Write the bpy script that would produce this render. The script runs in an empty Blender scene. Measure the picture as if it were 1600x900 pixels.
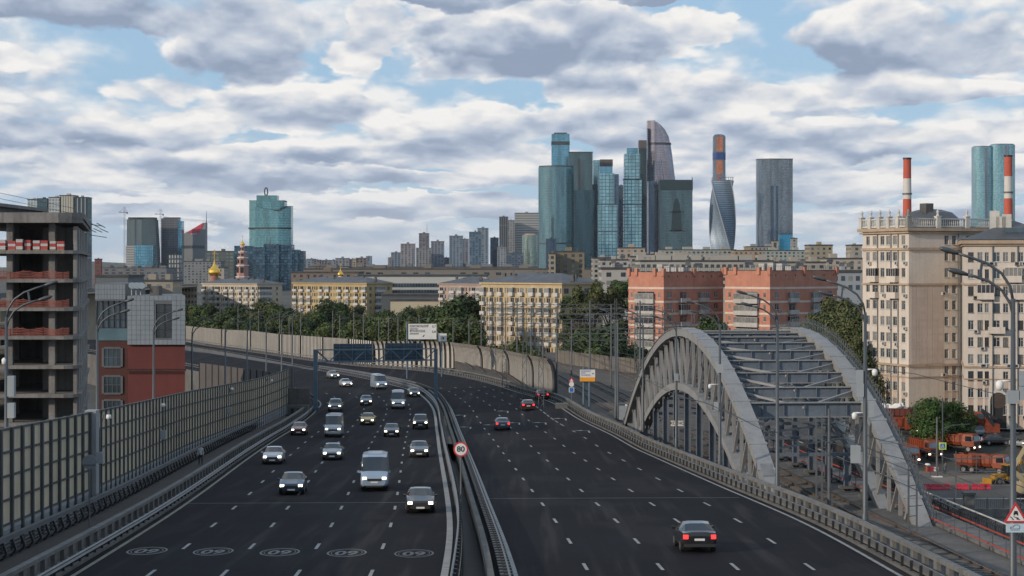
import bpy, math, random
from math import sin, cos, pi, radians, sqrt, atan2, log
from mathutils import Vector, Matrix
random.seed(7)
S = bpy.context.scene
COL = S.collection
HC = 32.0; F = 3000.0; HY = 415.0

# ------------------------------------------------------------------ camera
cd = bpy.data.cameras.new("camera"); cam = bpy.data.objects.new("camera", cd); COL.objects.link(cam)
cam.location = (0, 0, HC); cam.rotation_euler = (radians(90), 0, 0)
cd.sensor_width = 36; cd.lens = F / 1600 * 36; cd.shift_y = -35 / 1600
cd.clip_start = 0.5; cd.clip_end = 60000
S.camera = cam
S.render.engine = 'CYCLES'
S.view_settings.view_transform = 'Standard'; S.view_settings.look = 'None'
S.view_settings.exposure = 0.0; S.view_settings.gamma = 1.0
S.cycles.max_bounces = 6; S.cycles.volume_bounces = 0; S.cycles.transparent_max_bounces = 8

# ------------------------------------------------------------------ world: Nishita sky with a layer of cumulus
SUN_EL = radians(19); SUN_AZ = radians(-122)      # azimuth from +Y, clockwise: behind the camera on the left
wd = bpy.data.worlds.new("World"); S.world = wd; wd.use_nodes = True
nt = wd.node_tree; nt.nodes.clear()
def nod(tree, typ, **kw):
    n = tree.nodes.new(typ)
    for k, v in kw.items(): setattr(n, k, v)
    return n
def lk(tree, a, b): tree.links.new(a, b)
def mth(tree, op, a, b=None, c=None, clamp=False):
    n = tree.nodes.new('ShaderNodeMath'); n.operation = op; n.use_clamp = clamp
    for i, x in enumerate((a, b, c)):
        if x is None: continue
        if isinstance(x, (int, float)): n.inputs[i].default_value = x
        else: tree.links.new(x, n.inputs[i])
    return n.outputs[0]
def mixc(tree, fac, a, b):
    n = tree.nodes.new('ShaderNodeMix'); n.data_type = 'RGBA'
    for i, x in ((0, fac), (6, a), (7, b)):
        if isinstance(x, (int, float)): n.inputs[i].default_value = x
        elif isinstance(x, (tuple, list)): n.inputs[i].default_value = (*x[:3], 1)
        else: tree.links.new(x, n.inputs[i])
    return n.outputs[2]
def sstep(tree, x, lo, hi):
    n = tree.nodes.new('ShaderNodeMapRange'); n.interpolation_type = 'SMOOTHSTEP'
    tree.links.new(x, n.inputs[0]); n.inputs[1].default_value = lo; n.inputs[2].default_value = hi
    return n.outputs[0]
def build_sky():
    t = nt
    tc = nod(t, 'ShaderNodeTexCoord'); sp = nod(t, 'ShaderNodeSeparateXYZ'); lk(t, tc.outputs['Generated'], sp.inputs[0])
    x, y, z = sp.outputs
    r = mth(t, 'SQRT', mth(t, 'ADD', mth(t, 'MULTIPLY', x, x), mth(t, 'ADD', mth(t, 'MULTIPLY', y, y), 1e-5)))
    a = mth(t, 'DIVIDE', x, r); e = mth(t, 'MAXIMUM', mth(t, 'DIVIDE', z, r), 0.0)
    zc = mth(t, 'ADD', e, 0.05)
    def coords(de):
        zz = mth(t, 'ADD', zc, de)
        U = mth(t, 'DIVIDE', mth(t, 'MULTIPLY', a, 6.6), mth(t, 'POWER', zz, .12)); V = mth(t, 'MULTIPLY', mth(t, 'LOGARITHM', zz, 2.718), 2.5)
        c = nod(t, 'ShaderNodeCombineXYZ'); lk(t, U, c.inputs[0]); lk(t, V, c.inputs[1]); lk(t, mth(t, 'MULTIPLY', y, .6), c.inputs[2])
        return c.outputs[0]
    def fbm(vec, scale, det, rough=.55, out='Fac'):
        n = nod(t, 'ShaderNodeTexNoise'); n.inputs['Scale'].default_value = scale; n.inputs['Detail'].default_value = det; n.inputs['Roughness'].default_value = rough
        n.inputs['Distortion'].default_value = 0.1
        lk(t, vec, n.inputs['Vector']); return n.outputs[out]
    c0 = coords(0.0); c1 = coords(0.0075)
    def puffs(vec):
        wp = fbm(vec, 2.2, 4, .55, 'Color'); q = nod(t, 'ShaderNodeVectorMath', operation='SCALE'); lk(t, wp, q.inputs[0]); q.inputs['Scale'].default_value = .55
        ad = nod(t, 'ShaderNodeVectorMath', operation='ADD'); lk(t, vec, ad.inputs[0]); lk(t, q.outputs[0], ad.inputs[1]); tot = None
        for sc, w in ((1.9, .42), (5.2, .17)):
            v = nod(t, 'ShaderNodeTexVoronoi'); v.feature = 'F1'; v.inputs['Scale'].default_value = sc
            lk(t, ad.outputs[0], v.inputs['Vector']); k = mth(t, 'MULTIPLY', mth(t, 'SUBTRACT', .45, v.outputs['Distance']), w)
            tot = k if tot is None else mth(t, 'ADD', tot, k)
        return tot
    # ragged edges: warp the cloud layout with two scales of noise
    ws = nod(t, 'ShaderNodeSeparateColor'); lk(t, fbm(c0, .9, 6, .6, 'Color'), ws.inputs[0])
    aw = mth(t, 'ADD', a, mth(t, 'MULTIPLY', mth(t, 'SUBTRACT', ws.outputs[0], .5), .10))
    ew = mth(t, 'ADD', e, mth(t, 'MULTIPLY', mth(t, 'SUBTRACT', ws.outputs[1], .5), .045))
    def clouds(lst):
        """sum of the clouds' bodies, and how deep in its own shade each point lies (bases dark, tops lit)"""
        tot = dk = None
        for (px, py, rx, ry, d) in lst:
            cx = (px - 800) / F; cz = (HY - py) / F
            u = mth(t, 'MULTIPLY', mth(t, 'SUBTRACT', aw, cx), F / (rx * 1.15)); v = mth(t, 'MULTIPLY', mth(t, 'SUBTRACT', ew, cz), F / (ry * 1.2))
            g = sstep(t, mth(t, 'SUBTRACT', 1.0, mth(t, 'ADD', mth(t, 'MULTIPLY', u, u), mth(t, 'MULTIPLY', v, v))), 0, .9)
            h = mth(t, 'MULTIPLY', mth(t, 'MULTIPLY', g, d), mth(t, 'SUBTRACT', .62, mth(t, 'MULTIPLY', v, .62)))
            tot = g if tot is None else mth(t, 'ADD', tot, g); dk = h if dk is None else mth(t, 'ADD', dk, h)
        return tot, mth(t, 'DIVIDE', dk, mth(t, 'MAXIMUM', tot, .45))
    bm = fbm(c0, 5.0, 5, .6)
    def ramp(sh, cols):
        cr = nod(t, 'ShaderNodeValToRGB'); lk(t, sh, cr.inputs[0]); el = cr.color_ramp.elements
        el[0].position = cols[0][0]; el[0].color = (*cols[0][1], 1); el[1].position = cols[-1][0]; el[1].color = (*cols[-1][1], 1)
        for p, c in cols[1:-1]:
            k = el.new(p); k.color = (*c, 1)
        return cr.outputs[0]
    COLS = [(.02, (9.3, 9.1, 8.85)), (.24, (7.8, 7.85, 8.0)), (.50, (5.6, 6.15, 7.05)), (.76, (3.9, 4.6, 5.85)), (1.0, (3.0, 3.65, 4.9))]
    def layer(sh3, scale, base, dens, dark, amp, lo, hi, hl=1.0):
        """a sheet of cumulus: sh3 shifts the pattern so that sheets differ"""
        def den(vec, det):
            v = nod(t, 'ShaderNodeVectorMath', operation='ADD'); lk(t, vec, v.inputs[0]); v.inputs[1].default_value = sh3
            return mth(t, 'ADD', fbm(v.outputs[0], scale, det, .55), puffs(v.outputs[0]))
        b0 = den(c0, 9); b1 = den(c1, 6)
        D = mth(t, 'ADD', b0, base)
        if dens is not None: D = mth(t, 'ADD', D, dens)
        al = sstep(t, D, lo, hi)
        relief = mth(t, 'MULTIPLY', mth(t, 'SUBTRACT', b1, b0), 2.7)
        thick = mth(t, 'MULTIPLY', mth(t, 'SUBTRACT', D, lo + .10), amp)
        q = mth(t, 'ADD', mth(t, 'ADD', relief, thick), mth(t, 'MULTIPLY', mth(t, 'SUBTRACT', bm, .5), .25))
        if dark is not None: q = mth(t, 'ADD', q, dark)
        return al, ramp(mth(t, 'ADD', q, .085, clamp=True), COLS)
    body_, shade_ = clouds(CLOUDS)
    body_ = mth(t, 'MINIMUM', body_, 1.0)
    hz = mth(t, 'MULTIPLY', mth(t, 'SUBTRACT', 1.0, sstep(t, e, 0.0, 0.08)), .10)
    a1, k1 = layer((3.7, 1.3, 2.0), 1.3, mth(t, 'ADD', hz, .03), None, .14, .8, .42, .66)
    a2, k2 = layer((0, 0, 0), .78, -.10, mth(t, 'MULTIPLY', body_, .34), shade_, .35, .46, .575)
    sky = nod(t, 'ShaderNodeTexSky'); sky.sky_type = 'NISHITA'; sky.sun_disc = False
    sky.sun_elevation = SUN_EL; sky.sun_rotation = SUN_AZ; sky.air_density = 1.0; sky.dust_density = .3; sky.ozone_density = 1.0
    # the blue seen between the clouds: Nishita's light carried towards the cooler blue of the photograph
    blue = mixc(t, .80, sky.outputs[0], (3.6, 5.6, 7.9))
    col = mixc(t, a2, mixc(t, mth(t, 'MULTIPLY', a1, .93), blue, k1), k2)
    hf = mth(t, 'MULTIPLY', mth(t, 'SUBTRACT', 1.0, sstep(t, e, -.01, 0.06)), .58)
    col = mixc(t, hf, col, (6.1, 6.7, 7.4))
    bg = nod(t, 'ShaderNodeBackground'); bg.inputs[1].default_value = .10
    lk(t, col, bg.inputs[0])
    o = nod(t, 'ShaderNodeOutputWorld'); lk(t, bg.outputs[0], o.inputs[0])
CLOUDS = [(960, 132, 120, 34, .3), (1120, 40, 50, 30, .2), (720, 100, 60, 20, .15), (110, 8, 340, 40, 1.0), (395, 62, 150, 58, .85), (60, 98, 100, 28, .1), (592, 50, 46, 50, .3), (860, 50, 220, 66, .8), (1430, 62, 230, 60, .75), (1320, 140, 180, 36, .3), (830, -8, 420, 14, 1.0),
          (140, 212, 240, 52, .95), (240, 140, 150, 40, .1), (450, 165, 180, 44, .3), (740, 205, 170, 42, .25), (620, 250, 310, 20, .6), (1000, 200, 150, 48, .4), (1120, 158, 100, 50, .3), (1250, 222, 220, 42, .65),
          (960, 270, 270, 32, .5), (200, 275, 260, 26, .3), (500, 290, 300, 20, .55), (1400, 290, 300, 30, .5), (1450, 150, 160, 22, .3), (1540, 232, 120, 36, .2), (250, 325, 420, 18, .5), (850, 330, 520, 18, .45), (1350, 345, 380, 20, .4)]
build_sky()
wd.cycles.sampling_method = 'MANUAL'; wd.cycles.sample_map_resolution = 1024
sd = bpy.data.lights.new("sun", 'SUN'); sun = bpy.data.objects.new("sun", sd); COL.objects.link(sun)
sd.energy = 3.4; sd.angle = radians(0.6); sd.color = (1.0, .84, .66)
sdir = Vector((sin(SUN_AZ) * cos(SUN_EL), cos(SUN_AZ) * cos(SUN_EL), sin(SUN_EL)))
sun.rotation_euler = (-sdir).to_track_quat('-Z', 'Y').to_euler(); sun.location = (0, 0, 300)

# ------------------------------------------------------------------ helpers
def W(px, py, Z): return Vector(((px - 800) / F * Z, Z, HC - (py - HY) / F * Z))
def X_(px, Z): return (px - 800) / F * Z
def Z_(py, Z): return HC - (py - HY) / F * Z

MATS = {}
def mat(name, col, rough=.75, metal=0.0, var=.18, scale=.5, bump=0.0, bscale=8.0, emit=0, streak=0.0, spec=.5, fine=0.0, dirt=None):
    if name in MATS: return MATS[name]
    m = bpy.data.materials.new(name); m.use_nodes = True; MATS[name] = m
    t = m.node_tree; b = t.nodes['Principled BSDF']
    b.inputs['Roughness'].default_value = rough; b.inputs['Metallic'].default_value = metal; b.inputs['Specular IOR Level'].default_value = spec
    tc = nod(t, 'ShaderNodeTexCoord')
    n = nod(t, 'ShaderNodeTexNoise'); n.inputs['Scale'].default_value = scale; n.inputs['Detail'].default_value = 5; n.inputs['Roughness'].default_value = .6
    lk(t, tc.outputs['Object'], n.inputs['Vector'])
    f = sstep(t, n.outputs['Fac'], .3, .7)
    c1 = tuple(max(0, c * (1 - var)) for c in col); c2 = tuple(min(1, c * (1 + var)) for c in col)
    out = mixc(t, f, c1, c2)
    if fine:
        n2 = nod(t, 'ShaderNodeTexNoise'); n2.inputs['Scale'].default_value = scale * 14; n2.inputs['Detail'].default_value = 3
        lk(t, tc.outputs['Object'], n2.inputs['Vector'])
        out = mixc(t, mth(t, 'MULTIPLY', sstep(t, n2.outputs['Fac'], .35, .75), fine), out, tuple(c * .45 for c in col))
    if streak:
        mp = nod(t, 'ShaderNodeMapping'); mp.inputs['Scale'].default_value = (1.6, 1.6, .07); lk(t, tc.outputs['Object'], mp.inputs[0])
        n3 = nod(t, 'ShaderNodeTexNoise'); n3.inputs['Scale'].default_value = 1.0; n3.inputs['Detail'].default_value = 6; lk(t, mp.outputs[0], n3.inputs['Vector'])
        out = mixc(t, mth(t, 'MULTIPLY', sstep(t, n3.outputs['Fac'], .45, .75), streak), out, dirt or tuple(c * .4 for c in col))
    lk(t, out, b.inputs['Base Color'])
    if bump:
        n4 = nod(t, 'ShaderNodeTexNoise'); n4.inputs['Scale'].default_value = bscale; n4.inputs['Detail'].default_value = 4
        lk(t, tc.outputs['Object'], n4.inputs['Vector'])
        bp = nod(t, 'ShaderNodeBump'); bp.inputs['Strength'].default_value = bump; bp.inputs['Distance'].default_value = .05
        lk(t, n4.outputs['Fac'], bp.inputs['Height']); lk(t, bp.outputs[0], b.inputs['Normal'])
    if emit:
        b.inputs['Emission Color'].default_value = (*col, 1); b.inputs['Emission Strength'].default_value = emit
    return m
def gridmat(name, glass, frame, pw, ph, mort=.12, gm=.8, gr=.12, var=.12, fr=.5, band=0, bandcol=None, wob=.003, fm=.3):
    """curtain wall: panes pw x ph metres from the UV map (u, v in metres), with frame lines between"""
    if name in MATS: return MATS[name]
    m = bpy.data.materials.new(name); m.use_nodes = True; MATS[name] = m
    t = m.node_tree; b = t.nodes['Principled BSDF']
    uv = nod(t, 'ShaderNodeUVMap')
    br = nod(t, 'ShaderNodeTexBrick'); br.offset = 0.0; br.squash = 1.0
    br.inputs['Scale'].default_value = 1.0; br.inputs['Brick Width'].default_value = pw; br.inputs['Row Height'].default_value = ph
    br.inputs['Mortar Size'].default_value = mort; br.inputs['Mortar Smooth'].default_value = .0; br.inputs['Bias'].default_value = 0
    br.inputs['Color1'].default_value = (0, 0, 0, 1); br.inputs['Color2'].default_value = (1, 1, 1, 1); br.inputs['Mortar'].default_value = (.5, .5, .5, 1)
    lk(t, uv.outputs[0], br.inputs['Vector'])
    sc = nod(t, 'ShaderNodeSeparateColor'); lk(t, br.outputs['Color'], sc.inputs[0])
    g = mixc(t, sc.outputs[0], tuple(c * (1 - var) for c in glass), tuple(min(1, c * (1 + var)) for c in glass))
    # large, soft colour differences: zones of blinds, and painted reflections of neighbouring towers
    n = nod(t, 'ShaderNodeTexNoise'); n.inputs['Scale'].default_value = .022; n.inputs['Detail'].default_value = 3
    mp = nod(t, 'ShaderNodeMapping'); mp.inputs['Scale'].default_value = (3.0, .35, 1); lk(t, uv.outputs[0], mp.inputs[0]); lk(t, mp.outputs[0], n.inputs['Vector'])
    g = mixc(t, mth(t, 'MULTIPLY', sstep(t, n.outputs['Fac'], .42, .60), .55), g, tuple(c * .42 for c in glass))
    if band:
        sx = nod(t, 'ShaderNodeSeparateXYZ'); lk(t, uv.outputs[0], sx.inputs[0])
        md = mth(t, 'MODULO', sx.outputs[1], band); g = mixc(t, mth(t, 'LESS_THAN', md, band * .38), g, bandcol)
    c = mixc(t, br.outputs['Fac'], g, frame)
    lk(t, c, b.inputs['Base Color'])
    lk(t, mth(t, 'ADD', mth(t, 'MULTIPLY', br.outputs['Fac'], fm - gm), gm), b.inputs['Metallic'])
    lk(t, mth(t, 'ADD', mth(t, 'MULTIPLY', br.outputs['Fac'], fr - gr), gr), b.inputs['Roughness'])
    # each pane sits at a slightly different angle
    geo = nod(t, 'ShaderNodeNewGeometry')
    vm = nod(t, 'ShaderNodeVectorMath', operation='SUBTRACT'); 
    wn = nod(t, 'ShaderNodeTexWhiteNoise'); wn.noise_dimensions = '2D'
    sn = nod(t, 'ShaderNodeVectorMath', operation='DIVIDE'); lk(t, uv.outputs[0], sn.inputs[0]); sn.inputs[1].default_value = (pw, ph, 1)
    fl = nod(t, 'ShaderNodeVectorMath', operation='FLOOR'); lk(t, sn.outputs[0], fl.inputs[0]); lk(t, fl.outputs[0], wn.inputs['Vector'])
    lk(t, wn.outputs['Color'], vm.inputs[0]); vm.inputs[1].default_value = (.5, .5, .5)
    sl = nod(t, 'ShaderNodeVectorMath', operation='SCALE'); lk(t, vm.outputs[0], sl.inputs[0]); sl.inputs['Scale'].default_value = wob * 4
    ad = nod(t, 'ShaderNodeVectorMath', operation='ADD'); lk(t, geo.outputs['Normal'], ad.inputs[0]); lk(t, sl.outputs[0], ad.inputs[1])
    nm = nod(t, 'ShaderNodeVectorMath', operation='NORMALIZE'); lk(t, ad.outputs[0], nm.inputs[0]); lk(t, nm.outputs[0], b.inputs['Normal'])
    return m

class MB:
    def __init__(s): s.v = []; s.f = []; s.m = []; s.u = []
    def face(s, pts, m=0, uv=None):
        i = len(s.v); s.v += [tuple(p) for p in pts]; s.f.append(tuple(range(i, i + len(pts)))); s.m.append(m); s.u.append(uv)
    def box(s, x0, y0, z0, x1, y1, z1, m=0):
        i = len(s.v)
        s.v += [(x0, y0, z0), (x1, y0, z0), (x1, y1, z0), (x0, y1, z0), (x0, y0, z1), (x1, y0, z1), (x1, y1, z1), (x0, y1, z1)]
        for q in ((0, 3, 2, 1), (4, 5, 6, 7), (0, 1, 5, 4), (1, 2, 6, 5), (2, 3, 7, 6), (3, 0, 4, 7)):
            s.f.append(tuple(i + k for k in q)); s.m.append(m); s.u.append(None)
        return s
    def beam(s, p, q, w, h=None, m=0, up=(0, 0, 1)):
        h = h or w; p = Vector(p); q = Vector(q); d = (q - p)
        if d.length < 1e-6: return s
        d.normalize(); u = Vector(up)
        if abs(d.dot(u)) > .98: u = Vector((1, 0, 0))
        sx = d.cross(u).normalized() * w / 2; sz = sx.cross(d).normalized() * h / 2
        i = len(s.v)
        for c in (p, q):
            for a, b in ((-1, -1), (1, -1), (1, 1), (-1, 1)): s.v.append(tuple(c + sx * a + sz * b))
        for k in ((0, 1, 2, 3), (7, 6, 5, 4), (0, 4, 5, 1), (1, 5, 6, 2), (2, 6, 7, 3), (3, 7, 4, 0)):
            s.f.append(tuple(i + j for j in k)); s.m.append(m); s.u.append(None)
        return s
    def tube(s, pts, rs, n=8, m=0, cap=True):
        pts = [Vector(p) for p in pts]
        if not isinstance(rs, (list, tuple)): rs = [rs] * len(pts)
        base = len(s.v); ref = None
        for k, p in enumerate(pts):
            d = (pts[min(k + 1, len(pts) - 1)] - pts[max(k - 1, 0)]).normalized()
            if ref is None: ref = Vector((1, 0, 0)) if abs(d.x) < .8 else Vector((0, 1, 0))
            a = d.cross(ref).normalized(); b = d.cross(a).normalized(); ref = -b if False else ref
            for j in range(n):
                an = 2 * pi * j / n; s.v.append(tuple(p + (a * cos(an) + b * sin(an)) * rs[k]))
        for k in range(len(pts) - 1):
            for j in range(n):
                j2 = (j + 1) % n
                s.f.append((base + k * n + j, base + k * n + j2, base + (k + 1) * n + j2, base + (k + 1) * n + j)); s.m.append(m); s.u.append(None)
        if cap:
            s.f.append(tuple(base + j for j in range(n))[::-1]); s.m.append(m); s.u.append(None)
            e = base + (len(pts) - 1) * n; s.f.append(tuple(e + j for j in range(n))); s.m.append(m); s.u.append(None)
        return s
    def loft(s, rings, m=0, closed=True, cap=True, uvlen=True, capm=None):
        """rings: equal length lists of 3D points, UV u = running length, v = z"""
        us = []
        n = len(rings[0])
        u = [0]
        for j in range(n): u.append(u[-1] + (Vector(rings[0][(j + 1) % n]) - Vector(rings[0][j])).length)
        for k in range(len(rings) - 1):
            A, B = rings[k], rings[k + 1]
            for j in range(n if closed else n - 1):
                j2 = (j + 1) % n
                s.face([A[j], A[j2], B[j2], B[j]], m, [(u[j], A[j][2]), (u[j + 1], A[j2][2]), (u[j + 1], B[j2][2]), (u[j], B[j][2])])
        if cap and closed:
            s.face(list(rings[-1]), m if capm is None else capm); s.face(list(rings[0])[::-1], m if capm is None else capm)
        return s
    def prism(s, poly, z0, z1, m=0, capm=None):
        return s.loft([[(x, y, z0) for x, y in poly], [(x, y, z1) for x, y in poly]], m, capm=capm)
    def xf(s, M):
        s.v = [tuple(M @ Vector(p)) for p in s.v]; return s
    def mesh(s, name, mats, smooth=False):
        me = bpy.data.meshes.new(name); me.from_pydata(s.v, [], s.f)
        if not isinstance(mats, (list, tuple)): mats = [mats]
        for k in mats: me.materials.append(k)
        if len(mats) > 1: me.polygons.foreach_set('material_index', s.m)
        if any(u is not None for u in s.u):
            ul = me.uv_layers.new(name='UVMap'); fl = []
            for f, u in zip(s.f, s.u):
                for k in range(len(f)): fl += list(u[k]) if u is not None else (0, 0)
            ul.data.foreach_set('uv', fl)
        if smooth: me.shade_smooth()
        me.update(); return me
    def build(s, name, mats, parent=None, loc=None, smooth=False, kind=None):
        return put(name, s.mesh(name, mats, smooth), parent, loc, kind=kind)
def put(name, me, parent=None, loc=None, rotz=0, scale=None, kind=None, label=None):
    o = bpy.data.objects.new(name, me); COL.objects.link(o)
    if parent is not None: o.parent = parent
    if loc is not None: o.location = loc
    if rotz: o.rotation_euler.z = rotz
    if scale is not None: o.scale = scale if isinstance(scale, (tuple, list)) else (scale,) * 3
    if kind: o['kind'] = kind
    if label: o['label'] = label
    return o
def tag(o, label, cat, group=None, kind=None):
    o['label'] = label; o['category'] = cat
    if group: o['group'] = group
    if kind: o['kind'] = kind
    return o
def thing(name, label, cat, loc=(0, 0, 0), rotz=0, group=None, scale=None):
    o = bpy.data.objects.new(name, None); COL.objects.link(o); o.location = loc; o.rotation_euler.z = rotz; o.empty_display_size = .5
    if scale: o.scale = (scale,) * 3
    return tag(o, label, cat, group)
def copy_tree(o, loc=None, rotz=None, label=None, group=None, parent=None, scale=None):
    c = o.copy(); COL.objects.link(c)
    if parent is not None: c.parent = parent; c.matrix_parent_inverse = o.matrix_parent_inverse
    if loc is not None: c.location = loc
    if rotz is not None: c.rotation_euler.z = rotz
    if scale is not None: c.scale = (scale,) * 3 if not isinstance(scale, (tuple, list)) else scale
    if label: c['label'] = label
    if group: c['group'] = group
    for ch in list(o.children): copy_tree(ch, parent=c)
    return c
def setting(name, mb, mats, smooth=False):
    o = mb.build(name, mats, smooth=smooth); o['kind'] = 'structure'; return o
ORD = ['first', 'second', 'third', 'fourth', 'fifth', 'sixth', 'seventh', 'eighth', 'ninth', 'tenth', 'eleventh', 'twelfth', 'thirteenth', 'fourteenth', 'fifteenth', 'sixteenth', 'seventeenth', 'eighteenth', 'nineteenth', 'twentieth']
ORD += ['twenty ' + o for o in ORD[:9]] + ['thirtieth'] + ['thirty ' + o for o in ORD[:9]]
def interp(tab, x):
    if x <= tab[0][0]:
        (x0, y0), (x1, y1) = tab[0], tab[1]; return y0 + (y1 - y0) * (x - x0) / (x1 - x0)
    for (x0, y0), (x1, y1) in zip(tab, tab[1:]):
        if x <= x1: return y0 + (y1 - y0) * (x - x0) / (x1 - x0)
    (x0, y0), (x1, y1) = tab[-2], tab[-1]; return y0 + (y1 - y0) * (x - x0) / (x1 - x0)
class Curve:
    """smooth X(Z) through a table"""
    def __init__(s, tab):
        s.t = tab; n = len(tab); s.m = []
        for i in range(n):
            a = tab[max(i - 1, 0)]; b = tab[min(i + 1, n - 1)]; s.m.append((b[1] - a[1]) / (b[0] - a[0]))
    def __call__(s, x):
        t = s.t
        if x <= t[0][0]: return t[0][1] + s.m[0] * (x - t[0][0])
        if x >= t[-1][0]: return t[-1][1] + s.m[-1] * (x - t[-1][0])
        for i in range(len(t) - 1):
            if x <= t[i + 1][0]:
                h = t[i + 1][0] - t[i][0]; u = (x - t[i][0]) / h
                return ((2 * u**3 - 3 * u**2 + 1) * t[i][1] + (u**3 - 2 * u**2 + u) * h * s.m[i] + (-2 * u**3 + 3 * u**2) * t[i + 1][1] + (u**3 - u**2) * h * s.m[i + 1])
# ------------------------------------------------------------------ materials
asph = mat('asphalt', (.0095, .0095, .0125), .85, var=.2, scale=.09, fine=.2, bump=.2, bscale=30, spec=.08)
def _wear(m):
    t = m.node_tree; b = t.nodes['Principled BSDF']; src = b.inputs['Base Color'].links[0].from_socket; tc = nod(t, 'ShaderNodeTexCoord')
    for sc, lo, hi, amt, c in (((1.1, .012, 1), .5, .72, .7, (.036, .034, .036)), ((2.3, .03, 1), .55, .8, .65, (.005, .005, .007)), ((.16, .05, 1), .56, .60, .45, (.022, .021, .023)), ((.5, .5, .5), .66, .72, .5, (.007, .007, .008))):
        mp = nod(t, 'ShaderNodeMapping'); mp.inputs['Scale'].default_value = sc; mp.inputs['Rotation'].default_value = (0, 0, .05); lk(t, tc.outputs['Object'], mp.inputs[0])
        n = nod(t, 'ShaderNodeTexNoise'); n.inputs['Scale'].default_value = 1.0; n.inputs['Detail'].default_value = 4; lk(t, mp.outputs[0], n.inputs['Vector'])
        src = mixc(t, mth(t, 'MULTIPLY', sstep(t, n.outputs['Fac'], lo, hi), amt), src, c)
    lk(t, src, b.inputs['Base Color'])
_wear(asph)
conc = mat('concrete', (.13, .13, .127), .85, var=.2, scale=.35, fine=.35, streak=.5, bump=.15)
concd = mat('dark concrete', (.10, .096, .092), .88, var=.25, scale=.3, fine=.4, streak=.5, bump=.15)
rawc = mat('raw concrete', (.185, .18, .175), .9, var=.22, scale=.25, fine=.35, streak=.55, bump=.2)
walkm = mat('walkway asphalt', (.05, .042, .037), .9, var=.15, scale=.4, fine=.4)
paint = mat('road paint', (.24, .24, .235), .6, var=.25, scale=1.3, fine=.6)
painty = mat('worn yellowish paint', (.13, .125, .095), .6, var=.3, scale=1.1, fine=.7)
galv = mat('galvanised steel', (.13, .135, .145), .5, .35, var=.15, scale=.6, fine=.25)
dsteel = mat('dark steel', (.028, .031, .036), .55, .3, var=.2, scale=.8)
gsteel = mat('grey painted steel', (.10, .11, .12), .55, .2, var=.15, scale=.7, fine=.25)
arch_m = mat('pale grey bridge paint', (.225, .23, .235), .6, .05, var=.08, scale=.6, fine=.25, streak=.3, dirt=(.125, .11, .095))
arch_b = mat('blue grey bridge paint', (.115, .14, .175), .6, .05, var=.15, scale=.3, fine=.25, streak=.3)
gravel = mat('ballast', (.075, .065, .058), .95, var=.3, scale=.8, fine=.6, bump=.6, bscale=14)
soil = mat('city ground', (.06, .06, .052), .95, var=.35, scale=.01, fine=.5)
grass = mat('green ground', (.045, .06, .025), .95, var=.35, scale=.05, fine=.5)
rust = mat('rusty rail', (.13, .085, .06), .5, .4, var=.2)
white = mat('white paint', (.62, .62, .61), .55, var=.06)
black = mat('black paint', (.012, .012, .013), .5)
redp = mat('sign red', (.50, .03, .035), .5, var=.08)
bluep = mat('sign blue', (.03, .12, .42), .5, var=.08)
orangep = mat('sign orange', (.75, .30, .015), .5, var=.08)

# ------------------------------------------------------------------ the run of the highway: X(Z) of its four edge lines, and its height
LE = Curve([(40, -18.4), (87, -19.9), (124, -21.4), (187.5, -25), (232, -27), (272, -28), (300, -30), (332, -36.5), (352, -42), (395, -55), (440, -73), (500, -100), (600, -148)])
LM = Curve([(40, -2.6), (87, -3.07), (108, -3.5), (131, -4.4), (191, -7.2), (235, -9.2), (280, -11.5), (318, -14.8), (340, -18), (388, -31), (432, -47.5), (470, -63), (545, -92), (640, -130)])
RM = Curve([(40, 1.2), (87, .06), (127, -1.6), (183, -4.1), (257, -7.7), (302, -10.6), (331, -13.4), (361, -19.3), (401, -32), (432, -45), (480, -62), (556, -89), (640, -122)])
RE = Curve([(40, 17.7), (87.5, 17.6), (113, 17.2), (142, 15.5), (212, 11.3), (245, 8.5), (283, 5.6), (325, .1), (350, -3.4), (375, -8.4), (395, -14.5), (410, -21.9), (425, -33), (455, -47.5), (500, -65), (585, -95), (640, -115)])
DI = [(-60, 7.9), (0, 10.4), (230, 20.04), (255, 20.6), (280, 20.95), (330, 21.9), (400, 22.7), (480, 23.5), (560, 24.2), (700, 25)]
DO = [(-60, 7.9), (0, 10.4), (190, 18.36), (212, 18.9), (245, 19.6), (283, 20.1), (325, 21.2), (375, 22.1), (425, 22.4), (500, 23), (585, 24.2), (700, 25)]
DIC = Curve(DI); DOC = Curve(DO)
def road_z(X, Z):
    a, b = LM(Z), RE(Z); t = min(1, max(0, (X - a) / (b - a)))
    return HC - (DIC(Z) * (1 - t) + DOC(Z) * t)
def off(cv, Z, o):
    """point at sideways distance o from a guide line"""
    d = (cv(Z + 1) - cv(Z - 1)) / 2; L = sqrt(1 + d * d)
    return cv(Z) + o / L, Z - o * d / L
def rp(cv, Z, o, h=0.0):
    x, y = off(cv, Z, o); return Vector((x, y, road_z(x, y) + h))
def zs(Z0, Z1, st):
    n = max(1, int(round((Z1 - Z0) / st))); return [Z0 + (Z1 - Z0) * i / n for i in range(n + 1)]
def sweep(mb, cv, prof, Z0, Z1, st=4, m=0, close=True):
    rings = [[rp(cv, Z, o, h) for o, h in prof] for Z in zs(Z0, Z1, st)]
    n = len(prof)
    for A, B in zip(rings, rings[1:]):
        for j in range(n if close else n - 1):
            j2 = (j + 1) % n; mb.face([A[j], A[j2], B[j2], B[j]], m)
    if close: mb.face(rings[0][::-1], m); mb.face(rings[-1], m)
    return mb
def rect(o0, h0, o1, h1): return [(o0, h0), (o1, h0), (o1, h1), (o0, h1)]
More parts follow.
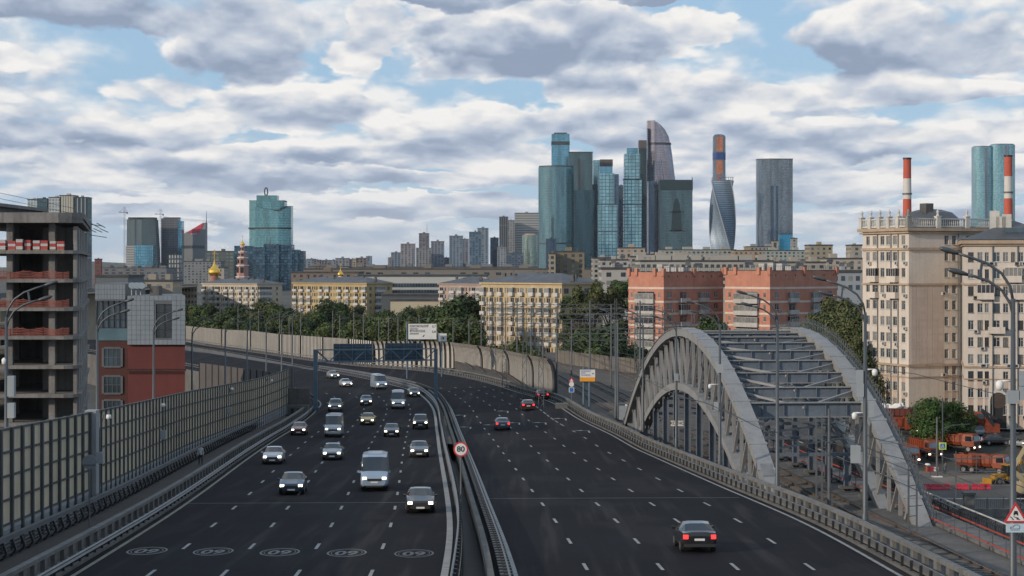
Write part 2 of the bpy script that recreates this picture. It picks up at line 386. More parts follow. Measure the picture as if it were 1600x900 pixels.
def strip(mb, cv, o, w, Z0, Z1, st=4, h=.012, m=0): return sweep(mb, cv, [(o + w / 2, h), (o - w / 2, h)], Z0, Z1, st, m, close=False)

# ------------------------------------------------------------------ ground and far hills
def sst(x, a, b):
    t = min(1, max(0, (x - a) / (b - a))); return t * t * (3 - 2 * t)
def ground_z(x, y):
    return 4.6 * sst(y, 303, 330) * sst(x, 40, 60) * (1 - sst(y, 420, 520))
gx = [-40000, -20000, -8000, -3000, -1200, -600, -300] + list(range(-200, 260, 12)) + [300, 450, 800, 2000, 6000, 20000, 40000]
gy = [-400, -100, 0] + list(range(60, 540, 9)) + [600, 800, 1200, 2500, 5000, 10000, 20000, 40000]
g = MB()
for y in gy:
    for x in gx: g.v.append((x, y, ground_z(x, y)))
nx = len(gx)
for j in range(len(gy) - 1):
    for i in range(nx - 1):
        a = j * nx + i; g.f.append((a, a + 1, a + nx + 1, a + nx)); g.m.append(0); g.u.append(None)
setting('ground', g, soil, True)
hm = mat('wooded hills', (.05, .065, .05), .95, var=.3, scale=.004)
g = MB(); R = []
n = 90
for k, (D, hh) in enumerate(((8200, 0), (9000, 1), (10500, .75))):
    R.append([(x0 * D, D, (28 + 14 * sin(x0 * 23) + 9 * sin(x0 * 57 + 1) + 7 * sin(x0 * 131)) * hh) for x0 in [-.9 + 1.8 * i / n for i in range(n + 1)]])
for A, B in zip(R, R[1:]):
    for i in range(n): g.face([A[i], A[i + 1], B[i + 1], B[i]])
setting('hills', g, hm, True)

# ------------------------------------------------------------------ highway decks
def deck(name, cL, oL, cR, oR, Z0, Z1):
    mb = MB()
    Zs = zs(Z0, Z1, 3)
    rows = []
    for Z in Zs:
        a = Vector((*off(cL, Z, oL), 0)); b = Vector((*off(cR, Z, oR), 0))
        row = []
        for k in range(9):
            p = a.lerp(b, k / 8); row.append(Vector((p.x, p.y, road_z(p.x, p.y))))
        rows.append(row)
    for A, B in zip(rows, rows[1:]):
        for k in range(8): mb.face([A[k], A[k + 1], B[k + 1], B[k]])
        for P, Q, s in ((A[0], B[0], 1), (A[8], B[8], -1)):
            th = 1.7 if P.y < 215 else min(P.z, 14)
            th2 = 1.7 if Q.y < 215 else min(Q.z, 14)
            f = [P, Q, Q - Vector((0, 0, th2)), P - Vector((0, 0, th))]
            mb.face(f if s > 0 else f[::-1], 1)
        if A[0].y < 215:
            dz = Vector((0, 0, 1.7)); mb.face([A[8] - dz, A[0] - dz, B[0] - dz, B[8] - dz], 1)
    o = mb.build(name, [asph, concd]); o['kind'] = 'structure'; return o
deckL = deck('road', LE, -4.9, LM, .75, -40, 640)
deckR = deck('road', RM, -.9, RE, 1.75, -40, 640)
# strip of ground between the decks further on
mb = MB()
sweep(mb, LM, [(.7, -.02), (3.6, -.02)][::-1], 205, 620, 6, close=False); 
setting('median_strip', mb, concd)
mb = MB(); sweep(mb, LM, [(.7, -1.75), (4.2, -1.75)][::-1], 0, 210, 6, close=False); setting('median_gap_shade', mb, dsteel)  # dark slab added under the gap, standing for its deep shade
mb = MB()
for Z in range(-30, 215, 28):
    for cv, o in ((LE, 4), (LE, 13), (RM, 4), (RM, 13)):
        p = rp(cv, Z, o, -1.7); mb.tube([(p.x, p.y, -.5), p], .9, 12)
setting('viaduct_piers', mb, concd)

# markings
def marks(name, parts, m, parent):
    for k, fn in enumerate(parts):
        mb = MB(); fn(mb); mb.build(name, m, parent)
for cv, o, w, nm in ((LE, 0, .22, painty), (LM, 0, .34, paint), (RE, 0, .2, paint), (RM, .12, .2, paint)):
    mb = MB(); strip(mb, cv, o, w, -30, 600, 3, h=.03); mb.build('edge_line', nm, deckL if cv in (LE, LM) else deckR)
def dash_mesh(cL, cR, fr, Z, L):
    mb = MB(); q = []
    for zz in (Z - L / 2, Z, Z + L / 2):
        a = Vector((*off(cL, zz, 0), 0)).lerp(Vector((*off(cR, zz, 0), 0)), fr)
        q.append([Vector((a.x + s * .085, a.y, road_z(a.x, a.y) + .024)) for s in (-1, 1)])
    for A, B in zip(q, q[1:]): mb.face([A[0], A[1], B[1], B[0]])
    return mb
for cL, cR, par, z0 in ((LE, LM, deckL, 88.0), (RM, RE, deckR, 90.7)):
    for lane in range(1, 5):
        for k in range(-3, 22):
            Z = z0 + 12 * k
            if par is deckL and Z > 330: continue
            dash_mesh(cL, cR, lane / 5, Z, 2.8).build('lane_dash', paint, par)
# the merging lane's closer, longer dashes
for k in range(9):
    dash_mesh(RM, RE, .80, 236 + 6 * k, 3.6).build('merge_dash', paint, deckR)
# expansion joint across both carriageways
for cv, a, b, par in ((LE, -.2, 16.6, deckL), (RM, .2, 17.5, deckR)):
    mb = MB(); Z = 131.5 if par is deckR else 127.5
    P = [rp(cv, Z, a + (b - a) * i / 10, .011) for i in range(11)]
    for p, q in zip(P, P[1:]): mb.face([p, q, q + Vector((0, .12, 0)), p + Vector((0, .12, 0))])
    mb.build('expansion_joint', mat('joint steel', (.10, .10, .10), .6), par)
# painted turn arrows far on the right
def arrow(frac, Z):
    mb = MB(); c = Vector((*off(RM, Z, 0), 0)).lerp(Vector((*off(RE, Z, 0), 0)), frac)
    def q(pts): mb.face([Vector((c.x + x, c.y + y, road_z(c.x + x, c.y + y) + .026)) for x, y in pts])
    q([(-.1, -2.5), (.1, -2.5), (.1, 1.0), (-.1, 1.0)]); q([(-.1, 1.0), (.1, 1.0), (-.9, 2.0), (-1.0, 1.6)]); q([(-.8, 1.2), (-.7, 2.5), (-1.7, 2.1)])
    mb.build('arrow_marking', paint, deckR)
for fr, Z in ((.1, 238), (.3, 240), (.5, 242), (.7, 240), (.1, 262), (.5, 266), (.9, 246), (.9, 222)): arrow(fr, Z)
# text helper
def text_mb(body, size, bold=0.0, align='CENTER'):
    cu = bpy.data.curves.new('lettering', 'FONT'); cu.body = body; cu.size = size; cu.align_x = align; cu.align_y = 'CENTER'; cu.offset = bold; cu.resolution_u = 3
    ob = bpy.data.objects.new('lettering', cu); COL.objects.link(ob)
    dg = bpy.context.evaluated_depsgraph_get(); me = bpy.data.meshes.new_from_object(ob.evaluated_get(dg))
    mb = MB(); mb.v = [tuple(v.co) for v in me.vertices]
    for p in me.polygons: mb.f.append(tuple(p.vertices)); mb.m.append(0); mb.u.append(None)
    bpy.data.objects.remove(ob); bpy.data.curves.remove(cu); return mb
# five "60" roundels, read from the far side
for k, px in enumerate((211, 320, 428, 536, 646)):
    Z = 97.0 - k * .3 + .8; fr = (k + .5) / 5
    a = Vector((*off(LE, Z, 0), 0)).lerp(Vector((*off(LM, Z, 0), 0)), fr)
    mb = text_mb('60', 1.0, .025)
    w = max(v[0] for v in mb.v) - min(v[0] for v in mb.v)
    mb.v = [(-v[0] * 1.15 / w, -v[1] * 2.6, 0) for v in mb.v]
    for r0, r1 in ((.90, 1.0), (.76, .80)):
        for i in range(40):
            t0, t1 = 2 * pi * i / 40, 2 * pi * (i + 1) / 40
            mb.face([(r * cos(t), r * 1.9 * sin(t), 0) for r, t in ((r0, t0), (r1, t0), (r1, t1), (r0, t1))])
    mb.v = [(a.x + x, a.y + y, road_z(a.x + x, a.y + y) + .015) for x, y, _ in mb.v]
    mb.build('speed_marking', mat('faded white paint', (.11, .11, .11), .6, var=.3, scale=1.5, fine=.5) if k < 4 else mat('nearly gone paint', (.055, .055, .06), .6, var=.3, scale=1.5), deckL)

# ------------------------------------------------------------------ walkway on the left
mb = MB(); sweep(mb, LE, rect(-4.55, .02, -1.55, .17), -30, 262, 4); setting('walkway', mb, walkm)
mb = MB(); sweep(mb, LE, rect(-4.85, .02, -4.56, .24), -30, 262, 4); setting('kerb', mb, conc)
mb = MB(); sweep(mb, LE, rect(-.75, .01, -.5, .14), -30, 600, 4); setting('kerb', mb, concd)
mb = MB(); sweep(mb, RE, rect(.55, .01, .8, .14), -30, 600, 4); setting('kerb', mb, concd)
mb = MB(); sweep(mb, RM, rect(-.55, .01, -.12, .16), -30, 320, 4); setting('kerb', mb, conc)
mb = MB(); sweep(mb, LM, rect(.45, .01, .7, .16), -30, 320, 4); setting('kerb', mb, concd)
# gap between the decks is blacked out below by the added dark slab
def baluster_parapet(cv, o, Z0, Z1, label, step=2.2):
    t = thing('parapet', label, 'parapet', rp(cv, 100, o)); L = -t.location
    w = .16
    mb = MB(); sweep(mb, cv, rect(o - .2, .02, o + .2, .26), Z0, Z1); mb.build('base', conc, t, L)
    mb = MB(); sweep(mb, cv, rect(o - .17, .88, o + .17, 1.06), Z0, Z1); mb.build('top_rail', conc, t, L)
    Z = Z0 + .5; k = 0
    while Z < Z1 - .5:
        a = rp(cv, Z, o, .26); b = rp(cv, Z + .62, o, .26)
        if Z < 310:
            mb = MB(); mb.beam(a + Vector((0, 0, .31)), b + Vector((0, 0, .31)), .2, .62); mb.build('baluster', conc, t, L)
        d = (cv(Z + 1) - cv(Z - 1)) / 2; Z += step / sqrt(1 + d * d)
    return t
baluster_parapet(LE, -1.25, 20, 268, 'concrete parapet with square openings along the left walkway')
baluster_parapet(RE, 1.35, 20, 640, 'concrete parapet with square openings along the right edge of the highway', 2.4)
def guardrail(cv, o, Z0, Z1, label, heights=(.62,), post=2.0, face=1, name='guardrail', block=False):
    t = thing(name, label, 'guardrail', rp(cv, 100, o)); L = -t.location
    for h in heights:
        mb = MB(); sweep(mb, cv, [(o + face * .10, h - .15), (o + face * .17, h - .09), (o + face * .10, h), (o + face * .17, h + .09), (o + face * .10, h + .15), (o + face * .07, h + .13), (o + face * .07, h - .13)], Z0, Z1)
        mb.build('beam', galv, t, L)
    Z = Z0; posts = []
    while Z < Z1 and len(posts) < 290:
        posts.append(Z); d = (cv(Z + 1) - cv(Z - 1)) / 2; Z += post / sqrt(1 + d * d)
    pm = MB()
    if block: pm.box(-.10, -.10, 0, .10, .10, max(heights) + .14).box(-.28, -.2, max(heights) - .12, .28, .2, max(heights) + .02).box(-.1, -.35, .25, .1, .35, .36)
    else: pm.box(-.06, -.07, 0, .06, .07, max(heights) + .12)
    me = pm.mesh('post', dsteel)
    for Z in posts: put('post', me, t, rp(cv, Z, o, 0) + L)
    return t
guardrail(LE, -.62, 20, 600, 'galvanised guardrail at the foot of the left parapet', (.5,))
guardrail(RE, .7, 20, 600, 'galvanised guardrail at the foot of the right parapet', (.5,))
guardrail(LM, .60, 20, 420, 'galvanised median guardrail facing the oncoming traffic on the left', (.55, .95), 1.6, -1)
guardrail(RM, -.42, 20, 420, 'median guardrail with dark crowded brackets facing the empty right carriageway', (.55,), 1.15, 1, block=True)
mb = MB(); sweep(mb, RM, rect(-1.25, .02, -.95, .55), 20, 330, 4); tag(mb.build('median_wall', concd), 'low brown concrete wall inside the median gap', 'wall')

# ------------------------------------------------------------------ left noise barrier (posts, rails, translucent panes, grey louvre foot)
pane_m = mat('frosted beige pane', (.56, .48, .35), .35, var=.1, scale=.5, fine=.12, streak=.3)
postm = mat('barrier post paint', (.055, .062, .068), .55, .2, var=.15)
louvm = mat('grey louvre panel', (.27, .28, .29), .6, .1, var=.1, scale=.6, streak=.35)
FZ = [(20, -4.9), (110, -5.2), (174, -5.3), (232, -4.4), (273, -3.4)]
def fp(Z, h=0, o=0):
    return rp(LE, Z, interp(FZ, Z) + o, h)
fence = thing('noise_barrier', 'tall noise barrier of dark posts and frosted beige panes beside the left walkway', 'noise barrier', fp(100)); FL = -fence.location
HF = 6.35
pl = MB().box(-.17, -.16, 0, .17, .16, HF).mesh('post', postm)
def bay(Z0, Z1, big):
    a, b = fp(Z0), fp(Z1); up = Vector((0, 0, 1)); 
    hb = HF - (0 if Z0 < 215 else .5 * (Z0 - 215) / 58)
    rows = [(1.55, 2.65), (2.78, 3.85), (3.98, 5.05), (5.18, 6.2)]
    for z0, z1 in rows:
        mb = MB(); mb.beam(a + up * (z0 + z1) / 2, b + up * (z0 + z1) / 2, .03, z1 - z0)
        if big: mb.build('pane', pane_m, fence, FL)
        else:
            mbp.v += []; 
            k = len(mbp.v); mbp.v += mb.v; mbp.f += [tuple(i + k for i in f) for f in mb.f]; mbp.m += mb.m; mbp.u += mb.u
    mb = MB()
    for z0 in (1.48, 2.71, 3.91, 5.11, HF - .08): mb.beam(a + up * z0, b + up * z0, .14, .12)
    mb.build('rail', postm, fence, FL)
    mb = MB()
    for i in range(6): mb.beam(a + up * (.14 + i * .235), b + up * (.14 + i * .235), .08 + .04 * (i % 2), .215)
    mb.build('louvre_panel', louvm, fence, FL)
Z = 60.0; k = 0
while Z < 272:
    st = 2.5 if Z < 122 else 2.0
    p = fp(Z); d = (LE(Z + 1) - LE(Z - 1)) / 2
    o = put('post', pl, fence, p + FL, rotz=-atan2(d, 1))
    if Z >= 122: o.scale = (.75, .62, 1)
    mbp = MB(); bay(Z, Z + st, Z < 122)
    if mbp.v: mbp.build('pane', pane_m, fence, FL)
    Z += st
p = fp(120.6, 0, .12); MB().box(-.35, -.5, 0, .35, .5, HF + .1).build('pillar', louvm, fence, p + FL)
p = fp(272.5); MB().box(-.45, -.4, 0, .45, .4, 6.6).build('pillar', gsteel, fence, p + FL)
# louvred steel railing in front of it
rail = thing('walkway_railing', 'dark steel railing with slanted posts and five bars before the noise barrier', 'railing', rp(LE, 100, -4.2)); RL = -rail.location
mb = MB(); sweep(mb, LE, rect(-4.42, 1.05, -4.18, 1.28), 30, 262); mb.build('top_rail', gsteel, rail, RL)
for i in range(4):
    mb = MB(); h = .3 + i * .18; sweep(mb, LE, rect(-4.30 - .0 * i, h, -4.25, h + .06), 30, 262); mb.build('bar', dsteel, rail, RL)
Z = 40.0; me = MB()
me.beam((-.1, 0, .17), (.18, 0, .5), .12, .1).beam((.18, 0, .5), (-.05, 0, 1.1), .12, .12); me = me.mesh('post', dsteel)
while Z < 262:
    put('post', me, rail, rp(LE, Z, -4.28) + RL); Z += 2.0

# brown solid barrier between the carriageways' far loop, and end block
brn = mat('brown barrier panel', (.07, .062, .06), .8, var=.12, scale=.3, streak=.3)
t = thing('noise_barrier', 'brown solid barrier behind the far end of the left noise barrier', 'noise barrier', (-50, 330, 0))
for i in range(15):
    Z0 = 282; pa = W(312 + i * 9.9, 600, 345 - i * 4.2); pb = W(312 + (i + 1) * 9.9, 600, 345 - (i + 1) * 4.2)
    zt = lambda px, Z: HC - (567 + (px - 312) * .13 - HY) * Z / F
    m1 = MB(); za, zb = zt(312 + i * 9.9, pa.y), zt(312 + (i + 1) * 9.9, pb.y)
    m1.face([(pa.x, pa.y, 0), (pb.x, pb.y, 0), (pb.x, pb.y, zb), (pa.x, pa.y, za)]); m1.face([(pb.x, pb.y + .15, 0), (pa.x, pa.y + .15, 0), (pa.x, pa.y + .15, za), (pb.x, pb.y + .15, zb)])
    m1.face([(pa.x, pa.y, za), (pb.x, pb.y, zb), (pb.x, pb.y + .15, zb), (pa.x, pa.y + .15, za)])
    m1.build('panel', brn, t, -t.location)
    m2 = MB().beam((pa.x, pa.y - .1, 0), (pa.x, pa.y - .1, za + .1), .22, .2); m2.build('post', dsteel, t, -t.location)
# concrete block closing the walkway
t = thing('end_block', 'pale concrete block closing the far end of the left walkway', 'barrier', rp(LE, 268, -2.4))
MB().box(-1.9, -.5, 0, 1.9, .5, 1.35).build('block', conc, t); MB().box(-.55, -.7, 0, -.1, -.5, .9).box(.3, -.7, 0, .75, -.5, .9).build('crash_cushion', dsteel, t)
MB().box(-2.4, .8, 0, 1.9, 1.2, 3.6).build('wall', concd, t)

# ------------------------------------------------------------------ right white noise wall (curved ribbed panels)
ribm = mat('cream ribbed panel', (.40, .385, .355), .6, var=.1, scale=.4, streak=.35, dirt=(.2, .18, .16))
wallpts = [(867, 612.5, 290), (834, 600, 330), (796, 587, 375), (754, 577.5, 399), (710, 569.6, 428), (650, 567.6, 431), (584, 567.6, 436), (545, 563, 447), (505, 558.6, 470), (470, 555, 487), (437, 552, 505), (392, 544, 550), (347, 540.6, 580), (290, 533, 625), (240, 528, 665)]
wt = thing('noise_barrier', 'long cream ribbed noise wall curving behind the right carriageway', 'noise barrier', W(*wallpts[3]))
WL = -wt.location
def wall_seg(i, A, B):
    a, b = W(*A), W(*B); d = (b - a); Ld = sqrt(d.x**2 + d.y**2); u = Vector((d.x / Ld, d.y / Ld, 0)); nrm = Vector((-u.y, u.x, 0))
    if nrm.y > 0: nrm = -nrm
    up = Vector((0, 0, 1)); mb = MB()
    prof = [(0, -.8), (0, 1.8), (.08, 3.0), (.35, 4.1), (.95, 5.0)] if i < 6 or i > 12 else [(0, -.8), (0, 5.0)]
    nrib = max(4, int(Ld / 1.15))
    for k in range(nrib):
        s0 = (k + .08) / nrib; s1 = (k + .60) / nrib
        for (o0, h0), (o1, h1) in zip(prof, prof[1:]):
            P = [a + d * s0 + nrm * o0 + up * h0, a + d * s1 + nrm * o0 + up * h0, a + d * s1 + nrm * o1 + up * h1, a + d * s0 + nrm * o1 + up * h1]
            mb.face(P)
            for e in (0, 1):   # rib flank
                q0, q1 = (P[0], P[3]) if e == 0 else (P[1], P[2]); bk = -nrm * .25
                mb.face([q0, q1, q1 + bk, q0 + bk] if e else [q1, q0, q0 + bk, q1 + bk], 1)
    for (o0, h0), (o1, h1) in zip(prof, prof[1:]):
        f = [a - nrm * .25 + nrm * o0 + up * h0, b - nrm * .25 + nrm * o0 + up * h0, b - nrm * .25 + nrm * o1 + up * h1, a - nrm * .25 + nrm * o1 + up * h1]
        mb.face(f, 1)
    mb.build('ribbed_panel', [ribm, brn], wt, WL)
    m2 = MB(); m2.tube([a + nrm * (o + .12) + up * h for o, h in prof], .28, 6); m2.build('post', dsteel, wt, WL)
for i, (A, B) in enumerate(zip(wallpts, wallpts[1:])): wall_seg(i, A, B)
# brown wall behind the railway
w2 = [(868, 588, 420), (905, 596, 405), (945, 604, 392), (985, 614, 380), (1030, 625, 370)]
t2 = thing('noise_barrier', 'dark brown ribbed wall on the far side of the railway', 'noise barrier', W(*w2[1]))
for A, B in zip(w2, w2[1:]):
    a, b = W(*A), W(*B); a.z = b.z = 6.0; d = b - a; n = 5
    for k in range(n):
        p, q = a + d * (k / n), a + d * ((k + .93) / n); mb = MB()
        prof = [(0, 0), (0, 4.2), (-.25, 5.6), (-.8, 6.8), (-1.5, 7.7)]
        for (o0, h0), (o1, h1) in zip(prof, prof[1:]):
            mb.face([p + Vector((0, o0, h0)), q + Vector((0, o0, h0)), q + Vector((0, o1, h1)), p + Vector((0, o1, h1))])
            mb.face([q + Vector((0, o0 + .3, h0)), p + Vector((0, o0 + .3, h0)), p + Vector((0, o1 + .3, h1)), q + Vector((0, o1 + .3, h1))])
        mb.build('panel', mat('tan rib', (.15, .135, .12), .75, var=.15, streak=.4), t2, -t2.location)
# ------------------------------------------------------------------ railway: embankment, deck, tracks
AX, AW, AB = 34.45, 11.5, -.08
PN = sqrt(1 + AB * AB)
def rw(Z, s, z):
    """point on the railway: Z along, s = metres to the right of the left arch"""
    return Vector((AX + AB * Z + s / PN, Z - AB * s / PN, z))
RZ = HC - 21.2
mb = MB(); rows = []
for Z in range(236, 476, 8):
    l = max(rw(Z, -13, 0).x, RE(Z) + 1.9)
    L = Vector((l, Z, RZ + .0)); Rr = rw(Z, AW + 12, RZ); foot = rw(Z, AW + 30, 0)
    rows.append([Vector((l, Z, 0)), L, rw(Z, -1.5, RZ), rw(Z, AW + 2, RZ), Rr, foot])
for A, B in zip(rows, rows[1:]):
    for k in range(5): mb.face([A[k], A[k + 1], B[k + 1], B[k]], 0)
mb.face([p for p in rows[0]]); setting('railway_embankment', mb, gravel)
mb = MB()
for Z0 in range(40, 244, 12):
    a, b = Z0, min(Z0 + 12, 244)
    P = [rw(a, -.9, RZ), rw(a, AW + 3.6, RZ), rw(b, AW + 3.6, RZ), rw(b, -.9, RZ)]
    mb.face(P)
    for p, q in ((P[0], P[3]), (P[2], P[1])):
        mb.face([p, q, q - Vector((0, 0, 1.5)), p - Vector((0, 0, 1.5))])
    mb.face([p - Vector((0, 0, 1.5)) for p in P[::-1]])
setting('railway_deck', mb, concd)
mb = MB()
for Z in (60, 100, 135): 
    for s in (1.5, AW): p = rw(Z, s, RZ - 1.5); mb.tube([(p.x, p.y, -.5), p], 1.2, 12)
for Z in (151, 251): 
    for s in (0, AW): p = rw(Z, s, 0); mb.box(p.x - 2, p.y - 2.5, -.5, p.x + 2, p.y + 2.5, HC - 25.1)
setting('railway_piers', mb, conc)
tr = thing('railway_tracks', 'two rusty railway tracks on sleepers running under the arches', 'railway', rw(200, 6, RZ)); TL = -tr.location
sl = MB()
for c in (3.1, 8.0):
    for g_ in (-.8, .8):
        mb = MB()
        for Z in range(40, 470, 10): mb.beam(rw(Z, c + g_, RZ + .27), rw(Z + 10, c + g_, RZ + .27), .09, .16)
        mb.build('rail', rust, tr, TL)
    Z = 42
    while Z < 440: sl.beam(rw(Z, c - 1.3, RZ + .1), rw(Z, c + 1.3, RZ + .1), .24, .18); Z += .72
sl.build('sleepers', conc, tr, TL, kind='stuff')
for s in (-6.5, -10.5, 16.5):
    mb = MB()
    for g_ in (-.8, .8):
        for Z in range(250, 460, 10):
            if rw(Z, s + g_, 0).x > RE(Z) + 3: mb.beam(rw(Z, s + g_, RZ + .22), rw(Z + 10, s + g_, RZ + .22), .09, .16)
    if mb.v: mb.build('rail', rust, tr, TL)
# ballast bed on the deck and service walkway along the right
mb = MB()
for Z in range(40, 244, 12): mb.face([rw(Z, .9, RZ + .02), rw(Z, 9.9, RZ + .02), rw(Z + 12, 9.9, RZ + .02), rw(Z + 12, .9, RZ + .02)])
setting('ballast', mb, gravel)
mb = MB(); 
for Z in range(40, 244, 12): mb.beam(rw(Z, AW + 2.2, RZ + .15), rw(Z + 12, AW + 2.2, RZ + .15), 2.4, .22)
setting('service_walkway', mb, conc)

# ------------------------------------------------------------------ arch bridge
br = thing('arch_bridge', 'pale grey steel truss arch railway bridge with cross beams between its two arches', 'bridge', rw(201, AW / 2, RZ)); BL = -br.location
dU = lambda u: 7 + .0070 * u * u
dL = lambda u: 12.75 + .0075 * u * u
def bn(side, u, low): return rw(201 + u, AW * side, HC - (dL(u) if low else dU(u)))
PS = 3.55; KU = 14; KL = 11
for side in (0, 1):
    for k in range(-KU, KU):
        a, b = bn(side, k * PS, 0), bn(side, (k + 1) * PS, 0); mb = MB(); mb.beam(a, b, 1.2, .8)
        d = (b - a).normalized(); n_ = Vector((0, 0, 1)); n_ = (n_ - d * d.dot(n_)).normalized()
        mb.beam(a + n_ * .45 - d * .02, b + n_ * .45, 1.38, .07); mb.beam(a + n_ * .47, a + n_ * .47 + d * .35, 1.6, .1)
        mb.build('upper_chord', arch_m, br, BL)
    for k in range(-KL, KL):
        a, b = bn(side, k * PS, 1), bn(side, (k + 1) * PS, 1); mb = MB(); mb.beam(a, b, 1.0, .75); mb.build('lower_chord', arch_m, br, BL)
    for k in range(-KL, KL + 1):
        a, b = bn(side, k * PS, 0), bn(side, k * PS, 1); mb = MB()
        mb.beam(a, b, .30, .30, up=(1, 0, 0)); mb.build('vertical', arch_m, br, BL)
        for P in (a, b):
            mb = MB(); [mb.box(P.x + q - .03, P.y - .5, P.z - .62, P.x + q + .03, P.y + .5, P.z + .3) for q in (-.2, .2)]; mb.build('gusset', arch_m, br, BL)
    for k in range(-KL, KL):
        if k < 0: a, b = bn(side, k * PS, 0), bn(side, (k + 1) * PS, 1)
        else: a, b = bn(side, (k + 1) * PS, 0), bn(side, k * PS, 1)
        mb = MB()
        mb.beam(a, b, .26, .24, up=(1, 0, 0))
        mb.build('diagonal', arch_m, br, BL)
    for sg in (-1, 1):
        for k in (12, 13):
            mb = MB(); mb.beam(bn(side, sg * k * PS, 0), bn(side, sg * KL * PS, 1), .7, .35); mb.build('diagonal', arch_m, br, BL)
        mb = MB(); mb.beam(bn(side, sg * KL * PS, 1), bn(side, sg * KU * PS, 0), .9, .7); mb.build('lower_chord', arch_m, br, BL)
    for k in range(-8, 9, 2):
        u = k * PS; a = bn(side, u, 1); b = Vector((a.x, a.y, RZ - .3))
        mb = MB()
        mb.box(a.x - .3, a.y - .035, b.z, a.x + .3, a.y + .035, a.z)
        for s in (-.3, .3): mb.box(a.x + s - .03, a.y - .28, b.z, a.x + s + .03, a.y + .28, a.z)
        mb.build('hanger', arch_b, br, BL)
        if side == 1:
            mb = MB(); mb.box(a.x - .75, a.y - .6, RZ + .26, a.x + .75, a.y + .6, RZ + .5); mb.build('hanger_foot', concd, br, BL)
mid = lambda k, dz=0: (bn(0, k * PS, 0) + bn(1, k * PS, 0)) / 2 + Vector((0, 0, dz))
KP = 8
for k in range(-KP, KP + 1):
    a, b = bn(0, k * PS, 0), bn(1, k * PS, 0); dz = Vector((0, 0, -.35)); big = 1.35 if abs(k) == KP else 1.0
    mb = MB()
    mb.beam(a + dz, b + dz, .12, .95 * big, 1); mb.beam(a + dz + Vector((0, 0, .48 * big)), b + dz + Vector((0, 0, .48 * big)), .55 * big, .09, 0); mb.beam(a + dz - Vector((0, 0, .48 * big)), b + dz - Vector((0, 0, .48 * big)), .5, .08, 0)
    for i in range(1, 6):
        p = a.lerp(b, i / 6) + dz; mb.box(p.x - .03, p.y - .24, p.z - .46, p.x + .03, p.y + .24, p.z + .46, 1)
    mb.build('cross_beam', [arch_m, arch_b], br, BL)
    if k > -KP:
        for s in (0, 1):
            mb = MB(); mb.beam(bn(s, k * PS, 0) + Vector((0, 0, -.15)), mid(k - 1, -.15), .32, .2); mb.build('wind_brace', arch_m, br, BL)
for k in range(-7, 8):
    a, b = bn(0, k * PS, 1), bn(1, k * PS, 1)
    mb = MB(); mb.beam(a, b, .4, .3)
    if k < 7: mb.beam(a, bn(1, (k + 1) * PS, 1), .22, .18)
    mb.beam(a, mid(k, -.8), .2, .2); mb.beam(b, mid(k, -.8), .2, .2)
    mb.build('lower_brace', arch_b, br, BL)
# maintenance railing up the right hand side of the right arch
for k in range(-KU, KU):
    a, b = bn(1, k * PS, 0) + Vector((1.1, 0, .2)), bn(1, (k + 1) * PS, 0) + Vector((1.1, 0, .2)); mb = MB()
    mb.beam(a, b, .45, .06); up = Vector((0, 0, 1.5))
    mb.beam(a + up * .55, b + up * .55, .035)
    for i in range(5): mb.beam(a.lerp(b, i / 5), a.lerp(b, i / 5) + up * .85, .075)
    mb.beam(a, bn(1, k * PS, 0), .1)
    mb.build('maintenance_railing', gsteel, br, BL)
# end hatch plates on the two near legs
for side in (0, 1):
    a = bn(side, -39, 0); d = (bn(side, -40.5, 0) - bn(side, -37.5, 0)).normalized(); n_ = Vector((0, 0, 1)) - d * d.z; n_.normalize()
    mb = MB(); mb.beam(a - d * .9 + n_ * .5, a + d * .9 + n_ * .5, .95, .06, up=n_); mb.build('hatch', mat('hatch grey', (.15, .155, .16), .6), br, BL)

# nameplate hung on the near hangers
p = W(1058, 661.5, 205)
t = thing('nameplate', 'small white plate with dark letters hung among the hangers of the left arch', 'sign', p)
MB().box(-.68, -.04, -.28, .68, .04, .28).build('plate', white, t)
tm = text_mb('КОХНО', .42, .01); tm.v = [(x, -.05, y) for x, y, _ in tm.v]; tm.build('lettering', black, t)

# railings of the service walkway on the right
rl = thing('lattice_railing', 'lattice railing with white top rail and red lower rail along the service walkway', 'railing', rw(140, AW + 3.5, RZ + .3)); LL = -rl.location
wr = mat('white rail paint', (.42, .42, .41), .6); rr = mat('red rail paint', (.30, .05, .03), .6)
for h, m_, w in ((1.25, wr, .09), (.30, rr, .11), (.85, dsteel, .05)):
    mb = MB()
    for Z in range(60, 244, 6): mb.beam(rw(Z, AW + 3.5, RZ + .2 + h), rw(Z + 6, AW + 3.5, RZ + .2 + h), w)
    mb.build('rail', m_, rl, LL)
Z = 60
lat = MB()
while Z < 240:
    mb = MB(); mb.beam(rw(Z, AW + 3.5, RZ), rw(Z, AW + 3.5, RZ + 1.5), .08); mb.build('post', dsteel, rl, LL)
    for i in range(4):
        a, b = rw(Z + i * .5, AW + 3.5, RZ + .4), rw(Z + (i + 1) * .5, AW + 3.5, RZ + 1.2)
        lat.beam(a, b, .035); lat.beam(Vector((a.x, a.y, b.z)), Vector((b.x, b.y, a.z)), .035)
    Z += 2.0
lat.build('lattice', dsteel, rl, LL, kind='stuff')
# second red/grey railing between the arches
rl = thing('track_railing', 'grey railing with red lower rail between the track and the service walkway', 'railing', rw(140, AW + .9, RZ)); LL = -rl.location
for h, m_, w in ((1.1, gsteel, .06), (.35, rr, .10)):
    mb = MB()
    for Z in range(60, 244, 6): mb.beam(rw(Z, AW + .9, RZ + .2 + h), rw(Z + 6, AW + .9, RZ + .2 + h), w)
    mb.build('rail', m_, rl, LL)
for Z in range(60, 240, 3):
    mb = MB(); mb.beam(rw(Z, AW + .9, RZ), rw(Z, AW + .9, RZ + 1.35), .07); mb.build('post', gsteel, rl, LL)

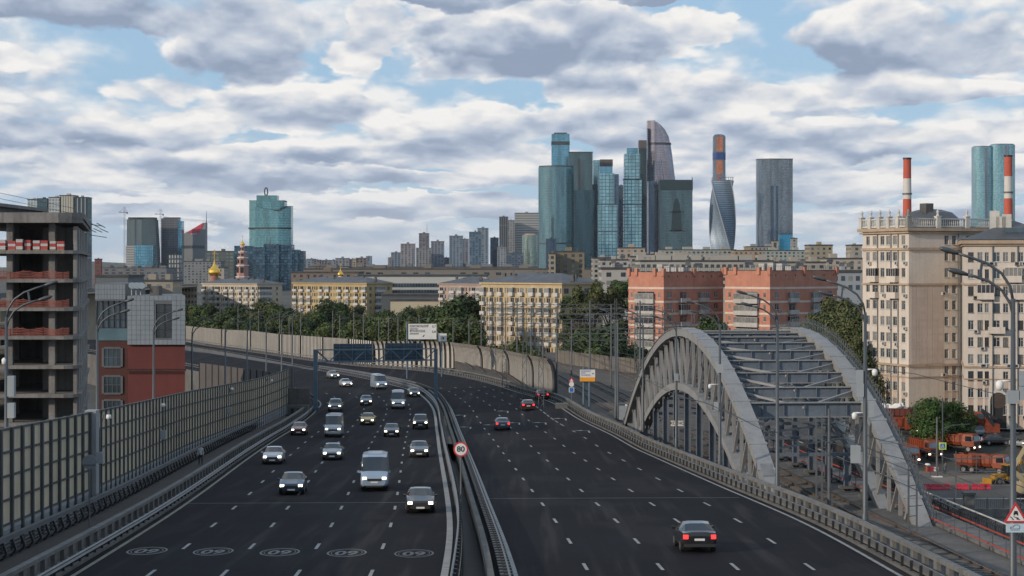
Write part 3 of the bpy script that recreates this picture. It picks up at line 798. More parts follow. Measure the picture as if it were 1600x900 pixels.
# ------------------------------------------------------------------ railway masts and portals
def lattice_leg(mb, p, h, w, n):
    for a, b in ((-1, -1), (1, -1), (1, 1), (-1, 1)): mb.beam((p[0] + a * w, p[1] + b * w, p[2]), (p[0] + a * w * .6, p[1] + b * w * .6, p[2] + h), .09)
    for i in range(n):
        z0, z1 = p[2] + h * i / n, p[2] + h * (i + 1) / n; s = 1 if i % 2 else -1; w0 = w * (1 - .4 * i / n); w1 = w * (1 - .4 * (i + 1) / n)
        for b in (-1, 1):
            mb.beam((p[0] - s * w0, p[1] + b * w0, z0), (p[0] + s * w1, p[1] + b * w1, z1), .05); mb.beam((p[0] + b * w0, p[1] - s * w0, z0), (p[0] + b * w1, p[1] + s * w1, z1), .05)
def portal(Z, s0, s1, h, label, bz=RZ):
    a, b = rw(Z, s0, bz), rw(Z, s1, bz); t = thing('catenary_portal', label, 'catenary portal', a, group='catenary portals over the railway'); L = -t.location
    for p in (a, b):
        mb = MB(); lattice_leg(mb, p, h, .38, 12); mb.build('column', gsteel, t, L)
    mb = MB(); z = bz + h - 2.2; n = 14
    for zz in (z, z + .9): mb.beam((a.x - 1, a.y, zz), (b.x + 1, b.y, zz), .10)
    for i in range(n):
        p, q = a.lerp(b, i / n), a.lerp(b, (i + 1) / n); s = i % 2
        mb.beam((p.x, p.y, z + .9 * s), (q.x, q.y, z + .9 * (1 - s)), .06)
    mb.build('cross_truss', gsteel, t, L)
    for c in (3.1, 8.0):
        p = rw(Z, c, z); mb = MB(); mb.beam(p, p - Vector((0, 0, 1.8)), .06); mb.beam(p - Vector((-1, 0, 1.6)), p - Vector((.8, 0, 1.2)), .05); mb.tube([p - Vector((0, 0, .1)), p - Vector((0, 0, .5))], .12, 6)
        mb.build('insulator_arm', dsteel, t, L)
for Z, s0, s1, h, lb in ((268, -9, 17, 13, 'lattice catenary portal nearest to the far foot of the arch'), (300, -8.5, 18, 13.5, 'lattice catenary portal second from the far foot of the arch'), (335, -9, 19, 14, 'lattice catenary portal third from the far foot of the arch'),
                         (375, -8, 20, 14, 'lattice catenary portal fourth from the arch, before the yellow block'), (420, -6, 22, 14, 'lattice catenary portal farthest up the line')):
    portal(Z, s0, s1, h, lb)
def mast(p, h, label, group=None, arm=1):
    t = thing('catenary_mast', label, 'catenary mast', p, group=group)
    MB().tube([(0, 0, 0), (0, 0, h)], [.17, .11], 8).build('pole', gsteel, t)
    mb = MB(); mb.beam((0, 0, h - 1.2), (2.6 * arm, 0, h - .8), .06).beam((0, 0, h - .2), (2.4 * arm, 0, h - .8), .04).beam((0, 0, h - 2.6), (2.4 * arm, 0, h - 2.4), .05).tube([(1.0 * arm, 0, h - 1.05), (1.4 * arm, 0, h - 1.0)], .1, 6)
    mb.build('bracket', gsteel, t); return t
for px, yt, Z, lb in ((1282, 655, 163, 'slim railway mast standing between the two arches near the portal'), ):
    p = rw(Z, 5.6, RZ); mast(p, 9.0, lb)
for px, yt, Z, lb in ((870, 480, 300, 'railway mast beside the end of the cream noise wall'), (893, 500, 330, 'railway mast behind the stacked traffic signs'), (1000, 470, 275, 'railway mast close to the left foot of the arch'),
                      (965, 505, 262, 'railway mast right of the yellow and white sign'), (922, 470, 350, 'tall railway mast left of the lattice portals'), (955, 475, 330, 'railway mast among the lattice portals')):
    p = W(px, 500, Z); p.z = RZ; mast(p, Z_(yt, Z) - RZ, lb, arm=-1 if px % 2 else 1)
# row of masts of the line behind the cream wall
k = 0
row_masts = None
for px, yt in ((372, 478), (391, 486), (404, 482), (437, 490), (452, 494), (470, 480), (520, 486), (531, 492), (553, 488), (568, 490), (592, 497), (607, 494), (622, 495), (655, 492), (708, 500), (733, 497), (752, 490), (790, 470), (808, 466), (830, 478), (848, 474)):
    Z = interp([(372, 600), (500, 520), (600, 470), (700, 445), (760, 415), (850, 350)], px); p = W(px, 500, Z); p.z = 2.0
    h = Z_(yt, Z) - 2.0
    if row_masts is None: row_masts = t = mast(p, 20.0, 'x', 'thin railway masts behind the cream noise wall')
    else: t = copy_tree(row_masts, loc=p)
    t.scale = (1, 1, h / 20.0)
    where = ('over the trees before the cream apartment block' if px < 455 else 'over the trees before the ochre apartment block' if px < 600 else 'near the white direction sign' if px < 720 else 'before the yellow eight storey block')
    t['label'] = 'railway mast ' + where + ', %s there' % {372: 'leftmost', 391: 'second from left', 404: 'third from left', 437: 'fourth from left', 452: 'rightmost', 470: 'leftmost', 520: 'second from left', 531: 'third from left', 553: 'fourth from left', 568: 'fifth from left', 592: 'rightmost', 607: 'leftmost', 622: 'second from left', 655: 'third from left', 708: 'rightmost', 733: 'leftmost', 752: 'second from left', 790: 'third from left', 808: 'fourth from left', 830: 'fifth from left', 848: 'rightmost'}[px]
# wires
wm = mat('wire', (.03, .03, .032), .6)
for s, zz in ((3.1, 6.3), (3.1, 7.4), (8.0, 6.3), (8.0, 7.4), (-8.5, 11), (18, 11)):
    mb = MB(); P = [rw(Z, s, RZ + zz - .4 * sin((Z - 140) / 38 * pi) ** 2) for Z in range(120, 420, 12)]
    mb.tube(P, .03, 4); tag(mb.build('overhead_wire', wm), 'overhead railway wire %s' % {(3.1, 6.3): 'low over the left track', (3.1, 7.4): 'high over the left track', (8.0, 6.3): 'low over the right track', (8.0, 7.4): 'high over the right track', (-8.5, 11): 'along the left masts of the line', (18, 11): 'along the right masts of the line'}[(s, zz)], 'wire')

# ------------------------------------------------------------------ street lamps
lampm = mat('lamp post paint', (.075, .085, .095), .5, .35, var=.12, scale=.8)
headm = mat('lamp head', (.06, .068, .075), .45, .3)
boxm = mat('cabinet grey', (.27, .30, .32), .5, .1, var=.08)
def lamp_proto():
    t = thing('street_lamp', 'x', 'street lamp', (0, 0, 0))
    MB().tube([(0, 0, 0), (0, 0, .3), (0, 0, 1.6), (0, 0, 1.7), (0, 0, 12.3)], [.19, .19, .18, .14, .085], 12).build('pole', lampm, t, smooth=True)
    A = [(0, 0, 12.2), (-.10, 0, 12.75), (-.42, 0, 13.25), (-.95, 0, 13.62), (-1.6, 0, 13.86), (-2.1, 0, 14.02)]
    B = [(0, 0, 11.6), (-.10, 0, 12.1), (-.40, 0, 12.6), (-.9, 0, 12.95), (-1.4, 0, 13.13), (-1.75, 0, 13.22)]
    for q, e in ((A, (-2.75, 0, 14.22)), (B, (-2.45, 0, 13.42))):
        MB().tube(q, .055, 8).build('arm', lampm, t, smooth=True)
        p = Vector(q[-1]); e = Vector(e); d = e - p
        MB().tube([p - d * .1, p + d * .15, p + d * .5, p + d * .85, e], [.055, .085, .11, .09, .035], 8).build('lamp_head', headm, t, smooth=True)
    MB().beam((-1.25, 0, 13.05), (-1.15, 0, 13.72), .09).build('tie', lampm, t)
    return t
lamp0 = None
def lamp(px, Z, base, left, label, group, scale=1.0, extras=True, vary=0):
    global lamp0
    p = Vector(base); rz = 0 if left else pi
    if lamp0 is None: lamp0 = lamp_proto(); t = lamp0
    else: t = copy_tree(lamp0)
    for ch in list(t.children) if t is not lamp0 else []: pass
    t.location = p; t.rotation_euler.z = rz + vary; t.scale = (scale,) * 3; t['label'] = label; t['group'] = group
    return t
specs = []
G1, G2 = 'double armed street lamps along the right parapet', 'double armed street lamps behind the left noise barrier'
RL_ = [(1583, 74.5, 'street lamp at the right edge carrying cabinets and the warning triangle'), (1352, 104.5, 'street lamp before the right leg of the right arch'), (1215, 132, 'slim street lamp before the bridge portal beam'),
       (1125, 161, 'street lamp in front of the left arch carrying a white camera'), (1057, 190, 'street lamp rising over the crown of the left arch'), (1005, 220, 'street lamp left of the left arch'), (962, 250, 'farthest of the street lamps along the right parapet, before the poplars')]
lamps = []
for px, Z, lb in RL_:
    q = rp(RE, Z, 1.95, -.4); q.x = X_(px, Z); lamps.append(lamp(px, Z, q, True, lb, G1, 1.03, vary=random.uniform(-.12, .12)))
LL_ = [(10, 103, 'double armed street lamp in front of the concrete frame, nearest on the left'), (152, 140, 'street lamp between the concrete frame and the red building'), (240, 178, 'street lamp in front of the red wall under grey cladding'),
       (300, 216, 'street lamp right of the red building'), (352, 254, 'street lamp before the brown solid barrier'), (386, 292, 'street lamp before the right part of the cream apartment block'),
       (416, 330, 'street lamp left of the far end of the noise barrier'), (440, 368, 'second farthest street lamp above the left noise barrier'), (457, 406, 'farthest street lamp above the left noise barrier')]
for px, Z, lb in LL_:
    q = Vector((X_(px, Z), Z, HC - min(DIC(Z), 23) - .3)); lamps.append(lamp(px, Z, q, False, lb, G2, 1.0, vary=random.uniform(-.1, .1)))
def cabinets(t, lst, cams=()):
    s = t.scale[0]
    for dx, z, w, h in lst: MB().box(dx - w / 2, -.16, z - h / 2, dx + w / 2, .22, z + h / 2).build('cabinet', boxm, t)
    for dx, z in cams:
        mb = MB(); mb.tube([(dx, 0, z - .26), (dx, 0, z - .2), (dx, 0, z + .02), (dx, 0, z + .12)], [.05, .14, .155, .07], 10); mb.beam((0, 0, z + .1), (dx, 0, z + .1), .06); mb.build('camera', white, t, smooth=True)
cabinets(lamps[0], [(-.02, 8.6, .42, .5), (.38, 9.3, .3, .55), (.38, 8.75, .32, .5)], [(-.5, 9.1)])
cabinets(lamps[1], [(-.28, 8.9, .35, .7), (-.25, 8.2, .35, .7), (.3, 7.2, .3, .8), (-.5, 4.8, .5, .9)], [(-.55, 6.9), (.5, 9.2)])
cabinets(lamps[3], [(0, 8.7, .55, .7), (-.3, 5.6, .4, .7)], [(-.8, 7.3)])
cabinets(lamps[4], [(0, 7.5, .4, .7)])
cabinets(lamps[7], [(-.28, 8.6, .36, 1.1), (-.28, 7.3, .36, .8), (-.32, 5.6, .5, 1.1), (0, 4.2, .4, .8)], [(.1, 10.0)])
cabinets(lamps[8], [(.3, 5.0, .5, .8)]); cabinets(lamps[9], [(-.2, 5.0, .4, .7)])
# small cameras on thin curved posts on the left railing
for i, (px, py, Z) in enumerate(((171, 650, 119), (256, 632, 150), (363, 607, 205), (425, 594, 245))):
    p = W(px, py, Z); b = rp(LE, Z, -4.35, .2)
    t = thing('camera_post', 'white camera on a thin post before the noise barrier, %s' % ('nearest', 'second nearest', 'third nearest', 'farthest')[i], 'camera', b, group='camera posts on the left walkway')
    q = p - b; MB().tube([(0, 0, 0), (0, 0, q.z * .85), (q.x * .4, 0, q.z + .1), (q.x, 0, q.z + .1)], .045, 6).build('post', gsteel, t)
    MB().tube([(q.x, 0, q.z - .2), (q.x, 0, q.z - .12), (q.x, 0, q.z + .1)], [.06, .17, .14], 10).build('camera', white, t, smooth=True)
    MB().box(-.2, -.15, 3.0, .2, .15, 3.7).build('cabinet', boxm, t)

# ------------------------------------------------------------------ gantry
gm_ = mat('gantry blue grey', (.085, .135, .18), .5, .2, var=.12, scale=.7)
gb = mat('sign back blue', (.06, .095, .125), .5, .25, var=.12, scale=.6)
A = W(493, 640, 277); A.z = road_z(A.x, A.y); B = W(681, 630, 299); B.z = road_z(B.x, B.y)
t = thing('sign_gantry', 'blue grey steel gantry over the left carriageway', 'gantry', A); L = -A
for nm, p, zt in (('post', A, Z_(546, A.y)), ('post', B, Z_(545, B.y))):
    mb = MB(); mb.beam(p, (p.x, p.y, zt), .55, .5, up=(0, 1, 0)); mb.beam(p, p + Vector((0, 0, .5)), 1.0, .9, up=(0, 1, 0)); mb.build(nm, gm_, t, L)
za, zb = Z_(547, A.y), Z_(545, B.y)
a1, b1 = Vector((A.x, A.y, za)), Vector((B.x, B.y, zb)); dz = Vector((0, 0, -1.75)); dy = Vector((.05, .8, 0))
mb = MB()
for o in (Vector(), dy):
    mb.beam(a1 + o, b1 + o, .16); mb.beam(a1 + dz + o, b1 + dz + o, .16)
    n = 10
    for i in range(n):
        p, q = a1.lerp(b1, i / n) + o, a1.lerp(b1, (i + 1) / n) + o; s = i % 2
        mb.beam(p + dz * s, q + dz * (1 - s), .09)
for i in range(11):
    p = a1.lerp(b1, i / 10); mb.beam(p, p + dy, .08); mb.beam(p + dz, p + dz + dy, .08)
mb.build('truss', gm_, t, L)
for j, (x0, x1, y0, y1) in enumerate(((519, 579.5, 538, 567.5), (600, 660, 537, 565.5))):
    Z = 288 + 7 * j; p0, p1 = W(x0, y0, Z), W(x1, y1, Z)
    sg = thing('direction_board', 'back of the %s blue grey direction board on the gantry' % ('left', 'right')[j], 'sign', (p0.x, Z + 1.2, p1.z))
    w, h = p1.x - p0.x, p0.z - p1.z
    MB().box(0, .9, 0, w, .98, h).build('board', gb, sg)
    for i in range(5): MB().box(0, .8, h * (i + .1) / 5, w, .9, h * (i + .1) / 5 + .12).build('stiffener', gm_, sg)
    for i in range(3): MB().box(w * (i + .5) / 3 - .06, .1, -.2, w * (i + .5) / 3 + .06, .8, h).build('bracket', gm_, sg)

# ------------------------------------------------------------------ signs
def sign_board(px0, px1, py0, py1, Z, name, label, posts, ground=None, m=white):
    p0, p1 = W(px0, py0, Z), W(px1, py1, Z); c = (p0 + p1) / 2; w, h = p1.x - p0.x, p0.z - p1.z
    gz = ground if ground is not None else RZ
    t = thing(name, label, 'sign', (c.x, Z, gz))
    MB().box(-w / 2, -.05, p1.z - gz, w / 2, .05, p0.z - gz).build('board', m, t)
    MB().box(-w / 2 - .06, -.03, p1.z - gz - .06, w / 2 + .06, .08, p0.z - gz + .06).build('frame', dsteel, t)
    for px in posts:
        x = X_(px, Z) - c.x; MB().tube([(x, .2, 0), (x, .2, p0.z - gz + .3)], .16, 8).build('post', gm_, t)
    return t, w, h, p1.z - gz
def letters(t, body, size, x, z, m, bold=.0, align='LEFT', wid=None):
    tm = text_mb(body, size, bold, align)
    if wid:
        ww = max(v[0] for v in tm.v) - min(v[0] for v in tm.v); tm.v = [(v[0] * wid / ww, v[1], 0) for v in tm.v]
    tm.v = [(x + a, -.062, z + b) for a, b, _ in tm.v]; return tm.build('lettering', m, t)
t, w, h, z0 = sign_board(638, 682, 506, 530, 380, 'direction_sign', 'white direction sign with two street names above the gantry', (636,), 8.5)
letters(t, 'КОМСОМОЛЬСКИЙ', .62, -w * .45, z0 + h * .84, black, .012, wid=w * .66); letters(t, 'проспект', .5, -w * .45, z0 + h * .68, black, .004, wid=w * .30)
letters(t, 'ФРУНЗЕНСКАЯ', .62, -w * .45, z0 + h * .52, black, .012, wid=w * .54); letters(t, 'набережная', .5, -w * .45, z0 + h * .36, black, .004, wid=w * .32)
letters(t, '0,7', .62, w * .34, z0 + h * .82, black, .01); letters(t, '0,8', .62, w * .34, z0 + h * .48, black, .01)
mb = MB(); mb.face([(w * .0, -.064, z0 + h * .14), (w * .05, -.064, z0 + h * .16), (w * .09, -.064, z0 + h * .30), (w * .03, -.064, z0 + h * .25)]); mb.build('arrow', black, t)
t, w, h, z0 = sign_board(684, 698, 521, 533.5, 384, 'small_direction_sign', 'smaller white sign half hidden right of the white direction sign', (690,), 8.5)
letters(t, '→', .9, -w * .2, z0 + h * .4, black, .02)
t, w, h, z0 = sign_board(906, 930, 577.5, 596, 268, 'route_sign', 'white sign with a yellow lower band beside the tracks', (912, 921), RZ)
MB().box(-w / 2 + .02, -.07, z0 + .02, w / 2 - .02, -.052, z0 + h * .35).build('band', orangep, t)
letters(t, 'МИЧУРИНСКИЙ', .26, -w * .42, z0 + h * .86, bluep, .004, wid=w * .62); letters(t, 'проспект', .2, -w * .42, z0 + h * .72, black, .004, wid=w * .3); letters(t, 'УЛ. КОСЫГИНА', .26, -w * .42, z0 + h * .53, bluep, .004, wid=w * .6)
letters(t, '←', .34, w * .3, z0 + h * .66, black, .012)
def disc(mb, x, z, r, y0, y1, n=28, m=0):
    mb.tube([(x, y0, z), (x, y1, z)], r, n, m)
# stacked signs
p = rp(RE, 262, 2.6, 0); p = W(893, 625, 262); p.z = 11.0
t = thing('stacked_signs', 'post with a red triangle, a round sign and a blue square by the right parapet', 'sign', p)
zc = lambda py: Z_(py, 262) - p.z
MB().tube([(0, .06, 0), (0, .06, zc(588))], .05, 8).build('post', galv, t)
mb = MB(); mb.face([(-.42, 0, zc(597)), (.42, 0, zc(597)), (0, 0, zc(589))]); mb.face([(.42, .03, zc(597)), (-.42, .03, zc(597)), (0, .03, zc(589))]); mb.build('triangle', redp, t)
mb = MB(); mb.face([(-.24, -.01, zc(596.2)), (.24, -.01, zc(596.2)), (0, -.01, zc(591.5))]); mb.build('triangle_face', white, t)
mb = MB(); disc(mb, 0, zc(600.5), .34, -.01, .02); mb.build('round_plate', white, t)
MB().box(-.36, -.01, zc(613), .36, .02, zc(605.5)).build('blue_plate', white, t); MB().box(-.28, -.02, zc(612.3), .28, -.012, zc(606.2)).build('blue_panel', bluep, t)
# speed limit sign in the median
Z = 122.0; base = rp(RM, Z, -1.1, .05); c = W(720, 702, Z)
t = thing('speed_limit_sign', 'round red rimmed speed limit sign reading 80 in the median', 'sign', (c.x, Z, base.z)); zc_ = c.z - base.z
MB().tube([(0, .07, 0), (0, .07, zc_ + .3)], .055, 10).build('post', galv, t)
mb = MB(); disc(mb, 0, zc_, .47, -.01, .03, 40); mb.build('rim', redp, t)
mb = MB(); disc(mb, 0, zc_, .375, -.018, 0, 40); mb.build('face', white, t)
tm = text_mb('80', .46, .012); ww = max(v[0] for v in tm.v) - min(v[0] for v in tm.v); tm.v = [(x * .5 / ww, -.026, y * 1.05 + zc_) for x, y, _ in tm.v]; tm.build('lettering', mat('sign digits', (.012, .03, .045), .5), t)
# back of a round sign on the left
c = W(140, 722, 101); b = rp(LE, 101, -1.5, .1)
t = thing('round_sign_back', 'grey back of a round sign on a thin post on the left walkway', 'sign', (c.x, 101, b.z))
MB().tube([(0, 0, 0), (0, 0, c.z - b.z + .3)], .04, 8).build('post', galv, t)
mb = MB(); disc(mb, 0, c.z - b.z, .38, -.08, -.04, 32); mb.build('plate', mat('sign back grey', (.16, .18, .20), .5, .4), t)
mb = MB(); mb.beam((-.3, -.02, c.z - b.z + .1), (.3, -.02, c.z - b.z + .1), .05).beam((-.3, -.1, c.z - b.z - .12), (.3, -.1, c.z - b.z - .12), .05); mb.build('bracket', galv, t)
# slippery road sign on the big lamp pole
Z = 74.1; lx = lamps[0].location.x
t = thing('warning_sign', 'white triangle with red border warning of a slippery road on the right lamp post', 'sign', (lx, Z, HC - 9.6)); c = W(1585, 802, Z); dx = c.x - lx; z = c.z - (HC - 9.6)
def tri(mb, r, y, zo=0): mb.face([(dx - r, y, z - r * .58 + zo), (dx + r, y, z - r * .58 + zo), (dx, y, z + r * 1.05 + zo)])
mb = MB(); mb.loft([[(dx - .46, y, z - .33), (dx + .46, y, z - .33), (dx, y, z + .46)] for y in (-.20, -.17)]); mb.build('border', redp, t)
mb = MB(); mb.loft([[(dx - .34, y, z - .265), (dx + .34, y, z - .265), (dx, y, z + .31)] for y in (-.21, -.201)]); mb.build('face', white, t)
mb = MB(); y = -.216
mb.box(dx - .09, y, z - .02, dx + .09, y + .004, z + .06); mb.box(dx - .065, y, z + .06, dx + .065, y + .004, z + .12); mb.box(dx - .09, y, z - .06, dx - .05, y + .004, z - .02); mb.box(dx + .05, y, z - .06, dx + .09, y + .004, z - .02)
for s in (-1, 1):
    P = [(dx - .16 + s * .07, z - .10), (dx - .02 + s * .12, z - .16), (dx - .06 + s * .08, z - .19), (dx + .04 + s * .12, z - .22)]
    for (xa, za_), (xb, zb_) in zip(P, P[1:]): mb.beam((xa, y, za_), (xb, y, zb_), .012, .03)
mb.build('pictogram', black, t)
q = W(1585, 824, Z)
t = thing('rain_plate', 'pale blue plate with a rain cloud drawn on it below the warning triangle', 'sign', (lx, Z, q.z)); dx = q.x - lx
MB().box(dx - .37, -.19, -.17, dx + .37, -.16, .17).build('plate', mat('pale blue plate', (.42, .52, .60), .5, var=.06), t)
mb = MB(); P = [(-.2, -.03), (-.21, .02), (-.15, .05), (-.10, .03), (-.08, .09), (-.01, .12), (.08, .13), (.15, .08), (.16, .02), (.12, -.03), (-.2, -.03)]
for (a, b), (c_, d_) in zip(P, P[1:]): mb.beam((dx + a, -.195, b), (dx + c_, -.195, d_), .014)
for i in range(6): mb.beam((dx - .17 + i * .06, -.195, -.06), (dx - .18 + i * .06, -.195, -.10), .012)
mb.build('pictogram', mat('plate ink', (.02, .035, .06), .5), t)
# ------------------------------------------------------------------ buildings with real window openings
glass_d = mat('dark window glass', (.022, .028, .034), .12, 0, var=.5, scale=.35, spec=.9)
glass_l = mat('window with pale blinds', (.16, .165, .16), .25, 0, var=.3, scale=.6, spec=.7)
glass_b = mat('bluish window glass', (.04, .065, .085), .10, .2, var=.4, scale=.4, spec=.9)
frame_w = mat('white window frame', (.42, .42, .41), .6, var=.1)
frame_b = mat('brown window frame', (.07, .05, .04), .6)
acm = mat('air conditioner shell', (.38, .38, .37), .6, var=.1)
roofm = mat('grey sheet roof', (.085, .092, .105), .55, .25, var=.2, scale=.3, fine=.3, streak=.2)
roofd = mat('dark flat roof', (.05, .05, .052), .85, var=.3, scale=.2)
WC = {}
def win_meshes(w, h, fr=None, div=True):
    key = (round(w, 2), round(h, 2), (fr or frame_w).name, div)
    if key not in WC:
        f = MB(); t = .07
        f.box(-w / 2, -.03, 0, -w / 2 + t, .04, h).box(w / 2 - t, -.03, 0, w / 2, .04, h).box(-w / 2 + t, -.03, 0, w / 2 - t, .04, t).box(-w / 2 + t, -.03, h - t, w / 2 - t, .04, h)
        if div:
            f.box(-.035, -.025, t, .035, .035, h - t)
            f.box(.035, -.025, h * .68, w / 2 - t, .035, h * .68 + .05)
        f.box(-w / 2 - .06, -.24, -.07, w / 2 + .06, -.04, -.005)
        P = []
        for g_ in (glass_d, glass_d, glass_b, glass_l):
            p = MB(); p.box(-w / 2 + .02, .045, .02, w / 2 - .02, .07, h - .02); P.append(p.mesh('pane', g_))
        WC[key] = (f.mesh('window', fr or frame_w), P)
    return WC[key]
def facade(mb, O, u, nin, Wd, H, holes, dep=.16, m=0, z0=0.0):
    us = sorted({0.0, Wd} | {round(x, 3) for h in holes for x in (h[0], h[2])}); vs = sorted({z0, H} | {round(x, 3) for h in holes for x in (h[1], h[3])})
    us = [x for x in us if 0 <= x <= Wd]; vs = [x for x in vs if z0 <= x <= H]
    P = lambda a, b, d=0.0: O + u * a + Vector((0, 0, b)) + nin * d
    hs = [tuple(round(c, 3) for c in h) for h in holes]
    for i in range(len(us) - 1):
        cu = (us[i] + us[i + 1]) / 2; col = [h for h in hs if h[0] < cu < h[2]]
        start = vs[0]
        segs = []
        for h in sorted(col, key=lambda h: h[1]):
            segs.append((start, h[1])); start = h[3]
        segs.append((start, vs[-1]))
        for a, b in segs:
            if b > a + 1e-4: mb.face([P(us[i], a), P(us[i + 1], a), P(us[i + 1], b), P(us[i], b)], m)
    for (a, b, c, d) in hs:
        mb.face([P(a, b), P(c, b), P(c, b, dep), P(a, b, dep)], m); mb.face([P(c, d), P(a, d), P(a, d, dep), P(c, d, dep)], m)
        mb.face([P(a, d), P(a, b), P(a, b, dep), P(a, d, dep)], m); mb.face([P(c, b), P(c, d), P(c, d, dep), P(c, b, dep)], m)
class Block:
    """a rectangular building; A-B is the facade to the left of the nearest corner B, B-C the one to its right"""
    def __init__(s, name, label, cat, pA, pB, pC, ZB, th, ytop, wall, gz=0.0, depth=None, near=True, group=None, dep=.16):
        s.th = radians(th); c, sn = cos(s.th), sin(s.th); qA, qB = (pA - 800) / F, (pB - 800) / F
        XB = qB * ZB; s.ZB = ZB; s.XB = XB; s.w = (XB - qA * ZB) / (c + qA * sn)
        if depth is None: qC = (pC - 800) / F; depth = (qC * ZB - XB) / (sn - qC * c)
        s.d = depth; s.H = Z_(ytop, ZB) - gz; s.gz = gz; s.near = near; s.dep = dep
        s.loc = Vector((XB - s.w * c, ZB + s.w * sn, gz)); s.rot = -s.th
        s.t = thing(name, label, cat, s.loc, s.rot, group); s.wall = wall
        s.holes = {'f': [], 'r': []}; s.stuff = MB(); s.trim = MB()
        s.F = {'f': (Vector((0, 0, 0)), Vector((1, 0, 0)), Vector((0, 1, 0)), s.w, 0.0), 'r': (Vector((s.w, 0, 0)), Vector((0, 1, 0)), Vector((-1, 0, 0)), s.d, pi / 2)}
    def px(s, p, face='f'):
        q = (p - 800) / F; c, sn = cos(s.th), sin(s.th)
        if face == 'f': return s.w - (s.XB - q * s.ZB) / (c + q * sn)
        return (q * s.ZB - s.XB) / (sn - q * c)
    def zz(s, y, face='f', x=None): return Z_(y, s.ZB) - s.gz
    def P(s, face, a, z, o=0.0):
        O, u, n, W_, r = s.F[face]; return O + u * a + Vector((0, 0, z)) - n * o
    def window(s, face, a, z, w, h, fr=None, div=True):
        O, u, n, W_, r = s.F[face]
        if a - w / 2 < .02 or a + w / 2 > W_ - .02 or z < .05: return
        s.holes[face].append((a - w / 2, z, a + w / 2, z + h))
        f, P = win_meshes(w, h, fr, div)
        if s.near:
            o = put('window', f, s.t, s.P(face, a, z, -.12), rotz=r); put('pane', random.choice(P), o)
        else:
            k = random.choice((0, 0, 1, 2)); p0 = s.P(face, a - w / 2, z, -.12); p1 = s.P(face, a + w / 2, z, -.12)
            s.stuff.face([p0, p1, p1 + Vector((0, 0, h)), p0 + Vector((0, 0, h))], k)
            for q in (0, .5, 1):
                c = p0.lerp(p1, q); s.stuff.beam(c, c + Vector((0, 0, h)), .07, .05, 3)
    def balcony(s, face, a, z, w, dpt=.95, glazed=False, par=None):
        O, u, n, W_, r = s.F[face]; mb = MB(); M = Matrix.Translation(s.P(face, a, z)) @ Matrix.Rotation(r, 4, 'Z')
        mb.box(-w / 2, -dpt, -.12, w / 2, -.003, 0, 0); mb.box(-w / 2, -dpt, .003, w / 2, -dpt + .07, 1.0, 0); mb.box(-w / 2, -dpt + .07, .003, -w / 2 + .06, -.003, 1.0, 0); mb.box(w / 2 - .06, -dpt + .07, .003, w / 2, -.003, 1.0, 0)
        if glazed:
            k = random.choice((1, 2, 2))
            mb.box(-w / 2 + .04, -dpt + .03, 1.0, w / 2 - .04, -.003, 2.35, k); mb.box(-w / 2 - .03, -dpt - .03, 2.352, w / 2 + .03, -.003, 2.45, 0)
            for i in range(5): x = -w / 2 + w * i / 4; mb.box(x - .04, -dpt - .005, 1.001, x + .04, -dpt + .028, 2.35, 0)
        mb.xf(M); mb.build('balcony', [par or s.bal, glass_d, glass_l], s.t)
    def ac(s, face, a, z):
        M = Matrix.Translation(s.P(face, a, z)) @ Matrix.Rotation(s.F[face][4], 4, 'Z')
        mb = MB(); mb.box(-.4, -.42, 0, .4, -.06, .58, 0); mb.box(-.25, -.425, .08, .2, -.421, .5, 1); mb.xf(M); mb.build('air_conditioner', [acm, dsteel], s.t)
    def band(s, z, h, o, m=None, name='cornice'):
        mb = MB(); mb.box(-o, -o, z, s.w + o, -.002, z + h); mb.box(s.w + .002, -.002, z, s.w + o, s.d + o, z + h)
        mb.box(-o, -.001, z, -.002, s.d + o, z + h); mb.build(name, m or s.wall, s.t)
    def pipe(s, face, a, z0=.3, z1=None):
        p = s.P(face, a, z0, .16); q = s.P(face, a, (z1 or s.H) - .3, .16); MB().tube([p, q], .09, 6).build('drainpipe', gsteel, s.t)
    def pattern(s, face, st, rows, z_of, wh=1.55, p_ac=.1, skip=()):
        """columns from a string"""
        Wt = {'W': 2.5, 'N': 1.6, 'B': 3.4, 'G': 3.4, '.': .6, '_': 2.2, 'D': 3.2}; tot = sum(Wt[c] for c in st); k = s.F[face][3] / tot; x = 0
        for c in st:
            w = Wt[c] * k; cx = x + w / 2; x += w
            for r in range(rows):
                z = z_of(r)
                if z < .6: continue
                if c == 'W': s.window(face, cx, z, min(1.5, w * .62), wh)
                elif c == 'D': s.window(face, cx, z, min(2.0, w * .65), wh)
                elif c == 'N': s.window(face, cx, z, min(.85, w * .6), wh)
                elif c in 'BG':
                    s.window(face, cx, z - .5, min(2.2, w * .7), wh + .5, div=True)
                    g_ = c == 'G' or random.random() < .3
                    s.balcony(face, cx, z - .75, w * .86, .95, g_)
                if c in 'WND' and random.random() < p_ac: s.ac(face, cx + random.choice((-1, 1)) * min(1.1, w * .35), z - .75)
    def close(s, roof='hip', rm=None, rh=2.6, over=.5, par=.8, name='wall', wm=None):
        mb = MB()
        for f in ('f', 'r'):
            O, u, n, W_, r = s.F[f]; facade(mb, O, u, n, W_, s.H, s.holes[f], s.dep)
        if getattr(s, 'base', None):
            for i, fc in enumerate(mb.f):
                if max(mb.v[j][2] for j in fc) < s.base: mb.m[i] = 1
        mb.face([(s.w, s.d, 0), (0, s.d, 0), (0, s.d, s.H), (s.w, s.d, s.H)]); mb.face([(0, s.d, 0), (0, 0, 0), (0, 0, s.H), (0, s.d, s.H)])
        mb.build(name, [wm or s.wall, basem] if getattr(s, 'base', None) else (wm or s.wall), s.t)
        if s.stuff.v: s.stuff.build('windows', [glass_d, glass_b, glass_l, frame_w], s.t, kind='stuff')
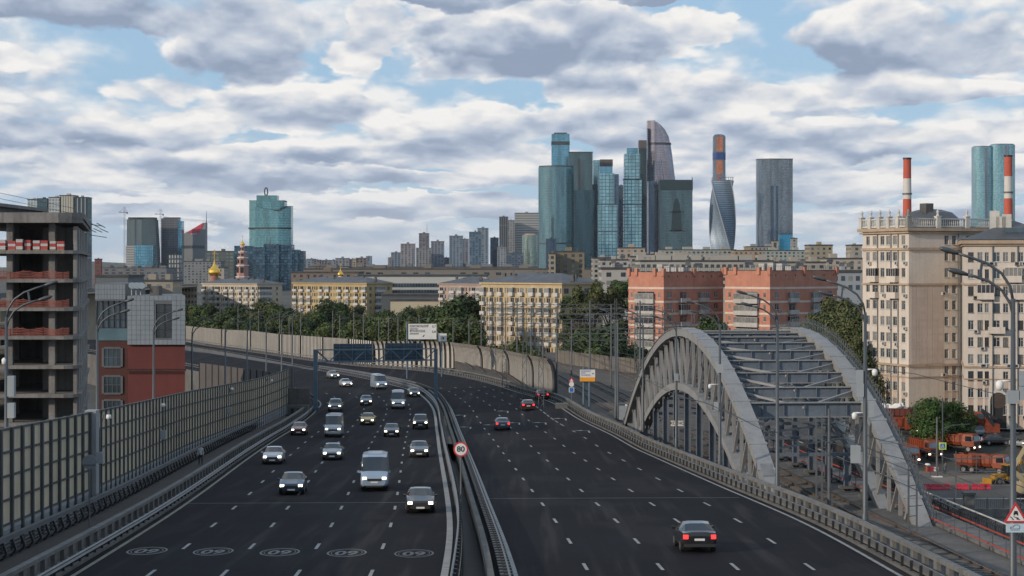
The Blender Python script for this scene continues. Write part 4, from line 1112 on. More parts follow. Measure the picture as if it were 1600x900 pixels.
        mb = MB(); H, w, d, o = s.H, s.w, s.d, over
        if roof == 'hip':
            r0 = min(d, w) / 2
            a, b, c, e = (-o, -o, H), (w + o, -o, H), (w + o, d + o, H), (-o, d + o, H); p, q = (r0, d / 2, H + rh), (w - r0, d / 2, H + rh)
            if w < d: p, q = (w / 2, r0, H + rh), (w / 2, d - r0, H + rh)
            if w >= d: fs = ([a, b, q, p], [b, c, q], [c, e, p, q], [e, a, p])
            else: fs = ([a, b, p], [b, c, q, p], [c, e, q], [e, a, p, q])
            for f in fs: mb.face(f)
            mb.face([(-o, d + o, H - .02), (w + o, d + o, H - .02), (w + o, -o, H - .02), (-o, -o, H - .02)])
        else:
            mb.box(.01, .01, H - .25, w - .01, d - .01, H - .02)
            for (x0, y0, x1, y1) in ((-.1, -.1, w + .1, .2), (-.1, d - .2, w + .1, d + .1), (-.1, .201, .2, d - .201), (w - .2, .201, w + .1, d - .201)): mb.box(x0, y0, H + .003, x1, y1, H + par)
        mb.build('roof', rm or roofm, s.t)
    def roofbits(s, n, m=None, kind='vent', hz=1.3, z=None):
        for i in range(n):
            x = s.w * (i + .5 + random.uniform(-.25, .25)) / n; y = s.d * random.uniform(.3, .6); zb = s.H + (z if z is not None else 1.3)
            h = hz * random.uniform(.7, 1.3); mb = MB()
            mb.box(x - .45, y - .35, zb - 1, x + .45, y + .35, zb + h); mb.box(x - .52, y - .42, zb + h + .01, x + .52, y + .42, zb + h + .12)
            mb.build('chimney', m or concd, s.t)
            if i % 2: MB().tube([(x + 1.5, y, zb - 1), (x + 1.5, y, zb + 2.6)], .04, 5).beam((x + 1.0, y, zb + 2.3), (x + 2.0, y, zb + 2.3), .04).build('antenna', dsteel, s.t)

tanm = mat('tan cornice', (.34, .26, .19), .85, var=.12, scale=.4, streak=.25)
basem = mat('pink base render', (.40, .31, .255), .88, var=.08, scale=.3, streak=.25)
# --- stone apartment tower with balustrade (right)
cream = mat('cream render', (.53, .475, .42), .85, var=.08, scale=.25, fine=.15, streak=.22, dirt=(.2, .17, .13))
pinkp = mat('pinkish render panel', (.44, .37, .33), .88, var=.07, scale=.3, fine=.12, streak=.2)
b = Block('apartment_tower', 'cream stone apartment tower with a balustraded roof and a blank pinkish wall', 'apartment building', 1348, 1420, 1554, 340, 68, 356, cream, gz=3.6)
b.bal = cream
rows = [Z_(375 + 25.6 * k, 340) - 3.6 - .8 for k in range(13)]
for px in (1356, 1366.6, 1378.6, 1387.5, 1398, 1411.5):
    a = b.px(px, 'f')
    for k, z in enumerate(rows):
        if z < .8: continue
        if px in (1366.6, 1398) and k in (2, 3): 
            b.window('f', a, z - .4, 1.7, 2.0); b.balcony('f', a, z - .8, 2.9, .9, k == 2); continue
        b.window('f', a, z, 1.35 if px not in (1356, 1411.5) else 1.2, 1.65)
        if random.random() < .25: b.ac('f', a + .9, z - .7)
for px, w_ in ((1479, .85), (1491, .9), (1513, .8), (1525, .8), (1540, .8)):
    a = b.px(px, 'r')
    for k, z in enumerate(rows):
        if z > .8: b.window('r', a, z, w_, 1.65)
        if random.random() < .15: b.ac('r', a - .75, z - .3)
b.base = Z_(569, 340) - 3.6
for f in 'fr': b.holes[f].append((.021, b.base - .01, .022, b.base))
b.close('flat', cream, par=.3)
zc1 = lambda y: Z_(y, 340) - 3.6
for y, h, o in ((356, .55, .75), (362, .3, .45), (387, .45, .28), (443, .35, .22), (570, .4, .25), (589, .2, .15)): b.band(zc1(y) - h + .02 * 1, h, o, tanm)
x0, x1 = b.px(1423.5, 'r'), b.px(1473.5, 'r')
for i in range(6):           # recessed looking panel sheets on the blank wall
    for j in range(11):
        za_, zb_ = zc1(569) + (zc1(444) - zc1(569)) * j / 11, zc1(569) + (zc1(444) - zc1(569)) * (j + 1) / 11
        a0, a1 = x0 + (x1 - x0) * i / 6, x0 + (x1 - x0) * (i + 1) / 6
        MB().box(b.w, a0 + .015, za_ + .015, b.w + .05, a1 - .015, zb_ - .03).build('wall_panel', pinkp, b.t)
for px in (1372, 1393, 1404): b.pipe('f', b.px(px, 'f'))
b.pipe('r', b.px(1497, 'r'))
# balustrade and finials
stone = mat('balustrade stone', (.44, .43, .40), .85, var=.12, streak=.3)
zt = b.H
def balustrade(P0, P1, n, fin=True):
    d = (P1 - P0); L = d.length
    mb = MB(); mb.beam(P0 + Vector((0, 0, .3)), P1 + Vector((0, 0, .3)), .34, .3); mb.beam(P0 + Vector((0, 0, 1.65)), P1 + Vector((0, 0, 1.65)), .36, .22); mb.build('balustrade_rail', stone, b.t)
    mb = MB(); k = int(L / .42)
    for i in range(k):
        p = P0 + d * (i + .5) / k; mb.tube([p + Vector((0, 0, .45)), p + Vector((0, 0, .8)), p + Vector((0, 0, 1.2)), p + Vector((0, 0, 1.54))], [.08, .13, .08, .08], 6)
    mb.build('balusters', stone, b.t, kind='stuff')
    for i in range(n + 1):
        p = P0 + d * i / n; mb = MB(); mb.box(p.x - .42, p.y - .42, p.z, p.x + .42, p.y + .42, p.z + 2.0); mb.box(p.x - .5, p.y - .5, p.z + 2.0, p.x + .5, p.y + .5, p.z + 2.15)
        mb.tube([p + Vector((0, 0, 2.15)), p + Vector((0, 0, 2.5)), p + Vector((0, 0, 2.9)), p + Vector((0, 0, 3.4))], [.30, .18, .28, .05], 8); mb.build('finial', stone, b.t)
balustrade(Vector((.2, -.3, zt)), Vector((b.w + .3, -.3, zt)), 5); balustrade(Vector((b.w + .3, -.3, zt)), Vector((b.w + .3, b.d, zt)), 3)
mb = MB(); n = 20
cx, cy = b.w * .45, b.d * .55
mb.loft([[(cx + r * cos(2 * pi * i / n), cy + r * sin(2 * pi * i / n), zt + z) for i in range(n)] for r, z in ((5.4, 0.1), (5.2, 1.9), (4.0, 3.0), (2.2, 3.5), (.3, 3.7))]); mb.build('roof', roofm, b.t)
MB().box(cx + 1.2, cy - 3, zt + 2.4, cx + 3.2, cy - 1.4, zt + 4.6).build('chimney', concd, b.t)
# --- second stone block at the right edge
b = Block('apartment_block', 'cream apartment block with arched gateway and grey roof at the right edge', 'apartment building', 1507, 1668, 0, 322, 12, 374, cream, gz=4.4, depth=18)
b.bal = cream
rows = [Z_(401 + 26.8 * k, 322) - 4.4 - .85 for k in range(11)]
cols = ((1517, .8), (1531.5, .75), (1542, .6), (1557, 1.0), (1571.5, .75), (1583, .6), (1595, .75), (1607, .9), (1620, .8), (1640, .8), (1655, .8))
for px, w_ in cols:
    a = b.px(px)
    for k, z in enumerate(rows):
        if px == 1557 and k >= 7: continue
        if z > .8: b.window('f', a, z, w_ * 1.15, 1.6, frame_b if random.random() < .25 else None)
        if random.random() < .3: b.ac('f', a + random.choice((-.7, .7)), z - .6)
for px, k in ((1540, 2), (1583, 1), (1588, 2), (1557, 4)): b.balcony('f', b.px(px), rows[k] - .5, 2.8, .9, k != 4)
a = b.px(1560); zb_ = Z_(615, 322) - 4.4
b.holes['f'].append((a - 1.35, .1, a + 1.35, zb_ - 1.2))
b.dep = .16
b.base = Z_(573, 322) - 4.4
b.holes['f'].append((.021, b.base - .01, .022, b.base))
b.close('hip', roofm, rh=3.4, over=.6)
mb = MB()     # arch moulding, and the shade of the passage as a black block
for i in range(12):
    t0, t1 = pi * i / 12, pi * (i + 1) / 12; P = lambda r, t_: (a + r * cos(t_), -.12, zb_ - 1.3 + r * sin(t_)); Q = lambda r, t_: (a + r * cos(t_), -.002, zb_ - 1.3 + r * sin(t_))
    mb.face([P(1.35, t0), P(1.75, t0), P(1.75, t1), P(1.35, t1)]); mb.face([P(1.75, t0), Q(1.75, t0), Q(1.75, t1), P(1.75, t1)])
mb.box(a - 1.75, -.12, 0, a - 1.35, -.002, zb_ - 1.3); mb.box(a + 1.35, -.12, 0, a + 1.75, -.002, zb_ - 1.3); mb.build('arch_surround', stone, b.t)
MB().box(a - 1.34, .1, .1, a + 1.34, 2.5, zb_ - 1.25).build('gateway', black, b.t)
mb = MB(); mb.tube([(a, -.01, zb_ - 1.3), (a, -.004, zb_ - 1.3)], 1.34, 24); mb.build('arch_shade', mat('gateway shade', (.05, .035, .028), .8), b.t)  # dark disc paints the shade in the arch head
for y, h, o in ((375, .6, .7), (381, .3, .35), (443, .3, .2), (573, .35, .22), (593, .2, .12)): b.band(Z_(y, 322) - 4.4 - h, h, o, tanm)
for px in (1551, 1590, 1612): b.pipe('f', b.px(px))
for px, h in ((1556, 5), (1566, 4), (1575, 4.4)): 
    x = b.px(px); MB().box(x - .8, 5, b.H, x + .8, 6.5, b.H + h).build('chimney', stone, b.t)
mb = MB(); x = b.px(1590); mb.box(x - 2, 2.5, b.H + 1.2, x + 2, 4, b.H + 2.0); mb.build('roof_hatch', glass_b, b.t)
# link wing between the two
b = Block('link_wing', 'narrow recessed wing joining the apartment tower and the arched block', 'apartment building', 1497, 1512, 0, 350, 0, 386, pinkp, gz=4.4, depth=8)
b.bal = cream
for k in range(10): b.window('f', b.w * .72, b.H - 3.2 - k * 3.1, .8, 1.6)
b.close('flat', roofd)

# --- two red brick blocks behind the arches
brick = mat('red brick', (.41, .18, .125), .85, var=.12, scale=.4, fine=.25, streak=.2)
creamb = mat('cream band', (.50, .43, .37), .8, var=.1)
greyb = mat('grey balcony panel', (.36, .35, .34), .8, var=.12, streak=.3)
def redblock(pA, pB, pC, Z, ytop, label, lst):
    b = Block('brick_apartment_block', label, 'apartment building', pA, pB, pC, Z, 50, ytop, brick, gz=0, group='red brick apartment blocks'); b.bal = greyb
    fh = 18.7 * Z / F; z1 = Z_(460, Z) - .9
    nrow = 11
    b.H = Z_(ytop, Z)
    # left face: pier, loggia bay, pier
    lo = (b.px(pA + (pB - pA) * .22), b.px(pA + (pB - pA) * .76))
    for k in range(nrow):
        z = z1 - k * fh
        if z < .8: break
        b.window('f', (lo[0] + lo[1]) / 2, z - .3, (lo[1] - lo[0]) * .9, 1.9)
        b.balcony('f', (lo[0] + lo[1]) / 2, z - 1.35, (lo[1] - lo[0]) * .98, .75, True)
        b.window('f', lo[0] * .45, z, .8, 1.3); b.window('f', (lo[1] + b.w) / 2, z, .8, 1.3)
        for c, kind in lst:
            a = b.px(c, 'r')
            if kind == 'w': b.window('r', a, z, 1.5, 1.5)
            else:
                b.window('r', a, z - .5, 2.4, 2.0); b.balcony('r', a, z - 1.1, 3.3, .95, random.random() < (.35 if kind == 'b' else .8))
        if k % 2: b.ac('r', b.px(lst[0][0], 'r') + 1.1, z - .6)
        b.band(z - 1.25 + .0, .5, .05, creamb, 'brick_band')
    b.band(z1 + 2.2, .5, .06, creamb, 'brick_band')
    b.close('flat', roofd, par=.1)
    # parapet piers and fencing on the roof
    for a, f in [(.3, 'f'), (b.w * .24, 'f'), (b.w * .76, 'f'), (b.w - .1, 'f'), (b.d * .5, 'r'), (b.d - .3, 'r')]:
        p = b.P(f, a, 0); MB().box(p.x - .5, p.y - .4, b.H - 1, p.x + .5, p.y + .5, b.H + .9).build('parapet_pier', brick, b.t)
    mb = MB()
    for f, Wd in (('f', b.w), ('r', b.d)):
        n = int(Wd / .8)
        for i in range(n):
            p = b.P(f, Wd * i / n, b.H, -.3); mb.beam(p, p + Vector((0, 0, 1.2)), .05)
        mb.beam(b.P(f, 0, b.H + 1.2, -.3), b.P(f, Wd, b.H + 1.2, -.3), .06)
    mb.build('roof_fence', dsteel, b.t)
    for i in range(4):
        x = b.w * (.2 + .2 * i); MB().box(x - 1, b.d * .4, b.H - .02, x + 1, b.d * .4 + 2, b.H + random.uniform(1, 2)).build('roof_vent', greyb, b.t)
    for i in range(7):
        a = b.d * (i + .6) / 7; p = b.P('r', a, b.H - 1.4, .004); MB().box(p.x - .02, p.y - .15, p.z, p.x + .02, p.y + .15, p.z + .5).build('vent_hole', black, b.t)
    return b
redblock(982, 1037, 1130, 486, 425, 'red brick apartment block with cream bands, the left one behind the bridge', [(1046, 'w'), (1068, 'b'), (1098, 'g'), (1119, 'w')])
redblock(1133, 1203, 1308, 480, 423, 'red brick apartment block with cream bands, the right one behind the bridge', [(1214, 'w'), (1238, 'b'), (1274, 'g'), (1297, 'w')])

# --- ochre, yellow and cream blocks in the middle distance
def slabblock(name, label, pA, pB, pC, Z, th, ytop, wall, fs, rs, fh, first, rows, roof='hip', rh=3.0, chim=6, bal=None, gz=0, group=None):
    b = Block(name, label, 'apartment building', pA, pB, pC, Z, th, ytop, wall, gz=gz, near=False, group=group); b.bal = bal or frame_w
    zf = lambda r: b.H - first - r * fh
    b.pattern('f', fs, rows, zf, p_ac=.12)
    if rs: b.pattern('r', rs, rows, zf, p_ac=.12)
    b.band(b.H - .5, .45, .5); b.close(roof, rh=rh); b.roofbits(chim)
    return b
yel = mat('yellow render', (.42, .33, .20), .85, var=.08, scale=.3, fine=.2, streak=.18)
och = mat('ochre render', (.38, .29, .15), .85, var=.08, scale=.2, fine=.2, streak=.15)
crm = mat('pale cream render', (.42, .36, .28), .85, var=.08, scale=.2, fine=.2, streak=.15)
pnk = mat('pink render', (.38, .29, .25), .85, var=.08, scale=.2, fine=.2, streak=.15)
grr = mat('grey render', (.27, .27, .265), .85, var=.1, scale=.2, fine=.2, streak=.2)
slabblock('yellow_apartment_block', 'yellow eight storey apartment block behind the railway masts', 752, 878, 942, 565, 46, 442, yel, 'BN.BNNB.NN.BNNB.NNBN.BNBN.BN', 'DNWBNW', 2.95, 3.2, 9, rh=2.8, chim=10)
slabblock('ochre_apartment_block', 'ochre apartment block with white balconies above the trees', 458, 573, 613, 872, 40, 442, och, 'BNBN.BNNN.BNBN.NNB.NBNNBN.B', 'WGW', 3.0, 3.4, 8, rh=2.6, chim=8)
slabblock('cream_apartment_block', 'cream apartment block with white balconies left of the ochre block', 316, 402, 441, 990, 40, 443, crm, 'BNNBNB.NNBNBNNB.NBNBN', 'GW', 3.0, 3.4, 8, rh=2.4, chim=7)
slabblock('office_block', 'pale office block with rows of small windows left of the cream block', 268, 308, 0, 1010, 0, 446, crm, 'WWWWWWWW', None, 3.2, 3.2, 7, 'flat', gz=0).t
slabblock('pink_apartment_block', 'pinkish apartment block with white balconies left of the yellow block', 686, 752, 790, 800, 30, 443, pnk, 'BN.NBNBNN.NBG', 'W', 3.0, 3.3, 8, rh=3.0, chim=4)
# ------------------------------------------------------------------ unfinished concrete frame on the left
Zc = 235.0; xR = X_(121, Zc); xl = -78.0; D_ = 62.0; sk = -.2       # the right wall runs back parallel to the street
t = thing('concrete_frame_building', 'unfinished grey concrete frame building with open storeys on the left', 'building site', (xR, Zc, 0)); 
def lx(y): return sk * y
fl = [Z_(y, Zc) for y in (391, 436, 480.5, 525, 571, 616, 661, 706, 751)]
top = Z_(332, Zc); tb = Z_(348, Zc); Wl = xl - xR
def slab(z, th, m, nm, ov=.0):
    mb = MB(); poly = [(Wl, -ov), (-1.6, -ov), (-.6, .35 - ov), (ov, 1.4), (lx(D_) + ov, D_), (Wl, D_)]
    mb.prism(poly, z - th, z, 0); return mb.build(nm, m, t)
for z in fl: slab(z, .42, rawc, 'floor_slab', .25)
mb = MB(); poly = [(Wl, -.5), (-2.2, -.5), (-.7, .1), (.3, 1.5), (lx(D_) + .3, D_), (Wl, D_)]; mb.prism(poly, tb, tb + .5, 0); mb.build('roof_slab', rawc, t)
for (a, b2) in (((Wl, -.5), (-2.2, -.5)), ((-2.2, -.5), (-.7, .1)), ((-.7, .1), (.3, 1.5)), ((.3, 1.5), (lx(D_) + .3, D_))):
    mb = MB(); mb.beam((a[0], a[1] + .15, (tb + .5 + top) / 2), (b2[0], b2[1] + .15, (tb + .5 + top) / 2), .3, top - tb - .5); mb.build('parapet', rawc, t)
lev = [0] + sorted(fl) + [tb]
for z0, z1 in zip(lev, lev[1:]):
    for y in (1.2, 14, 27, 40):
        for x in (-2.9, -8.4, -14, -20):
            if x == -14 and y == 1.2: continue
            w = .95 if y > 2 else .75
            mb = MB(); xx = x + lx(y) + (-.3 if y == 1.2 and x == -2.9 else 0); mb.box(xx - w / 2, y, z0 + .003, xx + w / 2, y + .8, z1 - .424 if z1 != tb else z1 - .003); mb.build('column', rawc, t)
    # right wall: vertical boards
    n = 12
    for i in range(n):
        y0, y1 = 4.5 + (D_ - 6) * i / n, 4.5 + (D_ - 6) * (i + 1) / n - .25; o = .06 if i % 2 else 0
        mb = MB(); mb.face([(lx(y0) - .1 + o, y0, z0), (lx(y1) - .1 + o, y1, z0), (lx(y1) - .1 + o, y1, z1 - .43), (lx(y0) - .1 + o, y0, z1 - .43)]); mb.face([(lx(y0) - .3, y0, z1 - .43), (lx(y1) - .3, y1, z1 - .43), (lx(y1) - .3, y1, z0), (lx(y0) - .3, y0, z0)]); mb.face([(lx(y0) - .1 + o, y0, z0), (lx(y0) - .1 + o, y0, z1 - .43), (lx(y0) - .3, y0, z1 - .43), (lx(y0) - .3, y0, z0)])
        mb.build('wall_board', mat('formwork board', (.22, .215, .21), .85, var=.2, scale=.4, fine=.3, streak=.5), t)
    for y in (.9, 2.6):
        MB().box(lx(y) - .55, y, z0 + .003, lx(y) - .1, y + .7, z1 - .425).build('column', rawc, t)
    # inner back walls, with open bays that let the sky through
    for x0, x1, yy in ((-6.2, lx(8) - .6, 8), (-25, -13.2, 12), (-12, -6.3, 20)):
        if x1 <= x0: continue
        k = max(2, int((x1 - x0) / .9))
        mb = MB()
        hole = (-9.9 + lx(24) * 0 , -8.0) if yy == 24 and x0 == -12 else None
        for i in range(k):
            a, b_ = x0 + (x1 - x0) * i / k, x0 + (x1 - x0) * (i + .9) / k; 
            mb.box(a, yy, z0 + .003, b_, yy + .15, z1 - .425)
            mb.box(b_, yy + .05, z0 + .003, x0 + (x1 - x0) * (i + 1) / k, yy + .12, z1 - .425)
        mb.build('inner_wall', rawc, t)
# rooftop storey
pz = top; MB().box(Wl, 6, pz - 1, -11.6, 30, pz + .9).build('roof_room', concd, t); MB().box(Wl, 5.4, pz + .93, -11.0, 31, pz + 1.35).build('roof_slab', rawc, t)
mb = MB()
for i in range(14): mb.beam((-11.2 - i * 1.2, 5.6, pz + 1.35), (-11.2 - i * 1.2, 5.6, pz + 2.6), .06)
for h in (1.9, 2.6): mb.beam((-11, 5.6, pz + h), (Wl, 5.6, pz + h), .05); mb.beam((-11, 5.6, pz + h), (-5, 20, pz + h - 1.5), .05)
mb.build('roof_railing', gsteel, t)
mb = MB()
for i in range(5): mb.beam((lx(50) + .2 + i * .45, 50, top - 1.0 + (i % 2) * .8), (lx(50) + .8 + i * .45, 53, top - 1.5 + (i % 2) * .7), .12, .08)
mb.beam((lx(50), 52, top - 1.9), (lx(50) + 2.6, 52, top - 2.3), .1).beam((lx(50), 52, top - .3), (lx(50) + 2, 52, top - .6), .1); mb.build('timber_bracing', mat('timber', (.20, .16, .10), .8), t)
# red and white brick pallets and netting along slab edges
redb = mat('orange red netting', (.20, .06, .045), .8, var=.3, scale=.8); 
bw = mat('white block pallet', (.42, .40, .40), .8, var=.15); br_ = mat('red block pallet', (.36, .05, .045), .8, var=.2)
FR = {391: 'fourth open storey from the top slab', 436: 'middle storey'}
random.seed(21)
for k in range(20):
    x = -21.5 + k * 1.02 + random.uniform(-.1, .1); w, h, = random.uniform(.7, .95), random.uniform(.9, 1.25); m_ = (bw, br_)[k % 2 if k not in (9, 10) else 1]
    g_ = thing('block_pallet', 'pallet of %s blocks, %s from the left on the top open storey' % (('white', 'red')[0 if m_ is bw else 1], ('first', 'second', 'third', 'fourth', 'fifth', 'sixth', 'seventh', 'eighth', 'ninth', 'tenth', 'eleventh', 'twelfth', 'thirteenth', 'fourteenth', 'fifteenth', 'sixteenth', 'seventeenth', 'eighteenth', 'nineteenth', 'twentieth')[k]), 'pallet', (xR + x, Zc + .5 + random.uniform(0, .5), fl[0] + .004), group='block pallets on the top open storey')
    MB().box(-w / 2, -.3, 0, w / 2, .3, .12).build('pallet', mat('timber', (.20, .16, .10)), g_); 
    for r in range(3): MB().box(-w / 2, -.32, .13 + r * h / 3, w / 2, .32, .10 + (r + 1) * h / 3).build('block_layer', (m_, bw if m_ is br_ else br_)[1 if r == 1 else 0], g_)
for j, (z, nm) in enumerate(zip(fl[1:4], ('second', 'third', 'fourth'))):
    o = MB()
    for i in range(26):
        x0 = -21.8 + i * .8; h0 = .95 + .15 * sin(i * 1.7 + j); h1 = .95 + .15 * sin(i * 1.7 + 1.7 + j); y0 = -.12 + .05 * sin(i * 2.3)
        for r in range(5):
            o.beam((x0, y0, .1 + r * h0 / 5), (x0 + .8, y0, .1 + r * h1 / 5), .03, .11)
        o.beam((x0, y0, 0), (x0, y0, h0 + .1), .05)
    ob = o.build('safety_netting', redb, None, (xR, Zc, z)); tag(ob, 'orange red safety netting along the edge of the %s open storey from the top' % nm, 'netting')

# ------------------------------------------------------------------ red wall and grey cladding building
redw = mat('dark red render', (.10, .020, .018), .8, var=.12, scale=.3, fine=.2, streak=.25); redd = mat('deep brick red', (.065, .022, .02), .85, var=.15, scale=.5, fine=.3)
Z0 = 205.0
t = thing('red_office_building', 'low office building with red walls and grey tile cladding above', 'building', (X_(200, Z0), Z0, 0)); ox = X_(200, Z0)
fx = lambda px, dz=0: X_(px, Z0 + dz) - ox
zz = lambda y, dz=0: Z_(y, Z0 + dz)
W2 = fx(289)
MB().prism([(0, 0), (W2, 0), (W2 - 2.7, 14), (0, 14)], 0, zz(538.5)).build('wall', redw, t)
mb = MB(); mb.box(-.1, -.12, zz(580), W2 + .12, 0, zz(577)); mb.box(-.05, -.2, zz(577) , W2 + .2, -.02, zz(576))
for i in range(26): x = W2 * (i + .3) / 26; mb.box(x, -.09, zz(584), x + .12, -.001, zz(580.05))
mb.build('string_course', redd, t)
wx0, wx1, wz0, wz1 = fx(244.5), fx(270), zz(528), zz(475)
mb = MB(); facade(mb, Vector((0, -.35, zz(538.4))), Vector((1, 0, 0)), Vector((0, 1, 0)), W2 + .1, zz(462) - zz(538.4), [(wx0, wz0 - zz(538.4), wx1, wz1 - zz(538.4))], .3)
mb.face([(W2 + .1, -.35, zz(538.4)), (W2 - 2.6, 13, zz(538.4)), (W2 - 2.6, 13, zz(462)), (W2 + .1, -.35, zz(462))]); mb.face([(0, -.35, zz(462)), (W2 + .1, -.35, zz(462)), (W2 - 2.6, 13, zz(462)), (0, 13, zz(462))])
mb.face([(0, 13, zz(538.4)), (0, -.35, zz(538.4)), (0, -.35, zz(462)), (0, 13, zz(462))]); mb.build('wall', gsteel, t)
tile = mat('pale grey cladding tile', (.20, .23, .26), .45, .25, var=.08, scale=.8, streak=.12)
tm = []
for wv in (0, 1): pass
nxt, nzt = 13, 10
tw, th_ = (W2 + .1) / nxt, (zz(462) - zz(538.4)) / nzt
for i in range(nxt):
    for j in range(nzt):
        x0, z0 = i * tw, zz(538.4) + j * th_
        if x0 + tw > wx0 + .05 and x0 < wx1 - .05 and z0 + th_ > wz0 + .05 and z0 < wz1 - .05:
            continue
        MB().box(x0 + .015, -.39, z0 + .015, x0 + tw - .015, -.352, z0 + th_ - .015).build('tile', tile, t)
f = MB()
for x in (wx0, (wx0 + wx1) / 2, wx1): f.box(x - .05, -.2, wz0, x + .05, -.1, wz1)
for k in range(5): z = wz0 + (wz1 - wz0) * k / 4; f.box(wx0 + .05, -.19, z - .04, wx1 - .05, -.11, z + .04)
o = f.build('window', dsteel, t); MB().box(wx0, -.09, wz0, wx1, -.05, wz1).build('pane', glass_d, o)
mb = MB(); p = [(wx0 + .1, -.095, wz0 + 2.4), (wx0 + .6, -.095, wz0 + 1.5), (wx0 + 1.1, -.095, wz0 + .8), (wx1, -.095, wz0 + .3)]
# left, set back wing
q = 4.0
lx0, lx1 = fx(150, q), fx(203, q)
MB().box(lx0, q, 0, lx1, 16, zz(532, q)).build('wall', redd, t)
MB().box(lx0, q + .6, zz(532, q), lx1, 15, zz(470, q)).build('glazed_storey', glass_b, t)
mb = MB()
for i in range(7): x = lx0 + (lx1 - lx0) * i / 6; mb.box(x - .05, q + .45, zz(532, q), x + .05, q + .59, zz(470, q))
for y in (500, 513): mb.box(lx0, q + .47, zz(y, q), lx1, q + .58, zz(y - 1, q))
mb.build('mullions', dsteel, t); MB().box(lx0, q - .1, zz(531.9, q), lx1, q + .05, zz(513, q)).build('glass_balustrade', mat('teal glass', (.10, .17, .20), .2, .3), t)
ux0, ux1 = fx(150, q), fx(197, q)
mb = MB(); mb.box(ux0, q - .4, zz(470, q), ux1, 15, zz(443, q)); mb.build('wall', gsteel, t)
for i in range(10):
    for j in range(3):
        x0 = ux0 + (ux1 - ux0) * i / 10; x1 = ux0 + (ux1 - ux0) * (i + 1) / 10; z0 = zz(468, q) + j * (zz(444, q) - zz(468, q)) / 3; z1 = zz(468, q) + (j + 1) * (zz(444, q) - zz(468, q)) / 3
        MB().box(x0 + .015, q - .44, z0 + .015, x1 - .015, q - .402, z1 - .015).build('tile', tile, t)
for y0, y1 in ((573, 543.5), (615, 587.5), (655, 625)):
    x0, x1, za_, zb_ = fx(161, q), fx(190.5, q), zz(y0, q), zz(y1, q)
    f = MB()
    for x in (x0, x1): f.box(x - .12, q - .12, za_, x + .12, q - .005, zb_)
    for z in (za_, zb_): f.box(x0 + .12, q - .12, z - .1, x1 - .12, q - .005, z + .1)
    for i in (1, 2, 3): x = x0 + (x1 - x0) * i / 4; f.box(x - .03, q - .08, za_ + .1, x + .03, q - .03, zb_ - .1)
    f.box(x0 + .12, q - .085, (za_ + zb_) / 2 - .03, x1 - .12, q - .035, (za_ + zb_) / 2 + .03)
    o = f.build('window', gsteel, t); MB().box(x0 + .12, q - .03, za_ + .1, x1 - .12, q - .006, zb_ - .1).build('pane', glass_b, o)
MB().box(fx(226), 3, zz(462), fx(240), 5, zz(462) + 1).build('roof_hatch', concd, t)
# white dish-like plant on its roof
for i, px in enumerate((206, 213, 220)):
    mb = MB(); p = Vector((X_(px, 208), 208, zz(462) + .0)); mb.tube([(0, 0, 0), (0, 0, .6)], .08, 6); mb.tube([(0, 0, .6), (.1, -.3, .95), (.15, -.45, 1.05)], [.06, .3, .42], 14)
    o = mb.build('satellite_dish', boxm, None, p); tag(o, 'pale satellite dish on the grey clad roof, %s of three' % ('leftmost', 'middle', 'rightmost')[i], 'satellite dish', 'satellite dishes on the grey clad roof')

# ------------------------------------------------------------------ generic far buildings
FAR = {}
def fmat(name, c, kind='flat'):
    return mat('render ' + name, c, .85, var=.1, scale=.03, fine=.1)
def far(px0, px1, yt, Z, c, label, cat='building', depth=None, name='city_building', rot=0, win=None, roof=None, base=None, cols=None, gz=0, group=None, rows=None, rooms=1, wm=None):
    x0, x1 = X_(px0, Z), X_(px1, Z); w = x1 - x0; H = Z_(yt, Z) - gz; depth = depth or w * .7
    t = thing(name, label, cat, (x0, Z, gz), 0, group)
    m = c if not isinstance(c, tuple) else mat('render %.2f %.2f %.2f' % c, c, .85, var=.1, scale=.02, fine=.1)
    mb = MB(); mb.prism([(0, 0), (w, 0), (w, depth), (0, depth)], 0, H); mb.build('wall', m, t)
    if win:
        fh, pitch, ww, wh = win; zlo = max(HC - 27 / F * Z - gz, 1.0)
        mb = MB(); k = 0; n = max(1, int(w / pitch)); nd = max(1, int(depth / pitch)); z = H - fh * .9
        while z > zlo - fh and k < 90:
            for i in range(n):
                x = w * (i + .5) / n; mb.box(x - ww / 2, -.06, z, x + ww / 2, .001, z + wh, random.choice((0, 0, 1, 2)))
            sx = w if px1 < 800 else 0
            for i in range(nd):
                y = depth * (i + .5) / nd; mb.box(sx - .05, y - ww / 2, z, sx + .05, y + ww / 2, z + wh, random.choice((0, 0, 1)))
            z -= fh; k += 1
        mb.build('windows', [glass_d, glass_b, glass_l], t, kind='stuff')
    mb = MB(); mb.box(-.3, -.3, H + .01, w + .3, depth + .3, H + .9); mb.build('roof', roof or roofd, t)
    for i in range(rooms):
        a = w * (i + .5) / max(rooms, 1); s = min(w * .12, 5) * random.uniform(.4, 1); MB().box(a - s, depth * .3, H + .9, a + s, depth * .6, H + .9 + min(2.6, .12 * w)).build('roof_room', m, t)
    return t, w, H, depth
pale = (.36, .34, .30); gry = (.20, .20, .205); brn_ = (.20, .17, .14); bl = (.20, .22, .24)
wn = (3.2, 4.2, 1.9, 1.7)
